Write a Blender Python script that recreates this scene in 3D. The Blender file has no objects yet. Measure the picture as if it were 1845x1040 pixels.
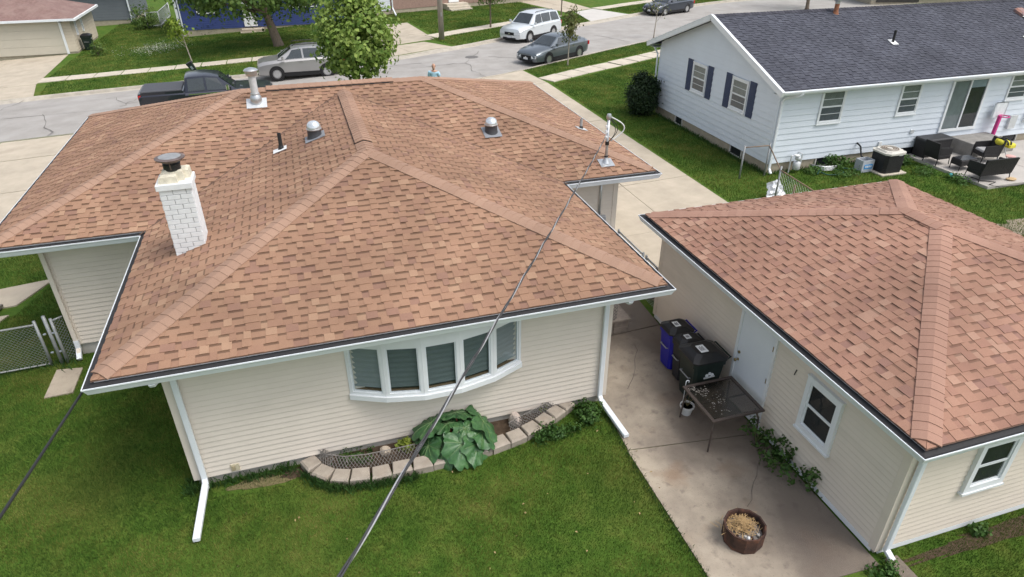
import bpy, bmesh, math, random
import numpy as np
from mathutils import Vector, Matrix
from mathutils.geometry import delaunay_2d_cdt
R = math.radians
rng = random.Random(11)
nr = np.random.default_rng(5)
scn = bpy.context.scene
col = scn.collection

# ------------------------------------------------------------------ camera, world, sun, exposure
CAM = np.array([3.3006, -8.1321, 8.2465]); YAW, PITCH, FPX = 0.3049, 0.5297, 1199.0
cd = bpy.data.cameras.new('camera'); cam = bpy.data.objects.new('camera', cd); col.objects.link(cam)
cam.location = CAM; cam.rotation_euler = (math.pi/2-PITCH, 0, -YAW)
cd.sensor_fit = 'HORIZONTAL'; cd.sensor_width = 36; cd.lens = FPX/1845*36; cd.clip_start = 0.05; cd.clip_end = 2000
scn.camera = cam
SUN_EL, SUN_AZ = R(60), R(128)          # azimuth clockwise from +Y
wld = bpy.data.worlds.new('World'); scn.world = wld; wld.use_nodes = True
nt = wld.node_tree; nt.nodes.clear()
sky = nt.nodes.new('ShaderNodeTexSky'); sky.sky_type = 'NISHITA'; sky.sun_disc = False
sky.sun_elevation = SUN_EL; sky.sun_rotation = SUN_AZ; sky.dust_density = 4.0; sky.ozone_density = 1.0; sky.air_density = 1.0
hs = nt.nodes.new('ShaderNodeHueSaturation'); hs.inputs['Saturation'].default_value = 0.46
bg = nt.nodes.new('ShaderNodeBackground'); bg.inputs['Strength'].default_value = 0.15
wo = nt.nodes.new('ShaderNodeOutputWorld')
nt.links.new(sky.outputs[0], hs.inputs['Color']); nt.links.new(hs.outputs[0], bg.inputs[0]); nt.links.new(bg.outputs[0], wo.inputs[0])
sl = bpy.data.lights.new('sun', 'SUN'); sl.energy = 0.9; sl.angle = R(24); sl.color = (1.0, 0.965, 0.91)
sun = bpy.data.objects.new('sun', sl); col.objects.link(sun)
sd = Vector((math.sin(SUN_AZ)*math.cos(SUN_EL), math.cos(SUN_AZ)*math.cos(SUN_EL), math.sin(SUN_EL)))
sun.rotation_euler = sd.to_track_quat('Z', 'Y').to_euler(); sun.location = (10, -10, 40)
vs = scn.view_settings; vs.view_transform = 'Standard'; vs.look = 'None'; vs.gamma = 1; vs.use_curve_mapping = False
vs.exposure = 0.72
scn.render.engine = 'CYCLES'

# ------------------------------------------------------------------ pixel -> place helpers (photo pixels, 1845 wide)
_F = np.array([math.sin(YAW)*math.cos(PITCH), math.cos(YAW)*math.cos(PITCH), -math.sin(PITCH)])
_R = np.array([math.cos(YAW), -math.sin(YAW), 0]); _U = np.cross(_R, _F)
def ray(u, v): return _F+_R*(u-922.5)/FPX-_U*(v-520)/FPX
def PZ(u, v, z=0.0): d = ray(u, v); return CAM+d*(z-CAM[2])/d[2]
def PY(u, v, y): d = ray(u, v); return CAM+d*(y-CAM[1])/d[1]
def TZ(x, y):
    t = min(max(y/20, 0), 1); return -0.045*min(max(12-x, 0), 40)*t*t*(3-2*t)
def TZn(x, y):
    t = np.clip(y/20, 0, 1); return -0.045*np.clip(12-x, 0, 40)*t*t*(3-2*t)
def G(u, v, dz=0.0):
    z = 0.0
    for i in range(14):
        p = PZ(u, v, z+dz); z = .5*z+.5*TZ(p[0], p[1])
    return PZ(u, v, z+dz)
def G2(u, v): p = G(u, v); return (float(p[0]), float(p[1]))

# ------------------------------------------------------------------ materials
MT = {}
def mat(name, c, rough=.65, var=.12, scale=6, bump=0., bscale=80, metal=0., spec=.4, c2=None, coat=0., coord='pos', detail=5, stretch=None, stops=None):
    if name in MT: return MT[name]
    m = bpy.data.materials.new(name); m.use_nodes = True; MT[name] = m
    n = m.node_tree.nodes; l = m.node_tree.links; b = n['Principled BSDF']
    b.inputs['Roughness'].default_value = rough; b.inputs['Metallic'].default_value = metal
    b.inputs['Specular IOR Level'].default_value = spec; b.inputs['Coat Weight'].default_value = coat
    if coord == 'pos': g = n.new('ShaderNodeNewGeometry').outputs['Position']
    else: g = n.new('ShaderNodeTexCoord').outputs['Object']
    if stretch:
        mp = n.new('ShaderNodeMapping'); mp.inputs['Scale'].default_value = stretch; l.new(g, mp.inputs[0]); g = mp.outputs[0]
    tx = n.new('ShaderNodeTexNoise'); tx.inputs['Scale'].default_value = scale; tx.inputs['Detail'].default_value = detail; tx.inputs['Roughness'].default_value = .62
    l.new(g, tx.inputs['Vector'])
    rp = n.new('ShaderNodeValToRGB'); l.new(tx.outputs['Fac'], rp.inputs[0])
    a = [x*(1-var) for x in c]; d = [min(1, x*(1+var)) for x in c] if c2 is None else c2
    rp.color_ramp.elements[0].position = .3; rp.color_ramp.elements[1].position = .7
    rp.color_ramp.elements[0].color = (*a, 1); rp.color_ramp.elements[1].color = (*d, 1)
    if stops:
        e = rp.color_ramp.elements
        e[0].position, e[0].color = stops[0][0], (*stops[0][1], 1); e[1].position, e[1].color = stops[-1][0], (*stops[-1][1], 1)
        for p_, c_ in stops[1:-1]: q = e.new(p_); q.color = (*c_, 1)
    l.new(rp.outputs[0], b.inputs['Base Color'])
    if bump:
        t2 = n.new('ShaderNodeTexNoise'); t2.inputs['Scale'].default_value = bscale; t2.inputs['Detail'].default_value = 4; l.new(g, t2.inputs['Vector'])
        bp = n.new('ShaderNodeBump'); bp.inputs['Strength'].default_value = bump; bp.inputs['Distance'].default_value = .01
        l.new(t2.outputs['Fac'], bp.inputs['Height']); l.new(bp.outputs[0], b.inputs['Normal'])
    return m
def mix_in(m, fac_scale, c, lo, hi, amount=1.0, seed=0, detail=4, stretch=None):
    """lay patches of another colour (stain, dry grass, wear) over a material's base colour"""
    n = m.node_tree.nodes; l = m.node_tree.links; b = n['Principled BSDF']
    src = b.inputs['Base Color'].links[0].from_socket
    g = n.new('ShaderNodeNewGeometry').outputs['Position']
    mp = n.new('ShaderNodeMapping'); mp.inputs['Location'].default_value = (seed*7.3, seed*3.1, 0)
    if stretch: mp.inputs['Scale'].default_value = stretch
    l.new(g, mp.inputs[0])
    t = n.new('ShaderNodeTexNoise'); t.inputs['Scale'].default_value = fac_scale; t.inputs['Detail'].default_value = detail; l.new(mp.outputs[0], t.inputs['Vector'])
    mr = n.new('ShaderNodeMapRange'); mr.inputs['From Min'].default_value = lo; mr.inputs['From Max'].default_value = hi; mr.inputs['To Max'].default_value = amount
    l.new(t.outputs['Fac'], mr.inputs['Value'])
    mx = n.new('ShaderNodeMix'); mx.data_type = 'RGBA'; l.new(mr.outputs[0], mx.inputs['Factor']); l.new(src, mx.inputs['A']); mx.inputs['B'].default_value = (*c, 1)
    l.new(mx.outputs['Result'], b.inputs['Base Color']); return m
PAL = [((.298,.178,.117), .54), ((.280,.164,.110), .20), ((.345,.218,.143), .09), ((.258,.150,.108), .09), ((.314,.190,.126), .08)]
PALG = [((.312,.177,.126), .54), ((.292,.162,.118), .20), ((.358,.218,.158), .10), ((.266,.150,.116), .07), ((.330,.190,.136), .09)]
PALN = [((.073,.077,.096), .5), ((.066,.069,.087), .3), ((.083,.087,.107), .2)]
def pick(pal, r):
    a = 0
    for c, w in pal:
        a += w
        if r <= a: return c
    return pal[0][0]
def mat_attr(name, rough=.9, grit=.18, gs=220, var=.16, vs_=.9, bump=.5):
    """colour per piece read from a stored attribute, plus granules and weathering"""
    m = bpy.data.materials.new(name); m.use_nodes = True; MT[name] = m
    n = m.node_tree.nodes; l = m.node_tree.links; b = n['Principled BSDF']; b.inputs['Roughness'].default_value = rough; b.inputs['Specular IOR Level'].default_value = .2
    at = n.new('ShaderNodeAttribute'); at.attribute_name = 'tint'
    _grit(n, l, b, at.outputs['Color'], grit, gs, var, vs_, bump); return m
def mat_rand(name, pal, rough=.9, grit=.18, gs=220, var=.16, vs_=.9, bump=.5):
    m = bpy.data.materials.new(name); m.use_nodes = True; MT[name] = m
    n = m.node_tree.nodes; l = m.node_tree.links; b = n['Principled BSDF']; b.inputs['Roughness'].default_value = rough; b.inputs['Specular IOR Level'].default_value = .2
    oi = n.new('ShaderNodeObjectInfo'); rp = n.new('ShaderNodeValToRGB'); rp.color_ramp.interpolation = 'CONSTANT'; l.new(oi.outputs['Random'], rp.inputs[0])
    e = rp.color_ramp.elements; a = 0
    for i, (c, w) in enumerate(pal):
        q = e[0] if i == 0 else (e[1] if i == 1 else e.new(a))
        q.position = a; q.color = (*c, 1); a += w
    _grit(n, l, b, rp.outputs[0], grit, gs, var, vs_, bump); return m
def _grit(n, l, b, src, grit, gs, var, vs_, bump):
    g = n.new('ShaderNodeNewGeometry').outputs['Position']
    t1 = n.new('ShaderNodeTexNoise'); t1.inputs['Scale'].default_value = gs; t1.inputs['Detail'].default_value = 2; l.new(g, t1.inputs['Vector'])
    t2 = n.new('ShaderNodeTexNoise'); t2.inputs['Scale'].default_value = vs_; t2.inputs['Detail'].default_value = 5; l.new(g, t2.inputs['Vector'])
    m1 = n.new('ShaderNodeMapRange'); m1.inputs['From Min'].default_value = .3; m1.inputs['From Max'].default_value = .7; m1.inputs['To Min'].default_value = 1-grit; m1.inputs['To Max'].default_value = 1+grit; l.new(t1.outputs['Fac'], m1.inputs['Value'])
    m2 = n.new('ShaderNodeMapRange'); m2.inputs['From Min'].default_value = .3; m2.inputs['From Max'].default_value = .7; m2.inputs['To Min'].default_value = 1-var; m2.inputs['To Max'].default_value = 1+var*.6; l.new(t2.outputs['Fac'], m2.inputs['Value'])
    t3 = n.new('ShaderNodeTexNoise'); t3.inputs['Scale'].default_value = .35; t3.inputs['Detail'].default_value = 7; t3.inputs['Distortion'].default_value = .8; l.new(g, t3.inputs['Vector'])
    m3 = n.new('ShaderNodeMapRange'); m3.inputs['From Min'].default_value = .35; m3.inputs['From Max'].default_value = .65; m3.inputs['To Min'].default_value = 1-var*.7; m3.inputs['To Max'].default_value = 1+var*.5; l.new(t3.outputs['Fac'], m3.inputs['Value'])
    m4 = n.new('ShaderNodeMath'); m4.operation = 'MULTIPLY'; l.new(m3.outputs[0], m4.inputs[0]); l.new(m2.outputs[0], m4.inputs[1])
    mm = n.new('ShaderNodeMath'); mm.operation = 'MULTIPLY'; l.new(m1.outputs[0], mm.inputs[0]); l.new(m4.outputs[0], mm.inputs[1])
    vm = n.new('ShaderNodeVectorMath'); vm.operation = 'SCALE'; l.new(src, vm.inputs[0]); l.new(mm.outputs[0], vm.inputs['Scale'])
    l.new(vm.outputs[0], b.inputs['Base Color'])
    if bump:
        bp = n.new('ShaderNodeBump'); bp.inputs['Strength'].default_value = bump; bp.inputs['Distance'].default_value = .004
        l.new(t1.outputs['Fac'], bp.inputs['Height']); l.new(bp.outputs[0], b.inputs['Normal'])
def glass(name, tint=(.7,.78,.8), base=.12, rough=.03):
    if name in MT: return MT[name]
    m = bpy.data.materials.new(name); m.use_nodes = True; MT[name] = m
    n = m.node_tree.nodes; l = m.node_tree.links; n.clear()
    o = n.new('ShaderNodeOutputMaterial'); mx = n.new('ShaderNodeMixShader'); tr = n.new('ShaderNodeBsdfTransparent'); gl = n.new('ShaderNodeBsdfGlossy')
    tr.inputs[0].default_value = (*tint, 1); gl.inputs['Roughness'].default_value = rough
    lw = n.new('ShaderNodeLayerWeight'); lw.inputs['Blend'].default_value = .5
    pw = n.new('ShaderNodeMath'); pw.operation = 'POWER'; pw.inputs[1].default_value = 4; l.new(lw.outputs['Facing'], pw.inputs[0])
    ad = n.new('ShaderNodeMath'); ad.operation = 'MULTIPLY_ADD'; ad.inputs[1].default_value = .6; ad.inputs[2].default_value = base; l.new(pw.outputs[0], ad.inputs[0])
    l.new(ad.outputs[0], mx.inputs[0]); l.new(tr.outputs[0], mx.inputs[1]); l.new(gl.outputs[0], mx.inputs[2]); l.new(mx.outputs[0], o.inputs[0])
    return m
def leafmat(name, c1, c2, rough=.55, scale=3.0, trans=.25):
    """leaf colour varies from leaf to leaf and from place to place; some light passes through"""
    if name in MT: return MT[name]
    m = bpy.data.materials.new(name); m.use_nodes = True; MT[name] = m
    n = m.node_tree.nodes; l = m.node_tree.links; b = n['Principled BSDF']; b.inputs['Roughness'].default_value = rough; b.inputs['Specular IOR Level'].default_value = .3
    ge = n.new('ShaderNodeNewGeometry'); t = n.new('ShaderNodeTexNoise'); t.inputs['Scale'].default_value = scale; t.inputs['Detail'].default_value = 6; l.new(ge.outputs['Position'], t.inputs['Vector'])
    ad = n.new('ShaderNodeMath'); ad.operation = 'MULTIPLY_ADD'; ad.inputs[1].default_value = .55; ad.use_clamp = True; l.new(ge.outputs['Random Per Island'], ad.inputs[0])
    mr = n.new('ShaderNodeMapRange'); mr.inputs['From Min'].default_value = .35; mr.inputs['From Max'].default_value = .68; mr.inputs['To Max'].default_value = .5; l.new(t.outputs['Fac'], mr.inputs['Value']); l.new(mr.outputs[0], ad.inputs[2])
    rp = n.new('ShaderNodeValToRGB'); rp.color_ramp.elements[0].color = (*c1, 1); rp.color_ramp.elements[1].color = (*c2, 1); l.new(ad.outputs[0], rp.inputs[0]); l.new(rp.outputs[0], b.inputs['Base Color'])
    if trans:
        tb = n.new('ShaderNodeBsdfTranslucent'); l.new(rp.outputs[0], tb.inputs[0]); mx = n.new('ShaderNodeMixShader'); mx.inputs[0].default_value = trans
        l.new(b.outputs[0], mx.inputs[1]); l.new(tb.outputs[0], mx.inputs[2]); l.new(mx.outputs[0], n['Material Output'].inputs[0])
    return m

# ------------------------------------------------------------------ mesh helpers
ORG = {}
def org(p): return ORG.get(p.name, Vector((0,0,0))) if p else Vector((0,0,0))
class MB:
    def __init__(s): s.v = []; s.f = []; s.c = []
    def add(s, vs_, fs, c=None):
        o = len(s.v); s.v += [tuple(map(float, p)) for p in vs_]
        for f in fs: s.f.append(tuple(i+o for i in f)); s.c.append(c)
        return s
    def quad(s, a, b, c, d, t=None): return s.add([a,b,c,d], [(0,1,2,3)], t)
    def poly(s, pts, t=None): return s.add(pts, [tuple(range(len(pts)))], t)
    def box(s, x0, x1, y0, y1, z0, z1, M=None):
        p = [(x0,y0,z0),(x1,y0,z0),(x1,y1,z0),(x0,y1,z0),(x0,y0,z1),(x1,y0,z1),(x1,y1,z1),(x0,y1,z1)]
        if M is not None: p = [tuple(M @ Vector(q)) for q in p]
        return s.add(p, [(0,3,2,1),(4,5,6,7),(0,1,5,4),(1,2,6,5),(2,3,7,6),(3,0,4,7)])
    def cbox(s, c, size, rz=0, rx=0, ry=0):
        M = Matrix.Translation(Vector(c)) @ Matrix.Rotation(rz,4,'Z') @ Matrix.Rotation(rx,4,'X') @ Matrix.Rotation(ry,4,'Y')
        a,b,c_ = [q/2 for q in size]; return s.box(-a,a,-b,b,-c_,c_,M)
    def rbox(s, x0, x1, y0, y1, z0, z1, r, M=None, top=True):
        """box with chamfered vertical and top edges"""
        def ring(i, z): return [(x0+i+r,y0+i,z),(x1-i-r,y0+i,z),(x1-i,y0+i+r,z),(x1-i,y1-i-r,z),(x1-i-r,y1-i,z),(x0+i+r,y1-i,z),(x0+i,y1-i-r,z),(x0+i,y0+i+r,z)]
        return s.loft([ring(0,z0), ring(0,z1-r), ring(r*.75,z1)] if top else [ring(0,z0), ring(0,z1)], M=M)
    def loft(s, rings, caps=True, closed=True, M=None):
        n = len(rings[0]); vs_ = [q for r in rings for q in r]
        if M is not None: vs_ = [tuple(M @ Vector(q)) for q in vs_]
        fs = []
        for i in range(len(rings)-1):
            for j in range(n if closed else n-1):
                k = (j+1) % n; fs.append((i*n+j, i*n+k, (i+1)*n+k, (i+1)*n+j))
        if caps and closed: fs.append(tuple(reversed(range(n)))); fs.append(tuple((len(rings)-1)*n+j for j in range(n)))
        return s.add(vs_, fs)
    def lathe(s, prof, n=16, c=(0,0,0), M=None, caps=True, ph=0.):
        rings = [[(c[0]+r*math.cos(ph+2*math.pi*j/n), c[1]+r*math.sin(ph+2*math.pi*j/n), c[2]+z) for j in range(n)] for r, z in prof]
        return s.loft(rings, caps=caps, M=M)
    def tube(s, pts, r, n=8, caps=True, radii=None):
        pts = [Vector(p) for p in pts]; rings = []; prev = None
        for i, p in enumerate(pts):
            d = (pts[min(i+1,len(pts)-1)]-pts[max(i-1,0)]).normalized()
            if prev is None:
                a = d.cross(Vector((0,0,1)))
                if a.length < 1e-3: a = d.cross(Vector((1,0,0)))
            else: a = prev-d*prev.dot(d)
            a.normalize(); prev = a; b = d.cross(a); rr = radii[i] if radii else r
            rings.append([tuple(p+a*rr*math.cos(2*math.pi*j/n)+b*rr*math.sin(2*math.pi*j/n)) for j in range(n)])
        return s.loft(rings, caps=caps)
    def bar(s, a, b, w, h=None, up=(0,0,1)):
        """rectangular bar from a to b"""
        a = Vector(a); b = Vector(b); d = (b-a).normalized(); u = Vector(up)
        x = d.cross(u)
        if x.length < 1e-3: x = d.cross(Vector((1,0,0)))
        x.normalize(); y = x.cross(d); h = h or w; q = []
        for p in (a, b): q.append([tuple(p+x*sx*w/2+y*sy*h/2) for sx, sy in ((-1,-1),(1,-1),(1,1),(-1,1))])
        return s.loft(q)
    def build(s, name, m, parent=None, smooth=False, local=False, angle=None, me=None):
        if me is None:
            o0 = Vector((0,0,0)) if local else org(parent)
            me = bpy.data.meshes.new(name)
            me.from_pydata([(x-o0.x, y-o0.y, z-o0.z) for x,y,z in s.v] if o0.length else s.v, [], s.f)
            if any(c is not None for c in s.c):
                at = me.attributes.new('tint', 'FLOAT_COLOR', 'FACE')
                buf = np.ones((len(s.f), 4), dtype=np.float32)
                for i, c in enumerate(s.c):
                    if c is not None: buf[i,:3] = c
                at.data.foreach_set('color', buf.ravel())
            ms = m if isinstance(m, (list, tuple)) else [m]
            for q in ms: me.materials.append(q)
            if smooth or angle:
                me.polygons.foreach_set('use_smooth', [True]*len(me.polygons))
                if angle: me.set_sharp_from_angle(angle=R(angle))
        o = bpy.data.objects.new(name, me); col.objects.link(o)
        if parent: o.parent = parent; ORG[o.name] = org(parent)
        return o
def tag(o, label=None, cat=None, group=None, kind=None):
    if label: o['label'] = label
    if cat: o['category'] = cat
    if group: o['group'] = group
    if kind: o['kind'] = kind
    return o
def thing(name, loc, label, cat, group=None, rz=0):
    o = bpy.data.objects.new(name, None); col.objects.link(o); o.location = loc; o.rotation_euler = (0,0,rz); o.empty_display_size = .2
    ORG[o.name] = Vector(loc) if rz == 0 else Vector((0,0,0))
    return tag(o, label, cat, group)
def inst(name, me, parent, M):
    o = bpy.data.objects.new(name, me); col.objects.link(o); o.parent = parent
    M = M.copy(); M.translation -= org(parent); o.matrix_local = M; ORG[o.name] = org(parent); return o
def pip(pts, poly):
    x, y = pts[:,0], pts[:,1]; c = np.zeros(len(pts), bool); n = len(poly); j = n-1
    for i in range(n):
        xi, yi = poly[i]; xj, yj = poly[j]
        c ^= ((yi > y) != (yj > y)) & (x < (xj-xi)*(y-yi)/((yj-yi) or 1e-9)+xi); j = i
    return c
def jit(a): return rng.uniform(-a, a)

# ------------------------------------------------------------------ ground, street, paving
m_lawn = mat('lawn', (.070,.118,.020), .95, .3, 2.2, .9, 120, spec=.1, stops=[(.28,(.044,.100,.013)),(.5,(.070,.130,.019)),(.72,(.115,.152,.030))])
mix_in(m_lawn, .35, (.13,.14,.034), .50, .70, .5, 1); mix_in(m_lawn, 14, (.036,.062,.014), .54, .72, .5, 2)
m_road = mat('old_asphalt', (.33,.315,.295), .9, .1, .8, .4, 150, spec=.2, stops=[(.3,(.285,.27,.25)),(.55,(.335,.32,.30)),(.75,(.375,.36,.34))])
mix_in(m_road, .5, (.22,.21,.20), .60, .74, .5, 3, stretch=(.25,1,1))
m_conc = mat('tan_concrete', (.44,.385,.305), .9, .12, 1.4, .35, 120, spec=.2)
mix_in(m_conc, .7, (.34,.29,.23), .56, .75, .6, 4)
m_conc2 = mat('pale_new_concrete', (.50,.48,.45), .9, .07, 1.0, .3, 120, spec=.2)
m_walk = mat('sidewalk_concrete', (.50,.45,.37), .9, .12, 2.0, .3, 120, spec=.2)
m_pad = mat('weathered_pad_concrete', (.30,.26,.205), .88, .2, .55, .5, 110, spec=.25, detail=8, stops=[(.28,(.175,.146,.120)),(.42,(.262,.222,.178)),(.54,(.365,.312,.245)),(.70,(.46,.395,.305))])
mix_in(m_pad, 1.1, (.215,.135,.085), .56, .70, .6, 5, 7); mix_in(m_pad, 5, (.145,.118,.10), .58, .72, .6, 6, 7); mix_in(m_pad, 38, (.12,.10,.085), .60, .74, .45, 7)
def dark_side_band(m, x0, x1, c, amount):
    """mixes the base colour to dark brown towards the garage side, with a ragged edge"""
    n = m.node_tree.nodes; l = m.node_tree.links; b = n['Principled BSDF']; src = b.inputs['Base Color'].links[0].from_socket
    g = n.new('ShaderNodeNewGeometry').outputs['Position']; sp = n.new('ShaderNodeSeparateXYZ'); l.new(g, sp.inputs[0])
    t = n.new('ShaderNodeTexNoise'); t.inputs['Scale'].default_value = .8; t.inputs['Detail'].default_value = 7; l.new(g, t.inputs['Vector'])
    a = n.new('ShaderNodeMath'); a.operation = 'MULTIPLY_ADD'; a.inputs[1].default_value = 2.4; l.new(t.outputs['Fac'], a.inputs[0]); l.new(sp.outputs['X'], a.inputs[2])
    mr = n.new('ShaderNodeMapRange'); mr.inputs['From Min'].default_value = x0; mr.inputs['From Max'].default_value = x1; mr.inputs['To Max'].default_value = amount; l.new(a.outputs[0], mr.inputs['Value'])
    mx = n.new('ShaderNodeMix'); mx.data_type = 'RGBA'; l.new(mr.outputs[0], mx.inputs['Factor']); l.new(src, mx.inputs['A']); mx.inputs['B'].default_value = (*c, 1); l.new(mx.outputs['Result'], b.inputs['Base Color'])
m_curb = mat('curb_concrete', (.40,.365,.31), .9, .15, 3, .3, 120, spec=.2)
m_soil = mat('soil', (.085,.06,.042), .97, .3, 14, .9, 60, spec=.1)
m_dry = mat('dry_thatch', (.17,.145,.075), .97, .25, 20, .8, 90, spec=.1)
m_tar = mat('crack_sealant', (.17,.16,.15), .9, .2, 3, spec=.1)
m_dark = mat('dark_crack', (.10,.09,.08), .95, .1, 9, spec=.1)

dark_side_band(m_pad, 9.75, 10.6, (.135,.110,.092), .80)
def smooth_line(pts, step=1.0):
    out = []; n = len(pts)
    for i in range(n-1):
        p0, p1, p2, p3 = [np.array(pts[min(max(k,0),n-1)], float) for k in (i-1,i,i+1,i+2)]
        k = max(1, int(min(np.linalg.norm(p2-p1)/step, 14)))
        for j in range(k):
            t = j/k; out.append(tuple(.5*((2*p1)+(-p0+p2)*t+(2*p0-5*p1+4*p2-p3)*t*t+(-p0+3*p1-3*p2+p3)*t**3)))
    out.append(tuple(map(float, pts[-1]))); return out
NEAR = smooth_line([(-160,25.5),(-40,25.6),(-9.7,25.8),(-2,25.6),(5,25.7),(9,26.0),(12.4,26.9),(15.4,28.3),(20.3,31.0),(26,34.0),(36,38.8),(47.7,42.3),(60,43.6),(120,46),(260,50)])
FAR = smooth_line([(-160,34),(-40,34.2),(-12,34.2),(-5,34.05),(3,34.0),(8.9,34.3),(13.3,35.8),(16.9,37.8),(25.7,42.5),(32,45.8),(42,50),(52,51.5),(65,52),(120,54.5),(260,58)])
road_poly = NEAR+FAR[::-1]
def grid_pts():
    xs = np.arange(-24, 60.1, 1.5); ys = np.arange(-14, 70.1, 1.5)
    g = np.array([(x, y) for x in xs for y in ys])
    g2 = np.array([(x, y) for x in np.arange(-300, 421, 30.) for y in np.arange(-240, 481, 30.) if not (-24.5 < x < 60.5 and -14.5 < y < 70.5)])
    return np.vstack([g, g2])
gp = grid_pts()
bd = np.array(road_poly); keep = np.ones(len(gp), bool)
for b in bd: keep &= (np.abs(gp-b).sum(1) > .25)
gp = gp[keep]
nb = len(bd); edges = [(i, (i+1) % nb) for i in range(nb)]
rv, re_, rf, *_ = delaunay_2d_cdt([Vector(p) for p in np.vstack([bd, gp])], edges, [], 0, 1e-5)
cen = np.array([np.mean([rv[i] for i in f], axis=0) for f in rf]); inside = pip(cen, road_poly)
g = MB(); g.v = [(p.x, p.y, TZ(p.x, p.y)) for p in rv]; g.f = [tuple(f) for f, q in zip(rf, inside) if not q]; g.c = [None]*len(g.f)
ground = tag(g.build('ground', m_lawn, smooth=True), kind='structure')
def resamp(line, n):
    a = np.array(line); d = np.r_[0, np.cumsum(np.linalg.norm(np.diff(a, axis=0), axis=1))]; t = np.linspace(0, 1, n)
    # stations bunched where the street is near
    x = np.interp(np.linspace(0, 1, 900), d/d[-1], a[:,0]); w = 1/(1+np.abs(x-8)/18); cw = np.cumsum(w); cw = (cw-cw[0])/(cw[-1]-cw[0])
    tt = np.interp(t, cw, np.linspace(0, 1, 900)); return np.c_[np.interp(tt, d/d[-1], a[:,0]), np.interp(tt, d/d[-1], a[:,1])]
NR, FR_ = resamp(NEAR, 160), resamp(FAR, 160)
rd = MB(); K = 9
for i in range(160):
    for k in range(K):
        t = k/(K-1); t2 = -.004+1.008*t; p = NR[i]*(1-t2)+FR_[i]*t2; rd.v.append((p[0], p[1], TZ(p[0], p[1])-.115+.05*(1-(2*t-1)**2)))
for i in range(159):
    for k in range(K-1): a = i*K+k; rd.f.append((a, a+K, a+K+1, a+1)); rd.c.append(None)
road = tag(rd.build('street', m_road, smooth=True), kind='structure')
def ribbon(name, pts, w, m, parent, dz, wob=.3):
    """a crack or sealed joint laid flat on the paving"""
    mb = MB(); pl = []
    for i, p in enumerate(pts):
        a = np.array(pts[max(i-1,0)]); b = np.array(pts[min(i+1,len(pts)-1)]); d = (b-a)/(np.linalg.norm(b-a)+1e-9); n = np.array((-d[1], d[0])); ww = w*(1+jit(wob))*.5
        for s in (-1, 1): q = np.array(p)+n*ww*s; pl.append((q[0], q[1], TZ(q[0], q[1])+dz))
    mb.add(pl, [(2*i,2*i+2,2*i+3,2*i+1) for i in range(len(pts)-1)]); return mb.build(name, m, parent)
def wander(a, b, n, amp):
    a = np.array(a); b = np.array(b); d = b-a; nn = np.array((-d[1], d[0])); nn = nn/np.linalg.norm(nn); o = 0; out = []
    for i in range(n+1): o = o*.6+jit(amp); out.append(tuple(a+d*i/n+nn*o*(0 if i in (0,n) else 1)))
    return out
RZ = -.068
for (u0,v0,u1,v1,n,amp) in [(0,213,250,190,14,.05),(76,204,84,243,8,.18),(0,197,60,172,6,.1),(190,176,262,182,7,.3),(215,190,262,172,7,.2),(740,121,838,112,10,.1),(838,112,880,140,8,.2),(838,112,862,90,5,.1),(1070,62,1135,74,7,.1),(880,100,940,104,6,.1),(700,118,760,112,5,.12)]:
    a = G2(u0,v0); b = G2(u1,v1); ribbon('crack', wander(a, b, n, amp), .035, m_tar, road, RZ+.012, .6)
mh = G2(850,101); mm = MB(); mm.lathe([(.40,0),(.40,.006),(.33,.006),(.32,.003),(.29,.003),(.28,.008)], 24, (mh[0],mh[1],TZ(*mh)-.066))
tag(mm.build('manhole_cover', mat('cast_iron', (.13,.125,.12), .7, .2, 30, .3, 90), road))
def curb(name, line, side, drops):
    mb = MB(); L = [p for p in line if -70 < p[0] < 110]; pl = np.array(L)
    # denser stations
    d = np.r_[0, np.cumsum(np.linalg.norm(np.diff(pl, axis=0), axis=1))]; tt = np.arange(0, d[-1], .5); pl = np.c_[np.interp(tt, d, pl[:,0]), np.interp(tt, d, pl[:,1])]
    for i in range(len(pl)):
        a = pl[max(i-1,0)]; b = pl[min(i+1,len(pl)-1)]; t = (b-a)/np.linalg.norm(b-a); n = np.array((-t[1], t[0]))*side   # n points into the road
        x = pl[i][0]; k = max([min(1, max(0, (x-q0+.8)/.8))*min(1, max(0, (q1+.8-x)/.8)) for q0, q1 in drops]+[0])
        prof = [(-.17,-.14),(-.17,.03),(.0,.03-.035*k),(.02+.18*k,.0-.06*k),(.05+.3*k,-.10),(.42,-.108),(.42,-.15)]
        z0 = TZ(*pl[i])
        for o, z in prof: q = pl[i]+n*o; mb.v.append((q[0], q[1], z0+z+jit(.003)))
    P = 7
    for i in range(len(pl)-1):
        for k in range(P-1): a = i*P+k; mb.f.append((a, a+P, a+P+1, a+1)); mb.c.append(None)
    return tag(mb.build(name, m_curb, angle=35), kind='structure')
curb('curb', NEAR, 1, [(-12.5,-3.2),(9.8,15.0)]); curb('curb', FAR, -1, [(-18,-10.9),(8.2,12.9),(25.9,29.9)])

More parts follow.
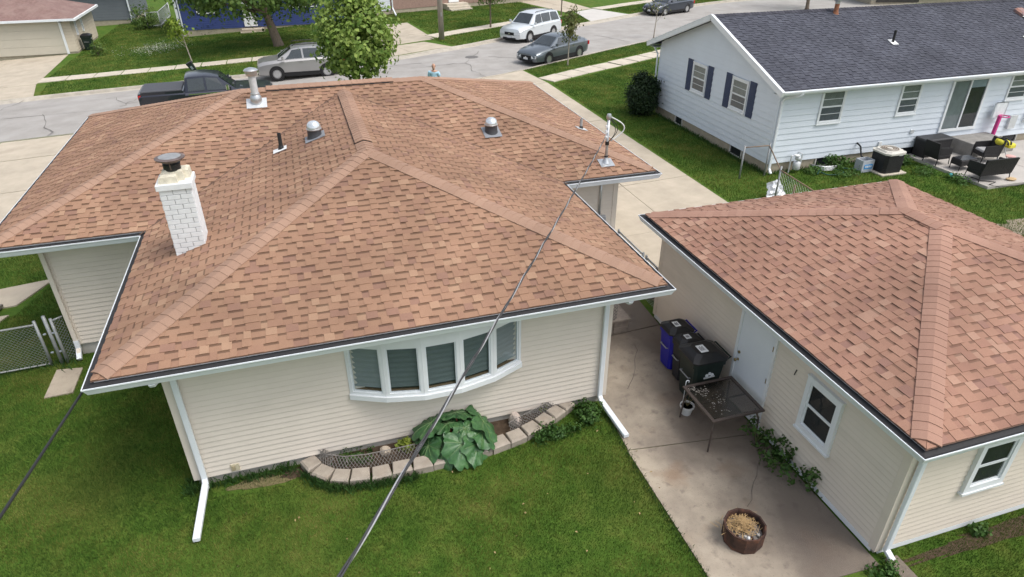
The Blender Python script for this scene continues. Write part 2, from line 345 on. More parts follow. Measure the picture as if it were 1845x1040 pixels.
def slab(name, quad, m, parent, top=.02, th=.10, tilt=.006, nsub=2):
    """one concrete panel, draped on the terrain, with its own slight lift and tilt"""
    mb = MB(); A, B, C, D = [np.array(q, float) for q in quad]; t0 = jit(tilt); tx = jit(tilt); ty = jit(tilt); n = nsub+1; b = .012
    rows = []
    for j in range(n+1):
        for i in range(n+1):
            s, t = i/n, j/n; p = A*(1-s)*(1-t)+B*s*(1-t)+C*s*t+D*(1-s)*t
            mb.v.append((p[0], p[1], TZ(p[0], p[1])+top+t0+tx*(s-.5)+ty*(t-.5)))
    for j in range(n):
        for i in range(n): a = j*(n+1)+i; mb.f.append((a, a+1, a+n+2, a+n+1)); mb.c.append(None)
    per = [i for i in range(n+1)]+[j*(n+1)+n for j in range(1,n+1)]+[n*(n+1)+i for i in range(n-1,-1,-1)]+[j*(n+1) for j in range(n-1,0,-1)]
    o = len(mb.v); mb.v += [(mb.v[i][0], mb.v[i][1], mb.v[i][2]-th) for i in per]; k = len(per)
    for i in range(k): j = (i+1) % k; mb.f.append((per[j], per[i], o+i, o+j)); mb.c.append(None)
    return mb.build(name, m, parent)
def panels(parent, quad, nx, ny, m, top=.02, gap=.02, name='panel', tilt=.006):
    A, B, C, D = [np.array(q, float) for q in quad]
    f = lambda s, t: A*(1-s)*(1-t)+B*s*(1-t)+C*s*t+D*(1-s)*t
    W = np.linalg.norm(B-A); H = np.linalg.norm(D-A); gs, gt = gap/W/2, gap/H/2
    for i in range(nx):
        for j in range(ny):
            s0, s1, t0, t1 = i/nx+gs, (i+1)/nx-gs, j/ny+gt, (j+1)/ny-gt
            slab(name, [f(s0,t0), f(s1,t0), f(s1,t1), f(s0,t1)], m, parent, top, tilt=tilt)
def paving(name):
    o = bpy.data.objects.new(name, None); col.objects.link(o); return tag(o, kind='structure')
dw = paving('driveway'); panels(dw, [(10.55,3.75),(15.6,3.75),(15.62,24.9),(10.3,23.6)], 2, 6, m_conc, .02)
panels(dw, [(10.3,23.66),(15.62,24.96),(15.3,28.05),(10.1,26.15)], 2, 1, m_conc, .02)
dw2 = paving('driveway'); panels(dw2, [(-12.6,14.5),(-3.3,14.5),(-3.3,22.6),(-12.6,22.6)], 3, 2, m_conc, .02, .03); panels(dw2, [(-12.6,22.65),(-3.3,22.65),(-3.3,25.5),(-12.6,25.6)], 3, 1, m_conc, .02, .03)
dw3 = paving('driveway'); panels(dw3, [(-18.5,37.6),(-11.2,37.6),(-11.6,46.9),(-18.5,46.9)], 2, 3, m_conc, .02); panels(dw3, [(-19.0,34.35),(-10.5,34.3),(-11.2,37.55),(-18.5,37.55)], 2, 1, m_conc, .02)
dw4 = paving('driveway'); panels(dw4, [(7.6,34.3),(13.1,35.9),(11.7,38.2),(7.6,37.5)], 2, 1, m_conc, .02); panels(dw4, [(7.6,37.6),(12.6,38.9),(12.0,46.4),(7.8,46.4)], 2, 3, m_conc, .02)
dw5 = paving('driveway'); panels(dw5, [(25.75,42.75),(30.2,45.1),(28.6,49.0),(26.4,47.7)], 1, 1, m_conc2, .02); panels(dw5, [(25.6,47.8),(28.6,49.2),(27.9,57.0),(23.6,57.0)], 2, 2, m_conc, .02)
pad = paving('concrete_pad'); 
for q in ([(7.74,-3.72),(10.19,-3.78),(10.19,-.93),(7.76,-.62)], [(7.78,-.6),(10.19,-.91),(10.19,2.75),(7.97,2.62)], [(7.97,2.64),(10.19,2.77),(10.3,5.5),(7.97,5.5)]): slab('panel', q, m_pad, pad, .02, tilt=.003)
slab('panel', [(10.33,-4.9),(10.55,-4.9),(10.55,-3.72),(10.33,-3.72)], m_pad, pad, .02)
for a, b, n, amp, w in [((8.5,.9),(9.3,2.2),9,.05,.008),((8.0,2.2),(8.9,2.72),6,.03,.01),((9.0,-2.3),(10.1,-1.3),8,.05,.007)]:
    ribbon('crack', wander(a, b, n, amp), w, m_dark, pad, .0265)
patio = paving('patio'); panels(patio, [(24.35,6.75),(33,6.6),(33,10.15),(24.3,10.15)], 3, 1, mat('patio_concrete', (.42,.395,.365), .9, .12, 1.2, .3, 120), .095, tilt=.002)
def walk(parent, pts, w, ln, m, gap=.05, top=.03):
    a = np.array(pts, float); d = np.r_[0, np.cumsum(np.linalg.norm(np.diff(a, axis=0), axis=1))]; s = 0
    P = lambda q: np.array((np.interp(q, d, a[:,0]), np.interp(q, d, a[:,1])))
    while s+ln < d[-1]:
        p, q = P(s), P(s+ln-gap); t = (q-p)/np.linalg.norm(q-p); n = np.array((-t[1], t[0]))*w/2
        slab('paving_slab', [p-n, q-n, q+n, p+n], m, parent, top, tilt=.012, nsub=1); s += ln
sw1 = paving('sidewalk'); walk(sw1, [(15.75,25.45),(18.6,26.95),(20.9,28.0),(25.1,30.1),(33,34)], 1.15, 1.45, m_walk, .10)
sw2 = paving('sidewalk'); walk(sw2, [(-11.25,38.5),(-3.4,38.35),(4,38.3),(7.5,38.35)], 1.2, 1.5, m_walk, .06); walk(sw2, [(12.5,39.9),(16.4,42.15),(24,46.25),(25.4,47)], 1.15, 1.5, m_walk, .02); walk(sw2, [(28.9,48.9),(34,51.4),(42,54.4),(52,56)], 1.15, 1.5, m_walk, .03)
st = paving('stepping_path')
slab('paving_slab', [G2(80,719), G2(132,709), G2(150,664), G2(103,668)], m_pad, st, .03, .06)
slab('paving_slab', [(-5.4,8.5),(-4.05,8.55),(-3.55,9.9),(-5.4,9.6)], m_conc, st, .04, .06); slab('paving_slab', [(-5.4,7.2),(-4.3,7.35),(-4.05,8.05),(-5.4,8.0)], m_conc, st, .03, .06)
slab('paving_slab', [(-5.5,7.9),(-4.35,8.0),(-4.3,8.55),(-5.5,8.5)], mat('dark_wet_slab',(.16,.145,.125),.9,.2,4,.4,60), st, .13, .07)
# bare soil and thatch next to walls: thin uneven sheets
def patch(name, c, rx, ry, m, dz=.008, n=18, seed=0, rz=0):
    r_ = random.Random(seed); mb = MB(); pts = []
    for k in range(n):
        a = 2*math.pi*k/n; q = 1+r_.uniform(-.25,.25); x, y = rx*q*math.cos(a), ry*q*math.sin(a)
        x, y = x*math.cos(rz)-y*math.sin(rz), x*math.sin(rz)+y*math.cos(rz); pts.append((c[0]+x, c[1]+y, TZ(c[0]+x, c[1]+y)+dz))
    mb.poly(pts); return tag(mb.build(name, m, ground))
patch('bare_patch', (1.75,.55), .55, .12, m_dry, .006, seed=2); patch('bare_patch', (2.35,.60), .3, .13, m_soil, .01, seed=3)
patch('bare_patch', (21.2,4.6), 1.6, .5, mat('pale_dirt', (.27,.225,.165), .95, .2, 5, .6, 60), .006, seed=4, rz=-.3); patch('bare_patch', (22.9,4.3), .8, .35, MT['pale_dirt'], .007, seed=5); patch('bare_patch', (29.3,8.9), 1.2, .7, MT['pale_dirt'], .04, seed=6)
patch('bare_patch', (13.1,-3.85), 2.7, .14, m_soil, .006, n=40, seed=8)

# ------------------------------------------------------------------ building helpers
m_white = mat('white_aluminium', (.72,.76,.79), .38, .04, 3, spec=.5)
m_trim = mat('white_trim', (.74,.765,.78), .5, .04, 3)
m_beige = mat('beige_vinyl', (.69,.625,.545), .55, .035, 1.3, spec=.35)
m_beige2 = mat('garage_vinyl', (.69,.615,.525), .55, .035, 1.3, spec=.35)
mix_in(m_beige, 1.2, (.50,.46,.39), .54, .78, .35, 3, stretch=(.6,.6,2.2)); mix_in(m_beige2, 1.2, (.50,.45,.37), .54, .78, .4, 4, stretch=(.6,.6,2.2))
m_found = mat('foundation_concrete', (.46,.44,.40), .9, .12, 3, .4, 80)
m_guard = mat('black_gutter_guard', (.028,.028,.03), .7, .2, 40, spec=.3)
m_soffit = mat('soffit_white', (.66,.69,.70), .6, .03, 2)
m_shobj = mat_rand('shingle', PAL); m_shfld = mat_attr('shingle_field'); m_cap = mat_rand('cap_shingle', [((.318,.203,.145),.4),((.330,.212,.152),.35),((.306,.195,.140),.25)], var=.10)
m_shobjg = mat_rand('garage_shingle', PALG); m_capg = mat_rand('garage_cap_shingle', [((.330,.195,.145),.4),((.342,.204,.153),.35),((.320,.187,.140),.25)], var=.10)
m_deck = mat('roof_underlay', (.12,.075,.055), .95, .1, 5)
m_glass = glass('window_glass', (.80,.85,.86), .06); m_dkglass = glass('dark_glass', (.45,.5,.5), .10)
m_inter = mat('dark_interior', (.022,.024,.026), .9, .3, 3)
m_shade = mat('grey_window_shade', (.15,.178,.178), .9, .12, 2.0, stretch=(4,4,40)); m_shade2 = mat('pale_window_shade', (.30,.33,.335), .9, .08, 2, stretch=(4,4,40))
m_wood = mat('brown_wood', (.24,.165,.10), .7, .2, 20, stretch=(1,1,8)); m_galv = mat('galvanised', (.52,.54,.55), .38, .12, 12, metal=.85)
m_black = mat('black_plastic', (.018,.018,.019), .45, .2, 20); m_pvc = mat('black_rubber_pipe', (.02,.02,.021), .6, .2, 20)
ZUP = Vector((0,0,1))
class Slope:
    def __init__(s, O, E, H, p, bounds, hmax, h0=.11):
        s.O, s.E, s.H, s.p, s.b, s.hmax, s.h0 = Vector(O), Vector(E), Vector(H), p, bounds, hmax, h0
        s.S = (s.H+ZUP*p).normalized(); s.N = s.E.cross(s.S)
        if s.N.z < 0: s.N = -s.N
    def P(s, u, h, n=0.): return s.O+s.E*u+s.H*h+ZUP*(s.p*h)+s.N*n
def shingle(roof, slopes, pal, m_obj, m_field, expo=.143, nobj=300, seed=1, tw=(.09,.22), gw=(.08,.22), dark=.50):
    """courses of laminated shingles: proud tabs of random width with recessed gaps between; nearest tabs are objects, the rest one field"""
    r_ = random.Random(seed); fld = MB(); cand = []
    for s in slopes:
        dh = expo/math.sqrt(1+s.p**2); h = s.h0; k = 0
        while h < s.hmax-.01:
            h1 = min(h+dh, s.hmax)
            for (a0,b0),(a1,b1) in zip(s.b(h), s.b(h1-1e-4)):
                u = min(a0,a1)-r_.uniform(0,.3); bm = max(b0,b1)
                while u < bm:
                    w = r_.uniform(*tw); c = pick(pal, r_.random()); l0,r0 = max(u,a0),min(u+w,b0); l1,r1 = max(u,a1),min(u+w,b1)
                    if r0 > l0 or r1 > l1:
                        r0, r1 = max(l0,r0), max(l1,r1); full = (r0-l0 > w-1e-6 and r1-l1 > w-1e-6)
                        cand.append((s, h, h1, l0, r0, l1, r1, c, w if full and h1-h > dh*.98 else None))
                    u += w; w = r_.uniform(*gw); c = pick(pal, r_.random()); l0,r0 = max(u,a0),min(u+w,b0); l1,r1 = max(u,a1),min(u+w,b1)
                    if r0 > l0 or r1 > l1:
                        r0, r1 = max(l0,r0), max(l1,r1); hm = h+(h1-h)*.74; lm, rm = l0*.26+l1*.74, r0*.26+r1*.74
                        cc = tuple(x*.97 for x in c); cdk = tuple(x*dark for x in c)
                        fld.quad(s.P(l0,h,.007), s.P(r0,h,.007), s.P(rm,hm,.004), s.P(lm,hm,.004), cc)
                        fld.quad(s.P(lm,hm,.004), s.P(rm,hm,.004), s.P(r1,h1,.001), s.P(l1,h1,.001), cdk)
                        fld.quad(s.P(l0,h,-.004), s.P(r0,h,-.004), s.P(r0,h,.007), s.P(l0,h,.007), cdk)
                    u += w
            h = h1; k += 1
    cv = Vector(CAM)
    cand.sort(key=lambda c: (c[0].P(c[3],c[1])-cv).length+(100 if c[8] is None else 0))
    for i, (s,h,h1,l0,r0,l1,r1,c,w) in enumerate(cand):
        if i < nobj and w is not None: continue
        jn = r_.uniform(-.002,.003)
        fld.quad(s.P(l0,h,.016+jn), s.P(r0,h,.016+jn), s.P(r1,h1,.007), s.P(l1,h1,.007), c)
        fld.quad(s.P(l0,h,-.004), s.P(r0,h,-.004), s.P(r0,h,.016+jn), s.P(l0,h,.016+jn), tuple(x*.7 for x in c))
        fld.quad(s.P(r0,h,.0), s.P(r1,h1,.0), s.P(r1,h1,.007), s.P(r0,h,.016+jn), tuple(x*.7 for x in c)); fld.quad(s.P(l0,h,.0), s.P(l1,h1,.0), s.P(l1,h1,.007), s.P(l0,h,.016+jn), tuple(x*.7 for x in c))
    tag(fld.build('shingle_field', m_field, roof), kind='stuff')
    if nobj:
        ws = [tw[0]+(tw[1]-tw[0])*(i+.5)/7 for i in range(7)]; ms = []
        for w in ws:
            mb = MB(); a = w/2; e = expo+.001
            mb.loft([[(-a,0,-.004),(a,0,-.004),(a,e,-.004),(-a,e,-.004)],[(-a,0,.016),(a,0,.016),(a,e,.007),(-a,e,.007)]]); me = bpy.data.meshes.new('shingle'); me.from_pydata(mb.v, [], mb.f); me.materials.append(m_obj); ms.append(me)
        for (s,h,h1,l0,r0,l1,r1,c,w) in cand[:nobj]:
            if w is None: continue
            k = min(range(7), key=lambda q: abs(ws[q]-w)); M = Matrix((s.E, s.S, s.N)).transposed().to_4x4()
            if M.determinant() < 0: M = Matrix((-s.E, s.S, s.N)).transposed().to_4x4()
            M = M @ Matrix.Diagonal((w/ws[k],1,1,1)); M.translation = s.P((l0+r0)/2, h, jit(.0015)); inst('shingle', ms[k], roof, M)
def caps(roof, a, b, drop, m, width=.34, expo=.143, joined=False, lift=.022, skip=0., name='ridge_cap'):
    """folded cap shingles lapped uphill from a to b; drop = fall of the roof per metre sideways"""
    a = Vector(a); b = Vector(b); d = b-a; hl = Vector((d.x,d.y,0)).length; q = d.z/hl; n = int(d.length/expo); dl = hl/n; rz = math.atan2(d.y, d.x)-math.pi/2; w = width/2
    mb = MB(); fl = dl+.012; pts0 = [(-w,lift-drop*w),(-w*.5,lift-drop*w*.5+.006),(0,lift+.004),(w*.5,lift-drop*w*.5+.006),(w,lift-drop*w)]
    rings = []
    for y, up in ((0,.008),(fl,.0)): rings.append([(x, y, z+q*y+up) for x, z in pts0]+[(x, y, z+q*y+up-.016) for x, z in reversed(pts0)])
    mb.loft(rings)
    me = bpy.data.meshes.new(name); me.from_pydata(mb.v, [], mb.f); me.materials.append(m)
    if joined:
        J = MB()
        for i in range(n):
            M = Matrix.Translation(a+Vector((d.x,d.y,d.z))*(i/n)) @ Matrix.Rotation(rz,4,'Z'); J.add([tuple(M @ Vector(v)) for v in mb.v], mb.f)
        tag(J.build('ridge_cap_run', m, roof), kind='stuff'); return
    for i in range(n):
        if i/n < skip: continue
        M = Matrix.Translation(a+d*(i/n)+Vector((0,0,jit(.002)))) @ Matrix.Rotation(rz+jit(.012),4,'Z'); inst(name, me, roof, M)
def gutters(bld, outline, z, m=m_white, w=.13, guard=True):
    """K-profile gutter along each eave (outline counter-clockwise seen from above), mitred"""
    n = len(outline); P = [Vector((*p,0)) for p in outline]
    prof = [(.012,0),(0,.0),(0,-.02),(.018,-.045),(.045,-.12),(w,-.12),(w,.0)]
    for i in range(n):
        p, q, pp, qq = P[i], P[(i+1)%n], P[i-1], P[(i+2)%n]
        d = (q-p).normalized(); inn = Vector((-d.y,d.x,0)); d0 = (p-pp).normalized(); d1 = (qq-q).normalized(); i0 = Vector((-d0.y,d0.x,0)); i1 = Vector((-d1.y,d1.x,0))
        mi0 = (inn+i0)/(1+inn.dot(i0)); mi1 = (inn+i1)/(1+inn.dot(i1))
        mb = MB(); r0 = [tuple(p+mi0*t+Vector((0,0,z+h))) for t, h in prof]; r1 = [tuple(q+mi1*t+Vector((0,0,z+h))) for t, h in prof]; k = len(prof)
        mb.add(r0+r1, [(j,j+1,k+j+1,k+j) for j in range(k-1)]); gt = mb.build('gutter', m, bld)
        if guard:
            gb = MB(); tz = [(.012,-.010),(.05,-.02),(w+.05,.012)]
            gb.add([tuple(p+mi0*t+Vector((0,0,z+h))) for t,h in tz]+[tuple(q+mi1*t+Vector((0,0,z+h))) for t,h in tz], [(0,1,4,3),(1,2,5,4)]); gb.build('gutter_guard', m_guard, gt)
        fb = MB(); tz = [(w+.003,-.165),(w+.003,.03)]
        fb.add([tuple(p+mi0*t+Vector((0,0,z+h))) for t,h in tz]+[tuple(q+mi1*t+Vector((0,0,z+h))) for t,h in tz], [(0,1,3,2)]); fb.build('fascia', m_trim, bld)
def facade(bld, p0, p1, z0, z1, m, expo=.1016, name='wall', proud=.019, core=None, posts=True, postm=None, top_fn=None):
    """one wall: a core sheet and its siding boards, outward side to the right of p0->p1"""
    p0 = Vector((*p0,0)); p1 = Vector((*p1,0)); d = (p1-p0); L = d.length; d.normalize(); n = Vector((d.y,-d.x,0))
    mb = MB(); q = [p0, p1, p1-n*.08, p0-n*.08]; mb.loft([[(x.x,x.y,z0+.004) for x in q],[(x.x,x.y,z1-.004) for x in q]]) if top_fn is None else None
    if top_fn is not None:
        hi = [tuple(p0+d*t+ZUP*top_fn(t)) for t in (0,L/2,L)]; bot = [tuple(p0+d*L+ZUP*z0), tuple(p0+ZUP*z0)]
        pl = [Vector(x) for x in hi+bot]; mb.loft([[tuple(x-n*.08) for x in pl],[tuple(x) for x in pl]])
    w = mb.build(name, m, bld)
    nb_ = int(round((z1-z0)/expo)) if top_fn is None else int(math.ceil((top_fn(L/2)-z0)/expo)); e = expo
    me = None
    for i in range(nb_):
        a, b = 0., L; zt = z0+i*e; zt1 = min(zt+e, z1) if top_fn is None else zt+e
        if top_fn is not None:
            if zt >= top_fn(L/2)-.02: break
            ts = [t for t in np.linspace(0, L, 400) if top_fn(t) >= zt+e*.5]
            if not ts: break
            a, b = ts[0], ts[-1]
        if me is None or top_fn is not None or zt1-zt < e*.95:
            s = MB(); A = p0+d*a; B = p0+d*b; pr = [(0.002,zt1-zt),(proud,.012),(proud,.0),(.001,.0)]
            s.add([tuple(A+n*t+ZUP*(zt+h)) for t,h in pr]+[tuple(B+n*t+ZUP*(zt+h)) for t,h in pr], [(0,1,5,4),(1,2,6,5),(2,3,7,6),(0,3,2,1),(4,5,6,7)])
            o = s.build('siding_board', m, w); o['zb'] = zt; me0, z_me = o.data, zt
            if top_fn is None and me is None: me, zm = o.data, zt
        else:
            o = bpy.data.objects.new('siding_board', me); col.objects.link(o); o.parent = w; o.location = (0,0,zt-zm); ORG[o.name] = org(w)
    for o in w.children:
        if 'zb' in o: del o['zb']
    return w
def post(bld, c, sx, sy, z0, z1, m, w=.10, th=.022):
    """L-shaped corner post; sx, sy = outward signs"""
    x, y = c; mb = MB(); X = sorted((x+sx*th, x-sx*w)); Y = sorted((y+sy*th, y-sy*w)); mb.box(X[0],X[1],*sorted((y+sy*th,y)),z0,z1); mb.box(*sorted((x+sx*(th-.001),x)),*sorted((y,y-sy*w)),z0,z1-.001)
    return mb.build('corner_post', m, bld)
def frame_at(p0, p1, t):
    p0 = Vector((*p0,0)); p1 = Vector((*p1,0)); d = (p1-p0).normalized(); n = Vector((d.y,-d.x,0)); M = Matrix((d, n, ZUP)).transposed().to_4x4(); M.translation = p0+d*t; return M
def window(bld, M, w, z0, z1, fw=.07, m=None, style='dh', back=None, muntin=True, proud=.05, name='window', blind=None):
    """double-hung window standing proud of the siding: frame, two sashes, panes, backing"""
    m = m or m_trim; a = w/2; h = z1-z0
    mb = MB()
    for x0,x1,y0,y1 in ((-a,-a+fw,z0,z1),(a-fw,a,z0,z1),(-a+fw,a-fw,z1-fw,z1),(-a+fw,a-fw,z0,z0+fw*1.2)): mb.box(x0,x1,.001,proud,y0,y1,M)
    wn = mb.build(name, m, bld)
    s = MB(); s.box(-a-.02,a+.02,.0015,proud+.02,z0-.035,z0-.001,M); s.build('sill', m, wn); s = MB(); s.box(-a-.012,a+.012,.0015,proud+.008,z1+.001,z1+.028,M); s.build('head_trim', m, wn)
    zb = [(z0+fw*1.2,z0+h*.5),(z0+h*.5,z1-fw)] if style == 'dh' else [(z0+fw*1.2,z1-fw)]
    b = MB(); b.box(-a+fw,a-fw,.0245,.0262,z0+fw,z1-fw,M); b.build('backing', back or m_inter, wn)
    if blind:
        k = MB(); zz = z1-fw-.02
        while zz > z0+h*.52: k.box(-a+fw+.005,a-fw-.005,.0265,.0285,zz-.018,zz,M); zz -= .03
        k.build('blind', blind, wn)
    for i, (za, zc) in enumerate(zb):
        yo = .033+.008*i
        g_ = MB(); g_.add([tuple(M@Vector(p)) for p in ((-a+fw,yo+.002,za),(a-fw,yo+.002,za),(a-fw,yo+.002,zc),(-a+fw,yo+.002,zc))],[(0,1,2,3)]); g_.build('pane', m_glass, wn)
        r = MB(); t = .028; x0, x1 = -a+fw, a-fw
        for bx in ((x0,x0+t,za,zc),(x1-t,x1,za,zc),(x0+t,x1-t,zc-t,zc),(x0+t,x1-t,za,za+t)): r.box(bx[0],bx[1],yo-.004,yo+.010,bx[2],bx[3],M)
        if muntin: r.box(x0+t,x1-t,yo-.003,yo+.007,(za+zc)/2-.008,(za+zc)/2+.008,M)
        r.build('sash', m, wn)
    return wn
def downspout(bld, pts, m=m_white, w=.085, d=.065, up=(1,0,0), name='downspout'):
    mb = MB(); P = [Vector(p) for p in pts]; rings = []
    for i, p in enumerate(P):
        t = (P[min(i+1,len(P)-1)]-P[max(i-1,0)]).normalized()
        if 0 < i < len(P)-1: t = ((P[i+1]-p).normalized()+(p-P[i-1]).normalized()).normalized()
        u = Vector(up); x = (u-t*u.dot(t)).normalized(); y = t.cross(x); k = .22
        rings.append([tuple(p+x*w/2*sx+y*d/2*sy) for sx,sy in ((-1+k,-1),(1-k,-1),(1,-1+k),(1,1-k),(1-k,1),(-1+k,1),(-1,1-k),(-1,-1+k))])
    mb.loft(rings); o = mb.build(name, m, bld)
    return o
def strap(bld, c, size): MB().cbox(c, size).build('strap', m_black, bld)

# ------------------------------------------------------------------ the main house
W, D1, D2, EL, ER, PI_, ZE, GW, OV = 8.673, 4.817, 14.1214, 2.7191, 2.3581, .3182, 2.75, .13, .749
house = thing('house', (4.3,7,0), 'beige vinyl-sided house with the large brown shingled cross-hip roof and white chimney', 'house')
ZS = ZE+.05-PI_*GW                       # roof plane height at the gutter lip
hw = W/2; hf = (D2-D1)/2
slopes = [
 Slope((0,0,ZS),(1,0,0),(0,1,0),PI_,lambda h: [(h,W-h)],hw),
 Slope((0,0,ZS),(0,1,0),(1,0,0),PI_,lambda h: [(h,D1+h)],hw),
 Slope((W,0,ZS),(0,1,0),(-1,0,0),PI_,lambda h: [(h,D1+h)],hw),
 Slope((0,D1,ZS),(1,0,0),(0,1,0),PI_,lambda h: [(-EL+h,h),(W-h,W+ER-h)] if h < hw else [(-EL+h,W/2),(W/2,W+ER-h)],hf),
 Slope((-EL,0,ZS),(0,1,0),(1,0,0),PI_,lambda h: [(D1+h,D2-h)],hf),
 Slope((W+ER,0,ZS),(0,1,0),(-1,0,0),PI_,lambda h: [(D1+h,D2-h)],hf),
 Slope((0,D2,ZS),(1,0,0),(0,-1,0),PI_,lambda h: [(-EL+h,W+ER-h)],hf)]
rf_ = MB(); zz = lambda h, e=-.006: ZS+PI_*h+e
di = .10; zd = zz(di)
A_, B_, C_, D_ = (di,di,zd), (W-di,di,zd), (W-di,D1+di,zd), (di,D1+di,zd); ap = (hw,hw,zz(hw)); bp_ = (hw,D1+hw,zz(hw))
fl, fr, frl, frr = (-EL+di,D1+di,zd), (W+ER-di,D1+di,zd), (-EL+di,D2-di,zd), (W+ER-di,D2-di,zd); r1, r2 = (-EL+hf,D1+hf,zz(hf)), (W+ER-hf,D1+hf,zz(hf))
for p in ([A_,B_,ap],[D_,A_,ap,bp_],[B_,C_,bp_,ap],[fl,D_,bp_,C_,fr,r2,r1],[frl,fl,r1],[fr,frr,r2],[frr,frl,r1,r2]): rf_.poly([(x,y,z) for x,y,z in p])
roof = rf_.build('roof', m_deck, house)
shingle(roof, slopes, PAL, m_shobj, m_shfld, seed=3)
apv, bpv = Vector(ap), Vector(bp_); e2 = PI_/math.sqrt(2); cz = lambda h: ZS+PI_*h
for a, b in (((.195,.195,cz(.195)),(hw,hw,cz(hw))),((W-.195,.195,cz(.195)),(hw,hw,cz(hw)))): caps(roof, a, b, e2, m_cap)
caps(roof, (hw,hw-.05,cz(hw)-.0), (hw,hw+.55,cz(hw)), PI_, m_cap); caps(roof, (hw,D1+hw-.55,cz(hw)), (hw,D1+hw+.1,cz(hw)), PI_, m_cap)
for a, b in (((-EL+.195,D1+.195,cz(.195)),(-EL+hf,D1+hf,cz(hf))),((W+ER-.195,D1+.195,cz(.195)),(W+ER-hf,D1+hf,cz(hf)))): caps(roof, a, b, e2, m_cap)
for a, b in (((-EL+.16,D2-.16,cz(.16)),(-EL+hf,D1+hf,cz(hf))),((W+ER-.16,D2-.16,cz(.16)),(W+ER-hf,D1+hf,cz(hf)))): caps(roof, a, b, e2, m_cap, joined=True)
caps(roof, (-EL+hf,D1+hf,cz(hf)), (-EL+hf+.6,D1+hf,cz(hf)), PI_, m_cap); caps(roof, (W+ER-hf,D1+hf,cz(hf)), (W+ER-hf-.75,D1+hf,cz(hf)), PI_, m_cap)
def ridge_vent(a, b, drop):
    """raised vent strip along a ridge, dark slot below, cap shingles above"""
    a = Vector(a); b = Vector(b); d = (b-a).normalized(); s = Vector((-d.y,d.x,0)); mb = MB(); w = .17
    prof = [(-w,.012-drop*w),(-w,.034-drop*w),(0,.044),(w,.034-drop*w),(w,.012-drop*w)]
    mb.loft([[tuple(p+s*x+ZUP*z) for x,z in prof] for p in (a,b)]); mb.build('ridge_vent', m_guard, roof)
    caps(roof, a+ZUP*.032, b+ZUP*.032, drop, m_cap, .33)
ridge_vent((hw,hw+.5,cz(hw)), (hw,D1+hw-.45,cz(hw)), PI_); ridge_vent((2.52,D1+hf,cz(hf)), (5.6,D1+hf,cz(hf)), PI_)
for a, b in (((0,D1,zz(0)+.02),(hw,D1+hw,zz(hw)+.02)),((W,D1,zz(0)+.02),(hw,D1+hw,zz(hw)+.02))):     # woven valleys
    v = MB(); a = Vector(a); b = Vector(b); d = (b-a); s = Vector((-d.y,d.x,0)).normalized()
    v.add([tuple(a-s*.018),tuple(a+s*.018),tuple(b+s*.018),tuple(b-s*.018)], [(0,1,2,3)]); v.build('valley', m_deck, roof)
outl = [(0,0),(W,0),(W,D1),(W+ER,D1),(W+ER,D2),(-EL,D2),(-EL,D1),(0,D1)]
gutters(house, outl, ZE)
so = MB(); i_ = .136
so.poly([(i_,i_,2.585),(W-i_,i_,2.585),(W-i_,D1+i_,2.585),(i_,D1+i_,2.585)]); so.poly([(-EL+i_,D1+i_,2.584),(W+ER-i_,D1+i_,2.584),(W+ER-i_,D2-i_,2.584),(-EL+i_,D2-i_,2.584)]); so.build('soffit', m_soffit, house)
o = OV; WX0, WX1, FX0, FX1, FY0, FY1 = o, W-o, -EL+o, W+ER-o, D1+o, D2-o
ft = MB()
ft.box(WX0+.03,WX1-.03,o+.03,FY0+.2,-.3,.185); ft.box(FX0+.03,FX1-.03,FY0+.03,FY1-.03,-1.2,.186); ft.build('foundation', m_found, house)
ZB, ZT = .17, 2.58
for p0, p1 in (((WX0,o),(WX1,o)),((WX0,FY0),(WX0,o)),((WX1,o),(WX1,FY0)),((FX0,FY0),(WX0,FY0)),((WX1,FY0),(FX1,FY0)),((FX1,FY0),(FX1,FY1)),((FX1,FY1),(FX0,FY1)),((FX0,FY1),(FX0,FY0))):
    facade(house, p0, p1, ZB, ZT, m_beige)
for c, sx, sy in (((WX0,o),-1,-1),((WX1,o),1,-1),((FX0,FY0),-1,-1),((FX1,FY0),1,-1),((FX1,FY1),1,1),((FX0,FY1),-1,1)): post(house, c, sx, sy, ZB-.01, ZT, m_beige)
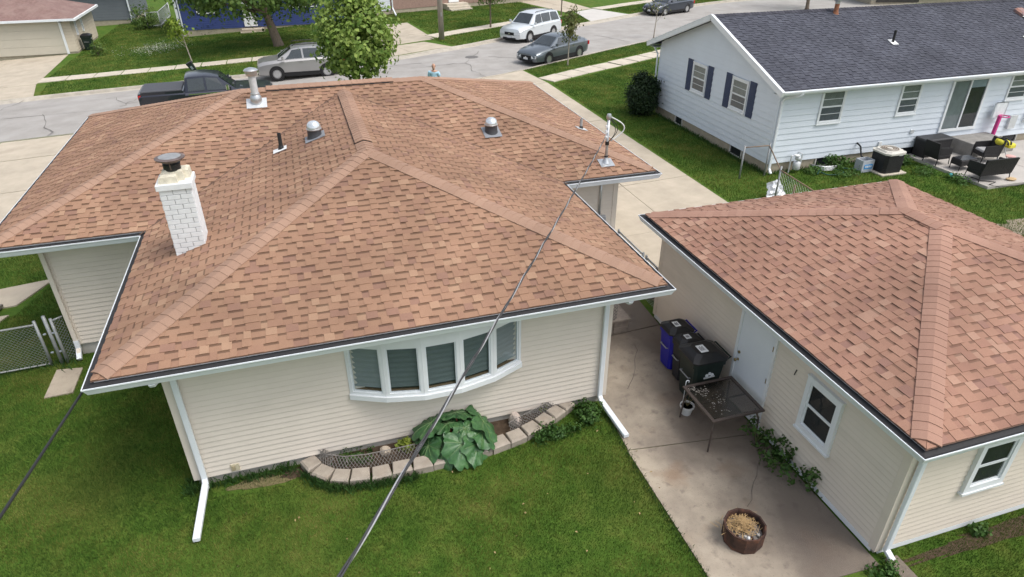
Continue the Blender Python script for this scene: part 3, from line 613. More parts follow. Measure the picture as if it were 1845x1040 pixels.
# bow window: five facets curving out from the rear wall
angs = [-24,-12,0,12,24]; fwid = .607; pts = [np.array((3.34,o-.02))]
for a in angs: pts.append(pts[-1]+fwid*np.array((math.cos(R(a)), math.sin(R(a)))))
pts = [p*1.0 for p in pts]
def bow_ring(off, z):
    out = []
    for i, p in enumerate(pts):
        a = R((angs[max(i-1,0)]+angs[min(i,4)])/2); out.append((p[0]+off*math.sin(a), p[1]-off*math.cos(a), z))
    return out
bm_ = MB(); z0b, z1b = 1.22, 2.5
def bow_slab(mb, off, za, zb):
    f = bow_ring(off, za); bk = [(f[-1][0],o+.0005,za),(f[0][0],o+.0005,za)]
    mb.loft([f+bk, [(x,y,zb) for x,y,z in f+bk]])
bow_slab(bm_, .045, z0b, z0b+.09); bow_slab(bm_, .03, z1b-.2, z1b)
bow = bm_.build('bow_window', m_trim, house)
for i in range(5):
    M = frame_at(tuple(pts[i]), tuple(pts[i+1]), fwid/2); a = fwid/2; z0, z1 = z0b+.09, z1b-.2
    f = MB(); t = .055
    for bx in ((-a,-a+t,z0,z1),(a-t,a,z0,z1),(-a+t,a-t,z1-t,z1),(-a+t,a-t,z0,z0+t)): f.box(bx[0],bx[1],-.04,.012,bx[2],bx[3],M)
    f.build('sash', m_trim, bow); s2 = MB(); t2 = t+.022
    for bx in ((-a+t,-a+t2,z0+t,z1-t),(a-t2,a-t,z0+t,z1-t),(-a+t2,a-t2,z1-t2,z1-t),(-a+t2,a-t2,z0+t,z0+t2)): s2.box(bx[0],bx[1],-.035,-.004,bx[2],bx[3],M)
    s2.build('inner_bead', m_white, bow)
    g_ = MB(); g_.add([tuple(M@Vector(p)) for p in ((-a+t2,-.018,z0+t2),(a-t2,-.018,z0+t2),(a-t2,-.018,z1-t2),(-a+t2,-.018,z1-t2))],[(0,1,2,3)]); g_.build('pane', m_glass, bow)
    k = MB(); zl = z0+t+(.11 if i else .10); zc = z1-t; n_ = 16
    for q in range(n_):
        za, zb = zl+(zc-zl)*q/n_, zl+(zc-zl)*(q+1)/n_; y = -.05-.006*(q % 2); k.add([tuple(M@Vector(p)) for p in ((-a+t+.02,y,za),(a-t-.02,y,za),(a-t-.02,-.05-.006*((q+1)%2),zb),(-a+t+.02,-.05-.006*((q+1)%2),zb))],[(0,1,2,3)])
    k.box(-a+t+.02,a-t-.02,-.07,-.045,zl-.022,zl,M); k.build('window_shade', m_shade2 if i in (0,4) else m_shade, bow)
    d_ = MB(); d_.box(-a+t+.003,a-t-.003,-.15,-.10,z0+.03,z1-.03,M); d_.build('dark_room', m_inter, bow); w_ = MB(); w_.box(-a+t,a-t,-.098,-.04,z0+.02,z0+t+.025,M); w_.build('wood_stool', m_wood, bow)
# downspouts at the rear corners with their fold-down extensions
yw = o-.075
downspout(house, [(WX0+.05,.08,ZE-.13),(WX0+.05,.10,ZE-.17),(WX0+.15,yw-.10,2.50),(WX0+.15,yw,2.40),(WX0+.15,yw,.22),(WX0+.16,yw-.12,.10)], name='downspout')
downspout(house, [(WX0+.155,yw-.06,.15),(.84,-.45,.09)], w=.10, d=.07, name='downspout_extension'); strap(house, (WX0+.16,yw-.10,.16), (.10,.012,.012))
downspout(house, [(WX1-.02,.08,ZE-.13),(WX1-.02,.10,ZE-.17),(WX1-.13,yw-.10,2.50),(WX1-.13,yw,2.40),(WX1-.13,yw,.22),(WX1-.12,yw-.10,.11)], name='downspout')
downspout(house, [(WX1-.12,yw-.06,.14),(WX1-.05,-.33,.07)], w=.10, d=.07, name='downspout_extension'); strap(house, (WX1-.12,yw-.10,.16), (.10,.012,.012))
eb = MB(); eb.lathe([(.05,0),(.055,.02),(.055,.13),(.05,.15)],14,M=Matrix.Translation((WX0-.16,.30,2.60))@Matrix.Rotation(R(90),4,'Y')); eb.build('gutter_elbow', m_white, house, angle=40)
eb = MB(); eb.lathe([(.05,0),(.055,.02),(.055,.13),(.05,.15)],14,M=Matrix.Translation((WX1+.14,.30,2.60))@Matrix.Rotation(R(90),4,'Y')); eb.build('gutter_elbow', m_white, house, angle=40)
downspout(house, [(FX0+.02,FY0-.06,2.4),(FX0+.02,FY0-.06,.12),(FX0+.04,FY0-.25,-.02)], m=m_beige, name='downspout'); downspout(house, [(FX0+.02,FY0-.06,.30),(FX0+.02,FY0-.07,.10),(FX0+.04,FY0-.28,-.04)], w=.095, d=.075, name='downspout_shoe')
downspout(house, [(-6.2,8.72,TZ(-6.2,8.7)+.12),(-4.85,8.78,TZ(-4.9,8.8)+.10)], w=.09, d=.07, up=(0,1,0), name='downspout_extension')
def outlet(b, c, n='wall_outlet', s=(.13,.03,.13), m=None): mb = MB(); mb.cbox(c,s); q = mb.build(n, m or mat('yellowed_plastic',(.52,.47,.34),.6,.1,9), b); k = MB(); k.cbox((c[0]-.02,c[1]-s[1]*.6,c[2]), (.05,.02,.09)); k.build('cover', mat('tan_plastic',(.40,.34,.22),.6), q)
outlet(house, (1.37,o-.02,.27)); outlet(house, (-.55,FY0-.02,.55)); 
# chimney of white painted brick
cx0, cx1, cy0, cy1 = .90, 1.385, 3.06, 3.55
mb = MB(); mb.box(cx0+.012,cx1-.012,cy0+.012,cy1-.012,2.6,4.24); m_brick = mat('white_painted_brick', (.68,.70,.71), .75, .07, 9, .25, 60); m_mort = mat('grey_mortar', (.36,.37,.375), .9, .1, 20)
chim = mb.build('chimney', m_mort, house)
ch_, bl_ = .0855, .20; gapb = .010
def brick_mesh(l, dpt):
    b = MB(); b.rbox(-l/2,l/2,-dpt/2,dpt/2,0,ch_-gapb,.004); me = bpy.data.meshes.new('brick'); me.from_pydata(b.v,[],b.f); me.materials.append(m_brick); return me
bmc = {}
for k in range(19):
    z = 4.22-(k+1)*ch_
    for face in range(4):
        x0, x1 = (cx0,cx1) if face in (0,2) else (cy0,cy1); u = x0-(bl_/2 if k%2 else 0)+.03*(face%2)
        while u < x1-.01:
            a, b = max(u,x0), min(u+bl_,x1); u += bl_
            if b-a < .03: continue
            key = round(b-a-gapb,3); me = bmc.setdefault(key, brick_mesh(b-a-gapb,.03)); c_ = (a+b)/2
            p = {0:(c_,cy0+.012),2:(c_,cy1-.012),1:(cx1-.012,c_),3:(cx0+.012,c_)}[face]
            if z < ZS+PI_*min(max(p[0],0),hw)-.12: continue
            inst('brick', me, chim, Matrix.Translation((p[0]+jit(.001),p[1]+jit(.001),z)) @ Matrix.Rotation(R(90) if face%2 else 0,4,'Z'))
b = MB(); b.rbox(cx0-.03,cx1+.03,cy0-.03,cy1+.03,4.22,4.315,.008); b.build('crown_slab', m_brick, chim)
m_crown = mat('cream_mortar_crown', (.56,.52,.42), .9, .2, 7, .6, 30)
b = MB(); rr = random.Random(4)
for (x0,x1,y0,y1,z1) in ((cx0+.02,cx1-.17,cy0+.02,cy0+.2,4.45),(cx1-.26,cx1-.0,cy0+.22,cy1-.02,4.47),(cx0+.05,cx1-.08,cy0+.12,cy1-.08,4.49)):
    b.loft([[(x0+rr.uniform(-.01,.01),y0,4.312),(x1,y0+rr.uniform(-.01,.01),4.312),(x1,y1,4.312),(x0,y1,4.312)],[(x0+.02,y0+.015,z1-.04),(x1-.02,y0+.02,z1-.03),(x1-.01,y1-.02,z1-.02),(x0+.02,y1,z1-.05)],[(x0+.06,y0+.05,z1),(x1-.06,y0+.05,z1-.01),(x1-.05,y1-.05,z1),(x0+.06,y1-.04,z1-.01)]])
b.build('mortar_crown', m_crown, chim)
m_rust = mat('weathered_cap_metal', (.20,.155,.14), .55, .35, 6, metal=.6)
b = MB(); b.lathe([(.13,0),(.135,.10),(.10,.10)],20,((cx0+cx1)/2,(cy0+cy1)/2+.02,4.47)); b.build('flue', m_black, chim, angle=40)
b = MB(); cc = ((cx0+cx1)/2,(cy0+cy1)/2+.02,4.58); b.lathe([(.135,0.02),(.225,.075),(.23,.09),(.19,.10),(.0,.105)],24,cc,caps=False); b.build('flue_cap', m_rust, chim, angle=35); b = MB(); b.lathe([(.0,.107),(.16,.108),(.17,.104)],24,cc,caps=False); b.build('cap_lid', mat('dull_cap_steel',(.42,.42,.41),.5,.15,10,metal=.7), chim)
for k in range(3):
    a = 2.1*k+.5; b = MB(); b.bar((cc[0]+.125*math.cos(a),cc[1]+.125*math.sin(a),4.48),(cc[0]+.15*math.cos(a),cc[1]+.15*math.sin(a),4.62),.018,.006); b.build('cap_strut', m_rust, chim)
# roof fittings
def onroof(i, x, y):
    s = slopes[i]; h = (Vector((x,y,0))-Vector((s.O.x,s.O.y,0))).dot(s.H); return Vector((x,y,ZS+s.p*h+.016)), s
def flash(i, x, y, w, l, m, par, lift=.008):
    p, s = onroof(i,x,y); b = MB(); t = .004; b.add([tuple(p+s.E*sx*w/2+s.S*sy*l/2+s.N*(lift+q)) for q in (0,t) for sx,sy in ((-1,-1),(1,-1),(1,1),(-1,1))],[(0,1,2,3),(4,5,6,7),(0,1,5,4),(1,2,6,5),(2,3,7,6),(3,0,4,7)]); b.build('flashing', m, par)
m_flash = mat('grey_flashing', (.58,.60,.61), .5, .1, 14, metal=.3); m_flashw = mat('white_flashing', (.70,.71,.71), .55, .06, 14)
def solar_tube(i, x, y):
    p, s = onroof(i,x,y); b = MB(); b.lathe([(.17,-.04),(.145,.05),(.145,.15),(.15,.17)],20,tuple(p)); t = b.build('skylight_tube', mat('dark_tube_collar',(.05,.052,.058),.4,.1,10), house, angle=40)
    flash(i,x,y-.03,.42,.44,mat('slate_flashing',(.22,.23,.25),.5,.1,12), t)
    d = MB(); d.lathe([(.15,.165),(.15,.20),(.138,.26),(.105,.31),(.06,.335),(.0,.345)],22,tuple(p),caps=False); d.build('dome', mat('clear_acrylic',(.62,.66,.68),.08,.2,12,metal=.55,coat=.6), t, smooth=True); r_ = MB(); r_.lathe([(.157,.16),(.16,.18),(.152,.185)],22,tuple(p)); r_.build('collar_ring', m_galv, t)
solar_tube(1,3.46,6.36); solar_tube(3,7.52,6.93)
def vent_pipe(i, x, y, hgt, r, m, fm, par=None, nm='vent_pipe'):
    p, s = onroof(i,x,y); b = MB(); b.lathe([(r,-.05),(r,hgt),(r*.75,hgt),(r*.75,hgt-.08)],14,tuple(p)); v = b.build(nm, m, par or house, angle=40); f = MB(); f.lathe([(r*1.9,-.02),(r*1.3,.05),(r*1.05,.07)],14,tuple(p)); f.build('boot', m_pvc, v); flash(i,x-.03 if i in (1,) else x,y-.03,.24,.30,fm,v)
vent_pipe(1,2.74,6.46,.34,.04,m_pvc,m_flashw); vent_pipe(5,10.2,7.75,.26,.035,mat('grey_pipe',(.30,.31,.31),.6,.1,9),m_flash)
p, s = onroof(3,2.28,8.85); b = MB(); b.lathe([(.115,-.03),(.135,.06),(.13,.14),(.10,.20)],18,tuple(p)); fl_ = b.build('gas_flue', m_galv, house, angle=40); flash(3,2.28,8.83,.46,.42,m_flash,fl_)
for pr, nm in (([(.085,.20),(.085,.64),(.10,.64)],'flue_pipe'),([(.105,.205),(.105,.225),(.09,.23)],'collar'),([(.12,.64),(.135,.68),(.135,.73),(.16,.735),(.165,.76),(.13,.79),(.05,.815),(.0,.82)],'flue_cap')): b = MB(); b.lathe(pr,18,tuple(p)); b.build(nm, m_flash if nm=='flue_pipe' else m_galv, fl_, angle=35)
# service mast: conduit through the roof with weatherhead and drip loops
p, s = onroof(3,9.84,5.38); mx, my, mz = p
b = MB(); b.lathe([(.032,-.3),(.032,1.02)],14,tuple(p)); mast = b.build('service_mast', m_galv, house, smooth=True); flash(3,9.84,5.36,.34,.30,m_galv,mast); b = MB(); b.lathe([(.10,-.01),(.065,.06),(.045,.11),(.04,.14)],14,tuple(p)); b.build('boot', m_galv, mast, angle=40); b = MB(); b.lathe([(.045,.13),(.045,.16)],14,tuple(p)); b.build('seal', m_pvc, mast)
b = MB(); b.lathe([(.036,1.0),(.055,1.03),(.06,1.08),(.045,1.13),(.0,1.145)],16,tuple(p)); b.build('weatherhead', m_galv, mast, angle=50)
def arc_pts(a, b, out, n=14):
    a = Vector(a); b = Vector(b); return [tuple(a.lerp(b,t/n)+Vector(out)*math.sin(math.pi*t/n)) for t in range(n+1)]
b = MB(); b.tube(arc_pts((mx+.05,my-.02,mz+1.06),(mx+.06,my-.05,mz+.52),(.30,-.06,.02)),.014,8); b.build('drip_loop', mat('white_cable',(.62,.63,.62),.5), mast, smooth=True)
for k,(dx,dz) in enumerate(((.17,.02),(.12,.0))): b = MB(); b.tube(arc_pts((mx+.04,my-.02,mz+1.03-.02*k),(mx,my-.05,mz+.50),(dx,-.05,dz)),.008,6); b.build('drip_loop', m_black, mast, smooth=True)
for k in range(3): b = MB(); b.cbox((mx-.05,my-.03,mz+.62+.12*k),(.05,.05,.04)); b.build('insulator', m_flashw, mast)
b = MB(); b.lathe([(.045,.42),(.045,.50)],12,tuple(p)); b.build('clamp', m_black, mast)
b = MB(); b.tube([(mx,FY0-.035,2.58),(mx,FY0-.035,1.55)],.032,10); b.build('meter_conduit', m_galv, house, smooth=True); b = MB(); b.rbox(mx-.15,mx+.15,FY0-.14,FY0-.014,1.05,1.55,.015); mt = b.build('meter_box', mat('grey_enamel',(.33,.345,.355),.5,.06,8), house); b = MB(); b.lathe([(.085,0),(.085,.09),(.06,.12)],16,M=Matrix.Translation((mx,FY0-.14,1.36))@Matrix.Rotation(R(90),4,'X')); b.build('meter_dial', m_glass, mt); b = MB(); b.cbox((mx-.05,FY0-.142,1.15),(.05,.004,.04)); b.build('sticker', mat('green_sticker',(.25,.5,.12),.6), mt)
# side stoop under the right eave: paver step with a lattice panel
stp = thing('side_stoop', (8.6,3.2,.02), 'low paver stoop with a lattice panel at the right wall of the main house', 'stoop'); m_pav = mat('grey_brown_paver', (.26,.22,.185), .9, .2, 8, .5, 60)
for k in range(2):
    for j in range(4): b = MB(); b.rbox(7.96+.36*j,7.96+.36*(j+1)-.012,2.72,3.9,.021+.15*k,.021+.15*(k+1)-.006,.012); b.build('paver', m_pav, stp)
b = MB(); b.rbox(7.95,9.43,2.69,3.95,.322,.37,.012); b.build('step_cap', m_pav, stp)
m_latt = mat('grey_lattice', (.20,.185,.17), .85, .15, 12)
def lattice(parent, p0, p1, z0, z1, sp=.07, w=.022, m=None, sag=None, nm='lattice'):
    """crossed diagonal slats in a vertical strip from p0 to p1"""
    p0 = Vector((*p0,0)); p1 = Vector((*p1,0)); d = (p1-p0).normalized(); L = (p1-p0).length; H = z1-z0; mb = MB(); n = Vector((d.y,-d.x,0))
    for sgn in (1,-1):
        t = -H
        while t < L+H:
            a, b = (t,0), (t+H,H)
            if a[0] < 0: a = (0,-t)
            if b[0] > L: b = (L,L-t)
            if a[0] < L and b[0] > 0 and b[0]-a[0] > .01:
                q = lambda s: tuple(p0+d*(s[0])+ZUP*((z0+s[1]) if sgn > 0 else (z1-s[1]))+n*(.004*sgn))
                mb.bar(q(a),q(b),.006,w,up=tuple(n.cross(d)))
            t += sp*1.414
    return mb.build(nm, m or m_latt, parent)
lattice(stp, (8.35,2.74), (9.1,2.74), .375, .95, .055, .02)

# ------------------------------------------------------------------ the detached garage
gx0, gx1, gy0, gy1, GZ, GP, GO = 9.8065, 16.668, -4.0267, 3.5456, 2.4116, .3161, .4296
gar = thing('garage', (13.2,-.2,0), 'detached beige garage with hipped brown roof beside the concrete pad', 'garage')
GZS = GZ+.05-GP*GW; gh = (gx1-gx0)/2; GWx, GWy = gx1-gx0, gy1-gy0
gs = [Slope((gx0,gy0,GZS),(1,0,0),(0,1,0),GP,lambda h: [(h,GWx-h)],gh), Slope((gx0,gy0,GZS),(0,1,0),(1,0,0),GP,lambda h: [(h,GWy-h)],gh), Slope((gx1,gy0,GZS),(0,1,0),(-1,0,0),GP,lambda h: [(h,GWy-h)],gh), Slope((gx0,gy1,GZS),(1,0,0),(0,-1,0),GP,lambda h: [(h,GWx-h)],gh)]
q = lambda x,y,h: (x,y,GZS+GP*h-.006); c0,c1,c2,c3 = q(gx0+.1,gy0+.1,.1),q(gx1-.1,gy0+.1,.1),q(gx1-.1,gy1-.1,.1),q(gx0+.1,gy1-.1,.1); ra, rb = q(gx0+gh,gy0+gh,gh), q(gx0+gh,gy1-gh,gh)
b = MB(); [b.poly(x) for x in ([c0,c1,ra],[c3,c0,ra,rb],[c1,c2,rb,ra],[c2,c3,rb])]; groof = b.build('roof', m_deck, gar)
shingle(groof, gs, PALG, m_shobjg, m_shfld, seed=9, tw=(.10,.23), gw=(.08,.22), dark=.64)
gc = lambda x,y,h: (x,y,GZS+GP*h); e2 = GP/math.sqrt(2); mxg = gx0+gh
caps(groof, gc(gx0+.195,gy0+.195,.195), gc(mxg,gy0+gh,gh), e2, m_capg); caps(groof, gc(gx1-.195,gy0+.195,.195), gc(mxg,gy0+gh,gh), e2, m_capg); caps(groof, gc(gx0+.195,gy1-.195,.195), gc(mxg,gy1-gh,gh), e2, m_capg); caps(groof, gc(gx1-.195,gy1-.195,.195), gc(mxg,gy1-gh,gh), e2, m_capg); caps(groof, gc(mxg,gy0+gh-.05,gh), gc(mxg,gy1-gh+.05,gh), GP, m_capg, lift=.034)
gutters(gar, [(gx0,gy0),(gx1,gy0),(gx1,gy1),(gx0,gy1)], GZ)
b = MB(); b.poly([(gx0+i_,gy0+i_,GZ-.165),(gx1-i_,gy0+i_,GZ-.165),(gx1-i_,gy1-i_,GZ-.165),(gx0+i_,gy1-i_,GZ-.165)]); b.build('soffit', m_soffit, gar)
ax0, ax1, ay0, ay1 = gx0+GO, gx1-GO, gy0+GO, gy1-GO
b = MB(); b.box(ax0+.03,ax1-.03,ay0+.03,ay1-.03,-.3,.12); b.build('foundation', m_found, gar)
gT = GZ-.17
FL_ = ((ax0,ay1),(ax0,ay0)); FN_ = ((ax0,ay0),(ax1,ay0))
for p0,p1 in (FL_,FN_,((ax1,ay0),(ax1,ay1)),((ax1,ay1),(ax0,ay1))): facade(gar, p0, p1, .13, gT, m_beige2)
for c,sx,sy in (((ax0,ay0),-1,-1),((ax1,ay0),1,-1),((ax1,ay1),1,1),((ax0,ay1),-1,1)): post(gar, c, sx, sy, .09, gT, m_beige2)
for (p0,p1) in (FL_,FN_):
    M = frame_at(p0,p1,0); L = (Vector(p1)-Vector(p0)).length; b = MB(); b.box(.05,L-.05,.001,.02,.03,.129,M); b.build('base_trim', m_trim, gar)
# service door
M = frame_at(*FL_, ay1-(-.34)); b = MB(); dt = 2.07
for bx in ((-.505,-.445,.06,dt+.06),(.445,.505,.06,dt+.06),(-.445,.445,dt,dt+.06)): b.box(bx[0],bx[1],.001,.045,bx[2],bx[3],M)
door = b.build('service_door', m_trim, gar); b = MB(); b.box(-.443,.443,.014,.030,.07,dt-.002,M); b.build('door_slab', mat('white_door_paint',(.72,.76,.80),.45,.03,2), door)
m_brass = mat('brass', (.35,.27,.13), .35, .1, 20, metal=.9)
b = MB(); b.lathe([(.03,0),(.012,.015),(.012,.04),(.03,.055),(.03,.075),(.0,.085)],14,M=M@Matrix.Translation((-.37,.03,.98))@Matrix.Rotation(R(-90),4,'X')); b.build('door_knob', m_brass, door, smooth=True); b = MB(); b.lathe([(.028,0),(.028,.02),(.0,.025)],14,M=M@Matrix.Translation((-.37,.03,1.14))@Matrix.Rotation(R(-90),4,'X')); b.build('deadbolt', m_brass, door)
for z in (.35,1.08,1.75): b = MB(); b.box(.432,.452,.0305,.048,z-.05,z+.05,M); b.build('hinge', m_brass, door)
window(gar, frame_at(*FL_, ay1+2.03), .74, .86, 1.86, .085, style='dh', muntin=False, proud=.07); window(gar, frame_at(*FN_, 11.80-ax0), .74, .93, 1.87, .085, style='dh', muntin=False, proud=.07)
downspout(gar, [(ax0+.35,gy0+.09,GZ-.13),(ax0+.30,gy0+.12,GZ-.17),(ax0+.13,ay0-.09,2.12),(ax0+.12,ay0-.075,2.0),(ax0+.12,ay0-.075,.16),(ax0+.14,ay0-.20,.07)]); b = MB(); b.lathe([(.05,0),(.055,.02),(.055,.16),(.05,.18)],14,M=Matrix.Translation((ax0+.38,ay0-.18,GZ-.15))@Matrix.Rotation(R(90),4,'Y')); b.build('gutter_elbow', m_white, gar, angle=40)
b = MB(); b.bar((ax0-.02,-1.33,1.62),(ax0-.025,-1.36,1.74),.012,.012); b.build('wall_hook', m_black, gar)
b = MB(); Mg = frame_at((ax1,ay1),(ax0,ay1),GWx/2-GO); b.box(-2.4,2.4,.014,.04,.02,2.05,Mg); gd = b.build('overhead_door', m_trim, gar)
for k in range(4): b = MB(); b.box(-2.38,2.38,.041,.05,.03+.505*k,.03+.505*k+.49,Mg); b.build('door_panel', m_trim, gd)

# ------------------------------------------------------------------ the white neighbour house
m_wsid = mat('white_siding', (.66,.715,.775), .5, .03, 1.2, spec=.4); m_shut = mat('navy_shutter', (.045,.06,.115), .6, .1, 6)
m_nfnd = mat('tan_foundation', (.36,.315,.24), .9, .12, 4, .3, 60); m_curt = mat('pale_curtain', (.36,.37,.33), .9, .15, 5); m_screen = mat('grey_screen', (.13,.135,.15), .8, .15, 6)
nb_ = thing('neighbour_house', (25,14,0), 'white gabled house with dark grey roof and navy shutters next door', 'house')
nx0, nx1, ny0, ny1 = 18.3, 34.0, 10.2, 18.3; NP, NEZ, NRY = .372, 2.92, 14.25; NYE0, NYE1 = 9.68, 18.82; nz0 = .35
ns = [Slope((17.95,NYE0,NEZ-.0),(1,0,0),(0,1,0),NP,lambda h: [(0,16.4)],NRY-NYE0,.09), Slope((17.95,NYE1,NEZ),(1,0,0),(0,-1,0),NP,lambda h: [(0,16.4)],NYE1-NRY,.09)]
za = NEZ+NP*(NRY-NYE0); b = MB()
for y in (NYE0,NYE1): b.loft([[(17.96,y+.06*(1 if y<14 else -1),NEZ+.015),(34.34,y+.06*(1 if y<14 else -1),NEZ+.015),(34.34,NRY,za-.006),(17.96,NRY,za-.006)],[(17.96,y+.06*(1 if y<14 else -1),NEZ-.06),(34.34,y+.06*(1 if y<14 else -1),NEZ-.06),(34.34,NRY,za-.12),(17.96,NRY,za-.12)]])
nroof = b.build('roof', mat('neighbour_underlay',(.05,.05,.06),.9), nb_); shingle(nroof, ns, PALN, m_shfld, m_shfld, seed=5, nobj=0, tw=(.14,.32), gw=(.10,.22), dark=.68)
caps(nroof, (17.96,NRY,za), (34.3,NRY,za), NP, mat_rand('grey_cap',[((.05,.05,.062),.5),((.065,.065,.08),.5)]), .30)
gable_top = lambda t: 2.95+NP*min(t,(ny1-ny0)-t)+.06
facade(nb_, (nx0,ny1), (nx0,ny0), nz0, 2.9, m_wsid, .2032, top_fn=gable_top, proud=.024); NRR = ((nx0,ny0),(nx1,ny0)); NGL = ((nx0,ny1),(nx0,ny0))
facade(nb_, *NRR, nz0, 2.82, m_wsid, .2032, proud=.024); facade(nb_, (nx1,ny0), (nx1,ny1), nz0, 2.9, m_wsid, .2032, top_fn=gable_top, proud=.024); facade(nb_, (nx1,ny1), (nx0,ny1), nz0, 2.82, m_wsid, .2032, proud=.024)
for c,sx,sy in (((nx0,ny0),-1,-1),((nx0,ny1),-1,1),((nx1,ny0),1,-1)): post(nb_, c, sx, sy, nz0, 2.83, m_wsid, .06)
b = MB(); b.box(nx0+.03,nx1-.03,ny0+.03,ny1-.03,-.4,nz0+.01); b.build('foundation', m_nfnd, nb_)
for sgn, y in ((1,NYE0),(-1,NYE1)):          # rake boards
    for x in (17.93,34.3):
        b = MB(); b.bar((x,y-.02*sgn,NEZ-.055),(x,NRY-.0*sgn,za-.065),.10,.19,up=(0,0,1)); b.build('rake_board', m_trim, nb_)
        b = MB(); b.bar((x-.03,y-.02*sgn,NEZ+.035),(x-.03,NRY,za+.025),.06,.03,up=(0,0,1)); b.build('drip_edge', m_white, nb_)
for sgn, y in ((1,NYE0),(-1,NYE1)):
    pr = [(.0,.02),(-.09,.02),(-.10,-.0),(-.085,-.05),(-.055,-.10),(.0,-.10)]; b = MB(); rr_ = [[(x,y+.08*sgn+t*sgn,NEZ-.005+h) for t,h in pr] for x in (17.97,34.3)]; b.add(rr_[0]+rr_[1],[(j,j+1,7+j,6+j) for j in range(5)]+[(0,5,4,3,2,1),(6,7,8,9,10,11)]); b.build('gutter', m_white, nb_)
    b = MB(); b.box(17.98,34.28,*sorted((y+.085*sgn,(ny0 if sgn>0 else ny1)-.0*sgn)),2.79,2.80); b.build('soffit', m_soffit, nb_)
def nwin(t, w, z0, z1, F=NRR, shutters=False, bl=True):
    M = frame_at(*F, t); window(nb_, M, w, z0, z1, .06, m_trim, back=m_curt if False else m_screen, blind=m_curt, muntin=True, proud=.06)
    if shutters:
        for sx in (-1,1):
            b = MB(); x0 = sx*(w/2+.06) ; x1 = sx*(w/2+.42); xa, xb = sorted((x0,x1)); b.box(xa,xb,.012,.040,z0-.06,z1+.06,M); s = b.build('shutter', m_shut, nb_); b = MB(); zq = z0
            for k in range(int((z1-z0)/.05)): b.box(xa+.05,xb-.05,.0405,.046,z0+.02+.05*k,z0+.052+.05*k,M)
            tag(b.build('louvre', m_shut, s), kind='stuff')
nwin(20.43-nx0,.98,1.60,2.74); nwin(23.72-nx0,.90,1.62,2.73); nwin(28.78-nx0,.98,1.76,2.74); nwin(ny1-15.07,.98,1.63,2.72,NGL,True); nwin(ny1-12.38,.98,1.63,2.74,NGL,True); nwin(31.5-nx0,.9,1.62,2.73)
M = frame_at(*NRR, 26.38-nx0); b = MB(); w2 = .86
for bx in ((-w2,-w2+.09,.80,2.74),(w2-.09,w2,.80,2.74),(-w2+.09,w2-.09,2.64,2.74),(-w2+.09,w2-.09,.80,.90),(-.03,.03,.90,2.64)): b.box(bx[0],bx[1],.001,.07,bx[2],bx[3],M)
sdoor = b.build('sliding_door', m_trim, nb_)
b = MB(); b.box(-w2+.09,w2-.09,.025,.027,.90,2.64,M); b.build('dark_room', m_inter, sdoor); b = MB(); b.box(-w2+.10,-.04,.0275,.03,.92,2.62,M); b.build('screen', mat('slider_screen',(.20,.22,.225),.7,.2,2), sdoor); b = MB(); b.box(.04,w2-.10,.0275,.03,2.36,2.62,M); b.build('blind', mat('slider_blind',(.33,.38,.42),.8), sdoor)
for xa,xb in ((-w2+.09,-.03),(.03,w2-.09)): b = MB(); b.add([tuple(M@Vector(p)) for p in ((xa,.04,.9),(xb,.04,.9),(xb,.04,2.64),(xa,.04,2.64))],[(0,1,2,3)]); b.build('pane', m_glass, sdoor)
def bsmt(F, t, w=.75):
    M = frame_at(*F, t); b = MB()
    for bx in ((-w/2,-w/2+.04,.04,.34),(w/2-.04,w/2,.04,.34),(-w/2+.04,w/2-.04,.04,.07)): b.box(bx[0],bx[1],-.029,.02,bx[2],bx[3],M)
    k = b.build('basement_window', mat('aged_frame',(.50,.49,.45),.7), nb_); b = MB(); b.box(-w/2+.04,w/2-.04,-.029,-.02,.07,.345,M); b.build('pane', mat('dark_basement_glass',(.02,.022,.026),.15,.1,3), k)
bsmt(NGL, ny1-16.2,.6); bsmt(NGL, ny1-12.05); bsmt(NRR, 20.75-nx0, .9); bsmt(NRR, 24.35-nx0,.8); bsmt(NRR, 29.3-nx0,.8)
downspout(nb_, [(18.75,NYE0+.02,NEZ-.10),(18.70,NYE0+.06,NEZ-.16),(18.42,ny0-.12,2.62),(18.36,ny0-.07,2.5),(18.36,ny0-.07,.2),(18.36,ny0-.2,.06)]); downspout(nb_, [(18.2,18.8,2.8),(18.22,18.4,2.5),(18.22,18.38,.3),(18.1,18.5,.1)], w=.06,d=.05)
def nvent(x, y, hgt, r, m, fm):
    z = NEZ+NP*(y-NYE0)+.012; b = MB(); b.lathe([(r,-.05),(r,hgt),(r*.7,hgt)],12,(x,y,z)); v = b.build('vent_pipe', m, nb_, smooth=False, angle=40); b = MB(); b.cbox((x,y-.02,z+.012),(.26,.34,.006),rx=math.atan(NP)); b.build('flashing', fm, v); return v,z
q = PY(1602,100,11.9); nvent(float(q[0]),11.9,.42,.045,m_pvc,m_flashw); q = PY(1838,107,11.55); nvent(float(q[0]),11.55,.28,.03,m_galv,m_flashw)
q = PY(1833,50,13.15); xz = float(q[0]); z = NEZ+NP*(13.15-NYE0); b = MB(); b.loft([[(xz-.22,12.95,z-.1),(xz+.22,12.95,z-.1),(xz+.22,13.4,z+.05),(xz-.22,13.4,z+.05)],[(xz-.2,12.95,z+.03),(xz+.2,12.95,z+.03),(xz+.2,13.4,z+.2),(xz-.2,13.4,z+.2)],[(xz-.12,13.02,z+.1),(xz+.12,13.02,z+.1),(xz+.12,13.35,z+.24),(xz-.12,13.35,z+.24)]]); hv = b.build('roof_vent', mat('weathered_vent_hood',(.17,.16,.20),.5,.3,4,c2=(.38,.19,.13),metal=.3), nb_); b = MB(); b.cbox((xz+.02,12.9,z-.04),(.44,.2,.008),rx=math.atan(NP)); b.build('flashing', m_flashw, hv)
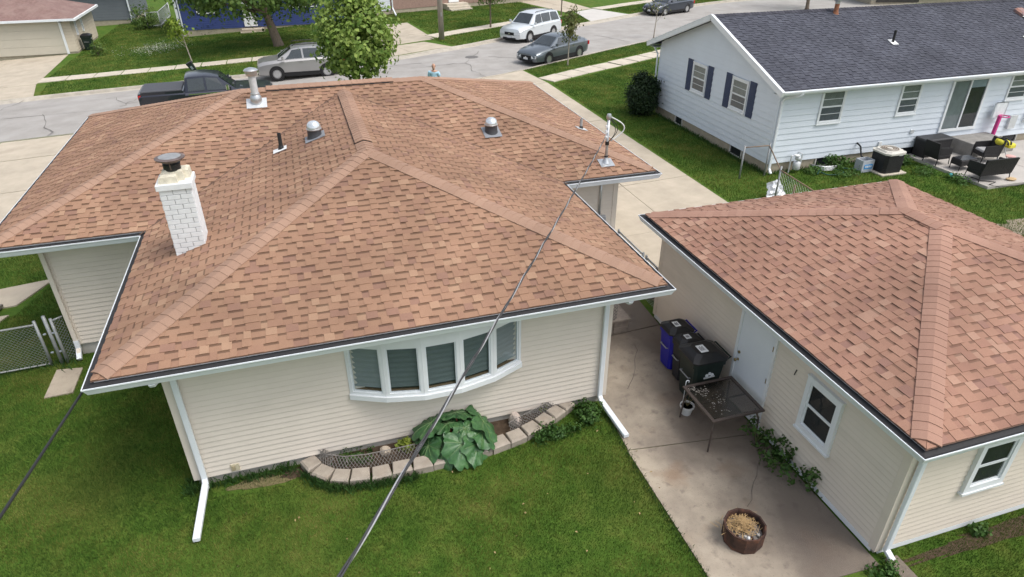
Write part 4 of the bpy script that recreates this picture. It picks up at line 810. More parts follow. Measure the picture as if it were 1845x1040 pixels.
q = PY(1503,34,13.95); xc = float(q[0]); z = NEZ+NP*(13.95-NYE0); b = MB(); b.lathe([(.14,-.08),(.10,.04),(.085,.12),(.085,.34)],14,(xc,13.95,z)); ch = b.build('flue', mat('rusty_flue',(.30,.13,.07),.7,.35,14,metal=.3), nb_, angle=40); b = MB(); b.lathe([(.09,.34),(.09,.42),(.15,.44),(.16,.50),(.11,.56),(.04,.60),(0,.605)],14,(xc,13.95,z)); b.build('flue_cap', m_galv, ch, angle=35)
b = MB(); b.cbox((24.3,ny0-.03,.95),(.16,.05,.13)); b.build('junction_box', m_flash, nb_); b = MB(); b.cbox((29.05,ny0-.06,.9),(.35,.12,.5)); b.build('utility_box', m_flash, nb_); b = MB(); b.cbox((22.95,ny0-.05,.6),(.12,.07,.2)); b.build('utility_box', m_flashw, nb_); b = MB(); b.cbox((29.8,ny0-.06,1.05),(.3,.12,.4)); b.build('utility_box', m_flashw, nb_)
# gas meter at the near corner
gm = thing('gas_meter', (19.35,10.0,0), 'grey gas meter on pipes by the corner of the white house', 'gas meter')
for z,r,h in ((.12,.13,.28),(.46,.10,.12)): b = MB(); b.lathe([(r*.8,0),(r,.04),(r,h-.04),(r*.7,h)],14,(19.35,9.98,z)); b.build('meter_body', m_flash, gm, angle=45)
for pp in ([(19.1,10.02,0),(19.1,10.02,.62),(19.35,9.98,.62),(19.35,9.98,.55)],[(19.5,9.98,.3),(19.5,9.98,.66),(19.5,10.19,.66)]): b = MB(); b.tube(pp,.025,8); b.build('pipe', m_flash, gm)
b = MB(); b.lathe([(.02,0),(.10,.01),(.10,.05),(.03,.07)],14,(19.28,9.96,.60)); b.build('regulator', m_flashw, gm, angle=40)

# ------------------------------------------------------------------ houses across the street
def stripe(name, c, per, dark=.7):
    """far siding: colour with narrow lap shadows as fine relief"""
    m = mat(name, c, .6, .06, 1.5); n = m.node_tree.nodes; l = m.node_tree.links; b = n['Principled BSDF']; g = n.new('ShaderNodeNewGeometry'); s = n.new('ShaderNodeSeparateXYZ'); l.new(g.outputs['Position'], s.inputs[0]); d = n.new('ShaderNodeMath'); d.operation = 'DIVIDE'; d.inputs[1].default_value = per; l.new(s.outputs['Z'], d.inputs[0]); f = n.new('ShaderNodeMath'); f.operation = 'FRACT'; l.new(d.outputs[0], f.inputs[0])
    bp = n.new('ShaderNodeBump'); bp.inputs['Strength'].default_value = 1; bp.inputs['Distance'].default_value = per*.25; bp.invert = True; l.new(f.outputs[0], bp.inputs['Height']); l.new(bp.outputs[0], b.inputs['Normal']); return m
def far_house(name, label, cat, M, w, d, h, zb, mw, mr, roof='hip', ov=.45, pitch=.36, fnd=.3, side=True):
    """simple house in its own frame: x along the front (0..w), y to the back (0..d); front faces -y"""
    t = thing(name, tuple(M.translation), label, cat); ORG[t.name] = Vector(M.translation)
    def bx(nm, x0,x1,y0,y1,z0,z1, m, par=None): b = MB(); b.box(x0,x1,y0,y1,z0,z1,M); return b.build(nm, m, par or t)
    bx('foundation', .03,w-.03,.03,d-.03,-.6,fnd, m_nfnd)
    bx('wall', 0,w,0,d,fnd,h, mw); T = lambda x,y,z: tuple(M@Vector((x,y,z)))
    b = MB(); rise = (d/2+ov)*pitch; e = h
    if roof == 'hip':
        k = d/2+ov; A = [(-ov,-ov,e),(w+ov,-ov,e),(w+ov,d+ov,e),(-ov,d+ov,e)]; r = [(-ov+k,d/2,e+rise),(w+ov-k,d/2,e+rise)]
        for p in ([A[0],A[1],r[1],r[0]],[A[1],A[2],r[1]],[A[2],A[3],r[0],r[1]],[A[3],A[0],r[0]],A[::-1]): b.poly([T(*q) for q in p])
    else:
        A = [(-ov,-ov,e),(w+ov,-ov,e),(w+ov,d+ov,e),(-ov,d+ov,e)]; r = [(-ov,d/2,e+rise),(w+ov,d/2,e+rise)]
        for p in ([A[0],A[1],r[1],r[0]],[A[1],A[2],r[1]],[A[2],A[3],r[0],r[1]],[A[3],A[0],r[0]],A[::-1]): b.poly([T(*q) for q in p])
    rf2 = b.build('roof', mr, t)
    for q in ((-ov-.04,w+ov+.04,-ov-.06,-ov+.05),(-ov-.04,w+ov+.04,d+ov-.05,d+ov+.06)): bx('gutter', q[0],q[1],q[2],q[3],e-.11,e+.03, m_white)
    for q in ((-ov-.06,-ov+.05),(w+ov-.05,w+ov+.06)): bx('fascia', q[0],q[1],-ov+.05,d+ov-.05,e-.12,e+.028, m_trim)
    return t, T
def frame2(p0, p1):
    p0 = Vector(p0); p1 = Vector(p1); d = p1-p0; a = math.atan2(d.y,d.x); return Matrix.Translation((p0.x,p0.y,TZ(p0.x,p0.y))) @ Matrix.Rotation(a,4,'Z'), math.hypot(d.x,d.y)
def fwin(t, M, face, u, w, z0, z1, dep=0., m=None):
    """window on the front (face 'f'), or on the left/right side wall of a far house"""
    b = MB(); fr = .07
    def bx(b, u0,u1,o0,o1,za,zb):
        if face == 'f': b.box(u0,u1,-o1,-o0,za,zb,M)
        elif face == 'r': b.box(dep+o0,dep+o1,u0,u1,za,zb,M)
        else: b.box(-o1,-o0,u0,u1,za,zb,M)
    for q in ((u,u+fr,z0,z1),(u+w-fr,u+w,z0,z1),(u+fr,u+w-fr,z1-fr,z1),(u+fr,u+w-fr,z0,z0+fr),(u+fr,u+w-fr,(z0+z1)/2-.02,(z0+z1)/2+.02)): bx(b,q[0],q[1],.003,.06,q[2],q[3])
    k = b.build('window', m_trim, t); b = MB(); bx(b,u+fr,u+w-fr,.003,.02,z0+fr,z1-fr); b.build('pane', mat('far_window_glass',(.05,.06,.065),.12,.3,3), k); return k
m_tanr = stripe('tan_far_siding', (.50,.44,.34), .2); m_redroof = mat('reddish_brown_roof', (.20,.125,.11), .9, .22, 6, .5, 30); mix_in(m_redroof, 1.4, (.27,.19,.165), .45, .65, .5, 2)
gA = G(143,95.7); gB = G(0,105.5); M, w = frame2((gA[0]-8.6,gA[1]-.05,0),(gA[0],gA[1]-.05,0)); M.translation.z = TZ(gA[0],gA[1]); 
tg, T = far_house('garage', 'tan garage with reddish roof and wide door across the street', 'garage', M, 8.6, 6.5, 2.27, 0, m_tanr, m_redroof, 'hip', .42, .36, .12)
b = MB(); b.box(2.2,7.9,-.03,-.004,.02,2.12,M); gdr = b.build('overhead_door', mat('almond_door',(.50,.47,.39),.6,.05,1), tg)
for k in range(4): b = MB(); b.box(2.25,7.85,-.045,-.031,.04+.52*k,.04+.52*k+.5,M); b.build('door_panel', MT['almond_door'], gdr)
for q in ((2.05,2.2,.0,2.2),(7.9,8.05,.0,2.2),(2.2,7.9,2.12,2.2)): b = MB(); b.box(q[0],q[1],-.05,-.004,q[2],q[3],M); b.build('door_trim', m_trim, gdr)
b = MB(); b.box(7.95,8.15,-.06,-.004,2.05,2.12,M); b.build('wall_lamp', m_black, tg); 
for u in (.9,2.6): fwin(tg, M, 'r', u, .35, 1.05, 2.0, 8.6)
m_grey = stripe('grey_far_siding', (.10,.115,.125), .2)
gA = G(241.5,42); M, w = frame2((gA[0]-9,gA[1]+.3,0),(gA[0],gA[1],0)); M.translation.z = TZ(gA[0],gA[1])
t2, T = far_house('grey_house', 'dark grey sided house behind the tan garage, seen at the top left', 'house', M, 9, 7, 2.9, 0, m_grey, mat('dark_far_roof',(.07,.07,.075),.9,.2,5), 'gable', .4); b = MB(); b.bar(T(8.95,-.09,.05),T(8.95,-.09,2.85),.12,.09); b.build('downspout', m_white, t2); fwin(t2, M, 'f', 3, 1.2, 1.2, 2.3)
m_blue = stripe('blue_far_siding', (.022,.042,.155), .15)
gA = G(328.6,67.6); gB = G(584,43); M, w = frame2((gA[0],gA[1],0),(gB[0]+2.2,gB[1]+.3,0)); M.translation.z = TZ(gA[0],gA[1])+.12
t3, T = far_house('blue_house', 'blue sided house with white trim behind the big shade tree', 'house', M, w, 8, 3.1, 0, m_blue, mat('dark_far_roof',(.07,.07,.075)), 'gable', .4, fnd=.35)
b = MB(); b.box(-.08,.09,-.08,-.002,.0,3.1,M); b.build('corner_post', m_trim, t3); b = MB(); b.bar(T(.2,-.1,.0),T(.2,-.1,3.1),.08,.08); b.build('downspout', m_white, t3); b = MB(); b.box(-.08,-.002,.0,.2,.0,3.1,M); b.build('corner_post', m_trim, t3)
fwin(t3, M, 'f', 1.35, 1.3, 1.45, 2.7); fwin(t3, M, 'f', 8.0, 2.1, 1.6, 2.8); fwin(t3, M, 'l', 1.8, .9, 1.4, 2.6); fwin(t3, M, 'l', 4.6, .9, 1.4, 2.6)
b = MB(); b.box(4.55,5.5,-.06,-.004,.42,2.5,M); b.build('front_door', m_trim, t3)
fs = thing('front_steps', T(5,-.6,-.1), 'tan front steps of the blue house behind the tree trunk', 'steps')
for k in range(3): b = MB(); b.box(4.3-.12*(2-k),5.9+.12*(2-k),-1.3-.0+.3*k-.1,-.005,.0+.14*k-.12,.14*(k+1)-.125,M); b.build('step', m_conc, fs)
gA = G(712,20); M, w = frame2((9.0,50.6,0),(20.9,54.2,0)); M.translation.z = 0
m_pinkb = mat('pink_brown_brick', (.30,.20,.165), .9, .2, 12, .4, 30)
t4, T = far_house('brick_house', 'pinkish brick house with white steps beyond the far lawn', 'house', M, w+6, 8, 3.1, 0, m_pinkb, mat('grey_far_roof',(.10,.095,.09),.9,.2,5), 'gable', .5)
b = MB(); b.box(-.01,2.6,-.012,-.003,.3,3.0,M); b.build('siding_panel', stripe('pale_far_siding',(.5,.53,.56),.2), t4); b = MB(); b.bar(T(2.75,-.1,.45),T(2.75,-.1,3.0),.1,.09); b.bar(T(2.75,-.1,.45),T(2.3,-1.6,.10),.1,.09); b.build('downspout', m_white, t4); fwin(t4, M, 'f', 4.3, 1.6, 1.2, 2.4); fwin(t4, M, 'f', 12, 1.6, 1.2, 2.4)
b = MB(); b.box(8.1,9.1,-.06,-.004,.5,2.6,M); b.build('front_door', m_trim, t4)
fs = thing('front_steps', T(8.5,-.8,0), 'white front steps of the pinkish brick house', 'steps')
for k in range(3): b = MB(); b.box(7.5,9.6,-1.5+.33*k,-.005,.17*k-.05,.17*(k+1)-.05,M); b.build('step', m_walk, fs)
M, w = frame2((52.6,48.2,0),(60,43.2,0)); M.translation.z = 0; q = PZ(1588,9,0)
M = Matrix.Translation((q[0]-.3,q[1]+1.0,0)) @ Matrix.Rotation(R(-14),4,'Z')
t5, T = far_house('pale_house', 'pale house with low gable just above the dark grey roof ridge', 'house', M, 11, 9, 1.9, 0, stripe('pale_grey_siding',(.42,.43,.44),.2), mat('light_grey_roof',(.30,.30,.31),.9,.15,5), 'gable', .5, .22); b = MB(); b.box(.5,4.5,-.04,-.004,.1,1.75,M); b.build('overhead_door', mat('dark_brown_door',(.05,.045,.042),.6,.2,3), t5)

# ------------------------------------------------------------------ garden bed by the rear wall
bx_ = [(2.50,.63),(2.62,.36),(2.86,.14),(3.14,.03),(3.46,-.02),(3.80,-.03),(4.14,-.03),(4.48,-.03),(4.82,-.02),(5.16,0.0),(5.50,.03),(5.83,.08),(6.15,.16),(6.46,.28),(6.74,.42),(7.00,.56),(7.22,.70)]
bx_ = [(x, y+.12) for x, y in bx_]
bw_ = thing('garden_wall', (4.8,.2,0), 'curved low wall of tan retaining blocks round the flower bed', 'garden wall')
m_block = mat('tan_retaining_block', (.345,.30,.25), .92, .14, 7, .5, 50); mix_in(m_block, 3, (.28,.22,.17), .55, .75, .6, 3)
for i in range(len(bx_)-1):
    p, q = np.array(bx_[i]), np.array(bx_[i+1]); d = q-p; L = np.linalg.norm(d); a = math.atan2(d[1],d[0]); c = (p+q)/2; l = L/2-.004; M = Matrix.Translation((c[0],c[1],0)) @ Matrix.Rotation(a+jit(.04),4,'Z') @ Matrix.Rotation(jit(.03),4,'X')
    b = MB(); y0, y1 = -.15, .10; z0, z1 = -.02, .155+jit(.012); k = .84+jit(.03)
    b.loft([[(-l,y0,z0),(l,y0,z0),(l*k,y1,z0),(-l*k,y1,z0)],[(-l,y0-.008,z1-.03),(l,y0-.008,z1-.03),(l*k,y1,z1-.01),(-l*k,y1,z1-.01)],[(-l+.02,y0+.022,z1),(l-.02,y0+.022,z1),(l*k-.01,y1-.01,z1),(-l*k+.01,y1-.01,z1)]],M=M); b.build('block', m_block, bw_)
    if i % 3 == 1: M2 = M; 
soil_poly = [(x*1.0, y+.06, .05) for x, y in bx_]+[(7.2,.745,.06),(2.55,.745,.06)]; b = MB(); b.poly(soil_poly); tag(b.build('bed_soil', m_soil), kind='structure')
def bed_lattice(pts, z0, z1, lean):
    t = thing('lattice_edging', (pts[0][0],pts[0][1],0), 'grey diamond lattice edging behind the blocks at the %s of the bed' % ('left end' if pts[0][0] < 4 else 'right end'), 'lattice edging', 'bed lattice strips')
    m = MB()
    for i in range(len(pts)-1):
        p, q = Vector((*pts[i],0)), Vector((*pts[i+1],0)); d = (q-p).normalized(); n = Vector((-d.y,d.x,0)); L = (q-p).length; H = z1-z0; sp = .058; S = lambda u, h: tuple(p+d*u+ZUP*(z0+h)+n*(lean*h/H))
        for sg in (1,-1):
            u = -H
            while u < L+.001:
                a0, b0 = (u,0.), (u+H,H)
                if a0[0] < 0: a0 = (0.,-u)
                if b0[0] > L: b0 = (L,L-u)
                if a0[0] < L and b0[0] > .001 and b0[0]-a0[0] > .012:
                    f = (lambda e: S(e[0],e[1])) if sg > 0 else (lambda e: S(e[0],H-e[1]))
                    o_ = Vector((0,0,.003*sg)); m.bar(Vector(f(a0))+o_,Vector(f(b0))+o_,.020,.005,up=(n.x*H,n.y*H,lean))
                u += sp
    tag(m.build('slat', m_latt, t), kind='stuff'); rl = MB(); rl.tube([tuple(Vector((*p,z1))+Vector((0,lean,0))) for p in pts],.008,6); rl.build('rail', m_latt, t)
bed_lattice([(2.62,.66),(2.80,.42),(3.08,.28),(3.45,.225),(3.85,.215),(4.3,.22)], .10, .26, .17); bed_lattice([(5.95,.33),(6.30,.46),(6.62,.58),(6.92,.68),(7.1,.735)], .10, .26, .10)
m_rock = mat('pale_rock', (.46,.39,.31), .9, .25, 6, .7, 20)
def rock(name, c, r, label, seed, sq=(1,1,1), m=None):
    r_ = random.Random(seed); bm = bmesh.new(); bmesh.ops.create_icosphere(bm, subdivisions=2, radius=r)
    for v in bm.verts: v.co *= r_.uniform(.86,1.1); v.co.x *= sq[0]; v.co.y *= sq[1]; v.co.z *= sq[2]
    me = bpy.data.meshes.new(name); bm.to_mesh(me); bm.free(); me.materials.append(m or m_rock); o = bpy.data.objects.new(name, me); col.objects.link(o); o.location = c; o.rotation_euler = (0,0,seed); me.polygons.foreach_set('use_smooth',[True]*len(me.polygons)); me.set_sharp_from_angle(angle=R(28)); return tag(o, label, 'rock')
rock('rock', (3.76,.53,.11), .105, 'round pale stone left of the rhubarb in the bed', 2, (1,.9,.85)); rock('rock', (6.10,.57,.15), .13, 'taller pinkish stone right of the rhubarb in the bed', 5, (.95,.85,1.25), mat('pink_rock',(.50,.42,.37),.9,.2,6,.7,20))
# rhubarb: a few very large crinkled leaves on red stalks
rh = thing('rhubarb_plant', (4.98,.36,.05), 'large rhubarb with huge dark green crinkled leaves under the bow window', 'plant')
def rhub_mat():
    m = mat('rhubarb_leaf', (.033,.095,.036), .42, .3, 7, .35, 30, spec=.45, stops=[(.3,(.030,.088,.032)),(.52,(.050,.130,.044)),(.75,(.085,.180,.060))]); return m
m_rhub = rhub_mat(); m_stalk = mat('red_stalk', (.28,.10,.05), .5, .3, 8); m_vein = mat('leaf_vein', (.12,.20,.075), .5, .1, 8)
def big_leaf(c, az, tilt, size, seed):
    """heart-shaped leaf with lobes, cupped and puckered between raised veins"""
    r_ = random.Random(seed); M = Matrix.Translation(c) @ Matrix.Rotation(az,4,'Z') @ Matrix.Rotation(tilt,4,'Y'); mb = MB(); NR_, NA = 9, 44; ph = r_.uniform(0,6)
    def P(r, a):
        lob = 1+.07*math.cos(7*a+ph)+.05*math.sin(13*a+ph*2)+.03*math.sin(23*a); notch = 1-.55*math.exp(-((abs(a)-math.pi)/.28)**2); rr = r*size*lob*notch*(1+.12*math.cos(a)); x = rr*math.cos(a)*1.02+.15*size; y = rr*math.sin(a)*.95
        rad = r; z = size*(-.32*rad**2*(.7+.5*math.cos(a))+.10*rad*abs(math.sin(a*2.5+.2))+.055*rad*math.sin(11*a+ph)+.03*math.sin(9*rad*3+ph+5*a)*rad+.09*rad**3*math.sin(5*a+ph)); return tuple(M@Vector((x,y,z)))
    mb.v.append(P(0,0)); 
    for i in range(1,NR_+1):
        for j in range(NA): mb.v.append(P(i/NR_, -math.pi+2*math.pi*(j+.5)/NA))
    for j in range(NA): k = (j+1)%NA; mb.f.append((0,1+j,1+k)) ; mb.c.append(None)
    for i in range(NR_-1):
        for j in range(NA): k = (j+1)%NA; a = 1+i*NA; mb.f.append((a+j,a+NA+j,a+NA+k,a+k)); mb.c.append(None)
    lf = mb.build('leaf', m_rhub, rh, smooth=True)
    v = MB()
    for a in (-2.0,-1.25,-.6,0,.6,1.25,2.0): v.tube([tuple(Vector(P(r,a))+Vector((0,0,.004))) for r in (0,.2,.4,.6,.8,.92)],.006,4,radii=[.009,.007,.006,.005,.004,.002])
    tag(v.build('vein', m_vein, lf), kind='stuff')
    s = MB(); b0 = Vector((4.98,.36,.05))+Vector((jit(.08),jit(.05),0)); c = Vector(c); s.tube([tuple(b0), tuple(b0.lerp(c,.5)+Vector((0,0,.06))), tuple(c)],.014,6); s.build('stalk', m_stalk, rh)
for i,(x,y,z,az,tl,sz) in enumerate([(4.62,.50,.55,2.6,.35,.36),(5.02,.56,.58,1.3,.28,.36),(5.42,.42,.46,.0,.75,.40),(5.0,.10,.40,-1.25,.62,.38),(4.50,.28,.30,3.3,.75,.32),(5.25,.10,.30,-.7,.85,.38),(4.70,.12,.30,-2.2,.75,.30),(5.10,.28,.52,-1.6,.30,.22),(5.52,.30,.28,-.35,.95,.32),(4.75,.58,.34,2.9,.6,.28),(4.95,-.02,.22,-1.7,.95,.30),(4.85,.42,.50,1.9,.10,.28),(5.20,.45,.48,.7,.25,.30),(4.55,.46,.42,2.2,.55,.30),(5.35,.22,.42,-.5,.55,.30)]): big_leaf((x,y,z),az,tl,sz,i+3)

# leafy clumps -------------------------------------------------------------
def leaf_mesh(P, Nrm, S, asp=.62, fold=.18, seed=0):
    """many small folded leaves: P centres, Nrm rough facing, S sizes; each leaf 4 vertices"""
    n = len(P); r = np.random.default_rng(seed); nn = Nrm+r.normal(0,.55,(n,3)); nn /= np.linalg.norm(nn,axis=1)[:,None]+1e-9; t = np.cross(nn, r.normal(0,1,(n,3))); t /= np.linalg.norm(t,axis=1)[:,None]+1e-9; bt = np.cross(nn,t); S = S[:,None]
    v = np.empty((n,4,3)); v[:,0] = P-t*S*.5; v[:,1] = P-bt*S*asp*.5+nn*S*fold; v[:,2] = P+t*S*.5-nn*S*.1; v[:,3] = P+bt*S*asp*.5+nn*S*fold
    return v.reshape(-1,3), n
def np_mesh(name, V, F, m, parent=None, local=False):
    me = bpy.data.meshes.new(name); V = np.asarray(V, np.float32); o0 = Vector((0,0,0)) if local else org(parent); V = V-np.array(o0, np.float32); k = F.shape[1]
    me.vertices.add(len(V)); me.vertices.foreach_set('co', V.ravel()); me.loops.add(F.size); me.loops.foreach_set('vertex_index', F.ravel().astype(np.int32)); me.polygons.add(len(F)); me.polygons.foreach_set('loop_start', np.arange(0,F.size,k,dtype=np.int32)); me.polygons.foreach_set('loop_total', np.full(len(F),k,np.int32)); me.update(calc_edges=True); me.materials.append(m)
    o = bpy.data.objects.new(name, me); col.objects.link(o)
    if parent: o.parent = parent; ORG[o.name] = org(parent)
    return o
def leaves(name, P, N, S, m, parent, seed=0, asp=.62, fold=.18, kind=None):
    v, n = leaf_mesh(np.asarray(P,float), np.asarray(N,float), np.asarray(S,float), asp, fold, seed); o = np_mesh(name, v, np.arange(4*n).reshape(n,4), m, parent)
    if kind: o['kind'] = kind
    return o
def clump_cloud(c, rad, nclump, nleaf, cs, seed, shell=.75, zpow=1.0, squash=None):
    """leaf centres gathered in clumps through an ellipsoid"""
    r = np.random.default_rng(seed); c = np.array(c); rad = np.array(rad); d = r.normal(0,1,(nclump,3)); d /= np.linalg.norm(d,axis=1)[:,None]; k = shell+(1-shell)*r.random(nclump); k = np.where(r.random(nclump) < .3, k*r.random(nclump)**.5, k); cc = d*k[:,None]
    if squash is not None: cc *= squash(cc[:,2])[:,None]*np.array((1,1,0))+np.array((0,0,1))
    idx = r.integers(0,nclump,nleaf); off = r.normal(0,1,(nleaf,3))*cs*(.6+.8*r.random(nclump))[idx][:,None]; P = c+cc[idx]*rad+off; N = (cc[idx]*.8+off/(cs+1e-9)*.35); N[:,2] += .55; N /= np.linalg.norm(N,axis=1)[:,None]+1e-9; return P, N
m_weed = leafmat('weed_leaf', (.030,.085,.016), (.085,.17,.035)); m_lime = leafmat('lime_leaf', (.16,.24,.035), (.38,.42,.07)); m_vine = leafmat('vine_leaf', (.035,.090,.020), (.11,.20,.045), trans=.3)
def weed(name, label, c, rad, n, size, m, seed, cs=.04, ncl=14, cat='plant', group=None, stem=True):
    t = thing(name, c, label, cat, group); P, N = clump_cloud((c[0],c[1],c[2]+rad[2]*.9), rad, ncl, n, cs, seed); P[:,2] = np.maximum(P[:,2], c[2]+.01); S = size*(.6+.8*np.random.default_rng(seed).random(n)); leaves('foliage', P, N, S, m, t, seed); 
    if stem:
        b = MB(); r_ = random.Random(seed)
        for k in range(5): q = P[r_.randrange(n)]; b.tube([c,(c[0]*.5+q[0]*.5+r_.uniform(-.02,.02),c[1]*.5+q[1]*.5,c[2]*.4+q[2]*.6),tuple(q)],.006,5)
        tag(b.build('stem', mat('green_stem',(.10,.13,.04),.7), t), kind='stuff')
    return t
weed('hosta', 'small yellow-green hosta left of the rhubarb', (4.13,.52,.05), (.14,.11,.11), 120, .10, m_lime, 4, .03, 10); weed('hosta', 'small yellow-green seedling near the right end of the bed', (6.72,.72,.05), (.09,.06,.09), 60, .07, m_lime, 6, .02, 8)
weed('weed_patch', 'low green weeds beside the round pale stone', (3.35,.55,.04), (.38,.14,.06), 420, .05, m_weed, 7, .05, 24); weed('weed_patch', 'leafy weeds at the right end of the block wall near the downspout', (7.45,.42,.0), (.24,.26,.13), 900, .055, m_weed, 8, .05, 36); weed('weed_patch', 'green weeds growing in front of the right run of blocks', (6.72,.10,.0), (.50,.16,.11), 1000, .05, m_weed, 9, .05, 40); 0
weed('climbing_vine', 'leafy vine sprawling over the pad against the garage wall', (10.05,-1.72,.02), (.36,.46,.22), 430, .075, m_vine, 12, .05, 34); weed('climbing_vine', 'vine coming out from under the patio table by the garage', (9.98,-1.12,.02), (.22,.22,.24), 170, .075, m_vine, 13, .05, 16); weed('climbing_vine', 'small dark sprig on the garage wall below the window', (10.16,-2.30,.05), (.06,.12,.22), 110, .075, m_vine, 14, .05, 10); weed('weed_patch', 'grass tuft with weeds at the near corner of the garage', (10.12,-3.90,.0), (.20,.08,.07), 240, .06, m_weed, 15, .05, 18); weed('weed_patch', 'tuft of weeds at the garage rear wall under the window', (12.0,-3.78,0), (.14,.08,.08), 140, .07, m_weed, 16, .04, 10)

# ------------------------------------------------------------------ pad: carts, table, pot, fire ring
def cart(name, label, c, w, d, h, mb_, ml, rz=0, logo=None, sticker=True, group=None):
    """wheeled waste cart: tapered body with rim, hinged lid, handle bar, wheels, grab bar; its front faces -x"""
    t = thing(name, c, label, 'waste cart', group, rz=rz); ORG[t.name] = Vector((0,0,0))
    def rr(x0,x1,y0,y1,z,r): return [(x0+r,y0,z),(x1-r,y0,z),(x1,y0+r,z),(x1,y1-r,z),(x1-r,y1,z),(x0+r,y1,z),(x0,y1-r,z),(x0,y0+r,z)]
    b = MB(); a, e = d/2, w/2; hb = h*.88
    b.loft([rr(-a*.68,a*.60,-e*.74,e*.74,.03,.05), rr(-a*.72,a*.66,-e*.78,e*.78,.14,.05), rr(-a*.82,a*.80,-e*.90,e*.90,hb*.72,.05), rr(-a*.86,a*.84,-e*.93,e*.93,hb*.90,.05), rr(-a*.95,a*.92,-e,e,hb*.91,.06), rr(-a*.95,a*.92,-e,e,hb,.06)]); b.build('body', mb_, t, local=True)
    b = MB(); b.loft([rr(-a*1.0,a*.98,-e*1.04,e*1.04,hb+.002,.07), rr(-a*1.0,a*.98,-e*1.04,e*1.04,hb+.035,.07), rr(-a*.86,a*.84,-e*.86,e*.86,hb+.075,.08), rr(-a*.6,a*.6,-e*.6,e*.6,h,.08)]); ld = b.build('lid', ml, t, local=True)
    b = MB(); b.tube([(a*.92,-e*.8,hb-.03),(a*1.14,-e*.8,hb+.01),(a*1.14,e*.8,hb+.01),(a*.92,e*.8,hb-.03)],.016,8); b.build('handle', mb_, t, local=True)
    for s in (-1,1): b = MB(); Mx = Matrix.Translation((a*.78,s*e*.82,.13))@Matrix.Rotation(R(90),4,'X'); b.lathe([(.05,-.035),(.13,-.035),(.135,0),(.13,.035),(.05,.035)],16,M=Mx); b.build('wheel', m_black, t, local=True, angle=40)
    b = MB(); b.tube([(-a*.80,-e*.45,h*.52),(-a*.93,-e*.45,h*.53),(-a*.93,e*.45,h*.53),(-a*.80,e*.45,h*.52)],.013,6); b.build('grab_bar', mat('grey_bar',(.25,.26,.27),.5), t, local=True)
    zt = lambda x: 0
    if sticker: b = MB(); b.box(-a*.36,a*.06,-e*.40,e*.30,h+.001,h+.004); b.build('label_sticker', mat('white_sticker',(.68,.69,.68),.6,.05,20), ld, local=True); b = MB(); 
    b = MB(); b.box(-a*.62,-a*.48,-e*.42,e*.30,hb+.078,hb+.081) ; b.build('instruction_panel', mat('faded_print',(.20,.20,.20),.7,.6,60), ld, local=True)
    if sticker:
        b = MB()
        for k in range(4): b.box(-a*.28+.05*a*k*1.3,-a*.28+.05*a*k*1.3+.012,-e*.24,e*(.1+.07*(k%2)),h+.0045,h+.0055)
        b.build('sticker_text', mat('print_ink',(.08,.08,.09),.7), ld, local=True)
    if logo:
        y = -e*.91-.004; b = MB()
        def pl(pts): b.add([(x,y-.006*(z_<h*.62),z_) for x,z_ in pts]+[(x,y+.02,z_) for x,z_ in pts],[tuple(range(len(pts))),]+[(i,(i+1)%len(pts),len(pts)+(i+1)%len(pts),len(pts)+i) for i in range(len(pts))])
        z0 = h*.60; 
        for s in (-1,0,1): cx = s*.055; pl([(cx+.032*math.cos(q)*(1),z0+.055-abs(s)*.035+.034*math.sin(q)) for q in np.linspace(0,2*math.pi,12,endpoint=False)])
        pl([(-.11,z0-.045),(.11,z0-.030),(.11,z0-.008),(-.11,z0-.023)]); b.build('printed_emblem', mat('white_print',(.62,.65,.67),.6), t, local=True)
    else:
        b = MB(); y = -e*.93; 
        for k in range(4): b.box(-.10+.05*k,-.065+.05*k,-e*.945-.004,-e*.90,h*.70,h*.735)
        b.build('printed_code', mat('white_print',(.62,.65,.67),.6), t, local=True)
    return t
m_cblue = mat('blue_cart', (.012,.012,.30), .42, .08, 5); m_cgreen = mat('dark_green_cart', (.010,.020,.017), .45, .2, 5); m_cgrey = mat('charcoal_cart', (.020,.021,.026), .5, .2, 5); m_lid = mat('black_lid', (.013,.013,.014), .42, .25, 8)
cart('waste_cart', 'blue wheeled cart with black lid by the garage wall', (9.72,1.36,.021), .50, .56, 1.0, m_cblue, m_lid); cart('waste_cart', 'charcoal wheeled cart squeezed between the blue and the green cart', (9.72,.93,.021), .40, .54, .98, m_cgrey, m_lid); cart('waste_cart', 'large dark green cart with white emblem next to the glass table', (9.68,.36,.021), .64, .74, 1.10, m_cgreen, m_lid, logo=True)
tb = thing('patio_table', (9.53,-.59,.021), 'square brown metal patio table with dirty tinted glass top', 'table'); m_tab = mat('brown_table_metal', (.085,.066,.058), .5, .2, 10, metal=.3)
b = MB(); x0,x1,y0,y1 = 9.03,10.04,-1.09,-.09; f_ = .055
for q in ((x0,x1,y0,y0+f_),(x0,x1,y1-f_,y1),(x0,x0+f_,y0+f_,y1-f_),(x1-f_,x1,y0+f_,y1-f_)): b.box(*q,.695,.725)
b.build('frame', m_tab, tb); m_tg = mat('dusty_tinted_glass', (.055,.045,.040), .22, .3, 4, spec=.6); mix_in(m_tg, 9, (.20,.18,.155), .60, .75, .8, 4); b = MB(); b.box(x0+f_,x1-f_,y0+f_,y1-f_,.71,.716)
gt = glass('smoked_glass', (.50,.43,.38), .12, .25); gto = b.build('glass_top', gt, tb); b = MB(); r_ = random.Random(6)
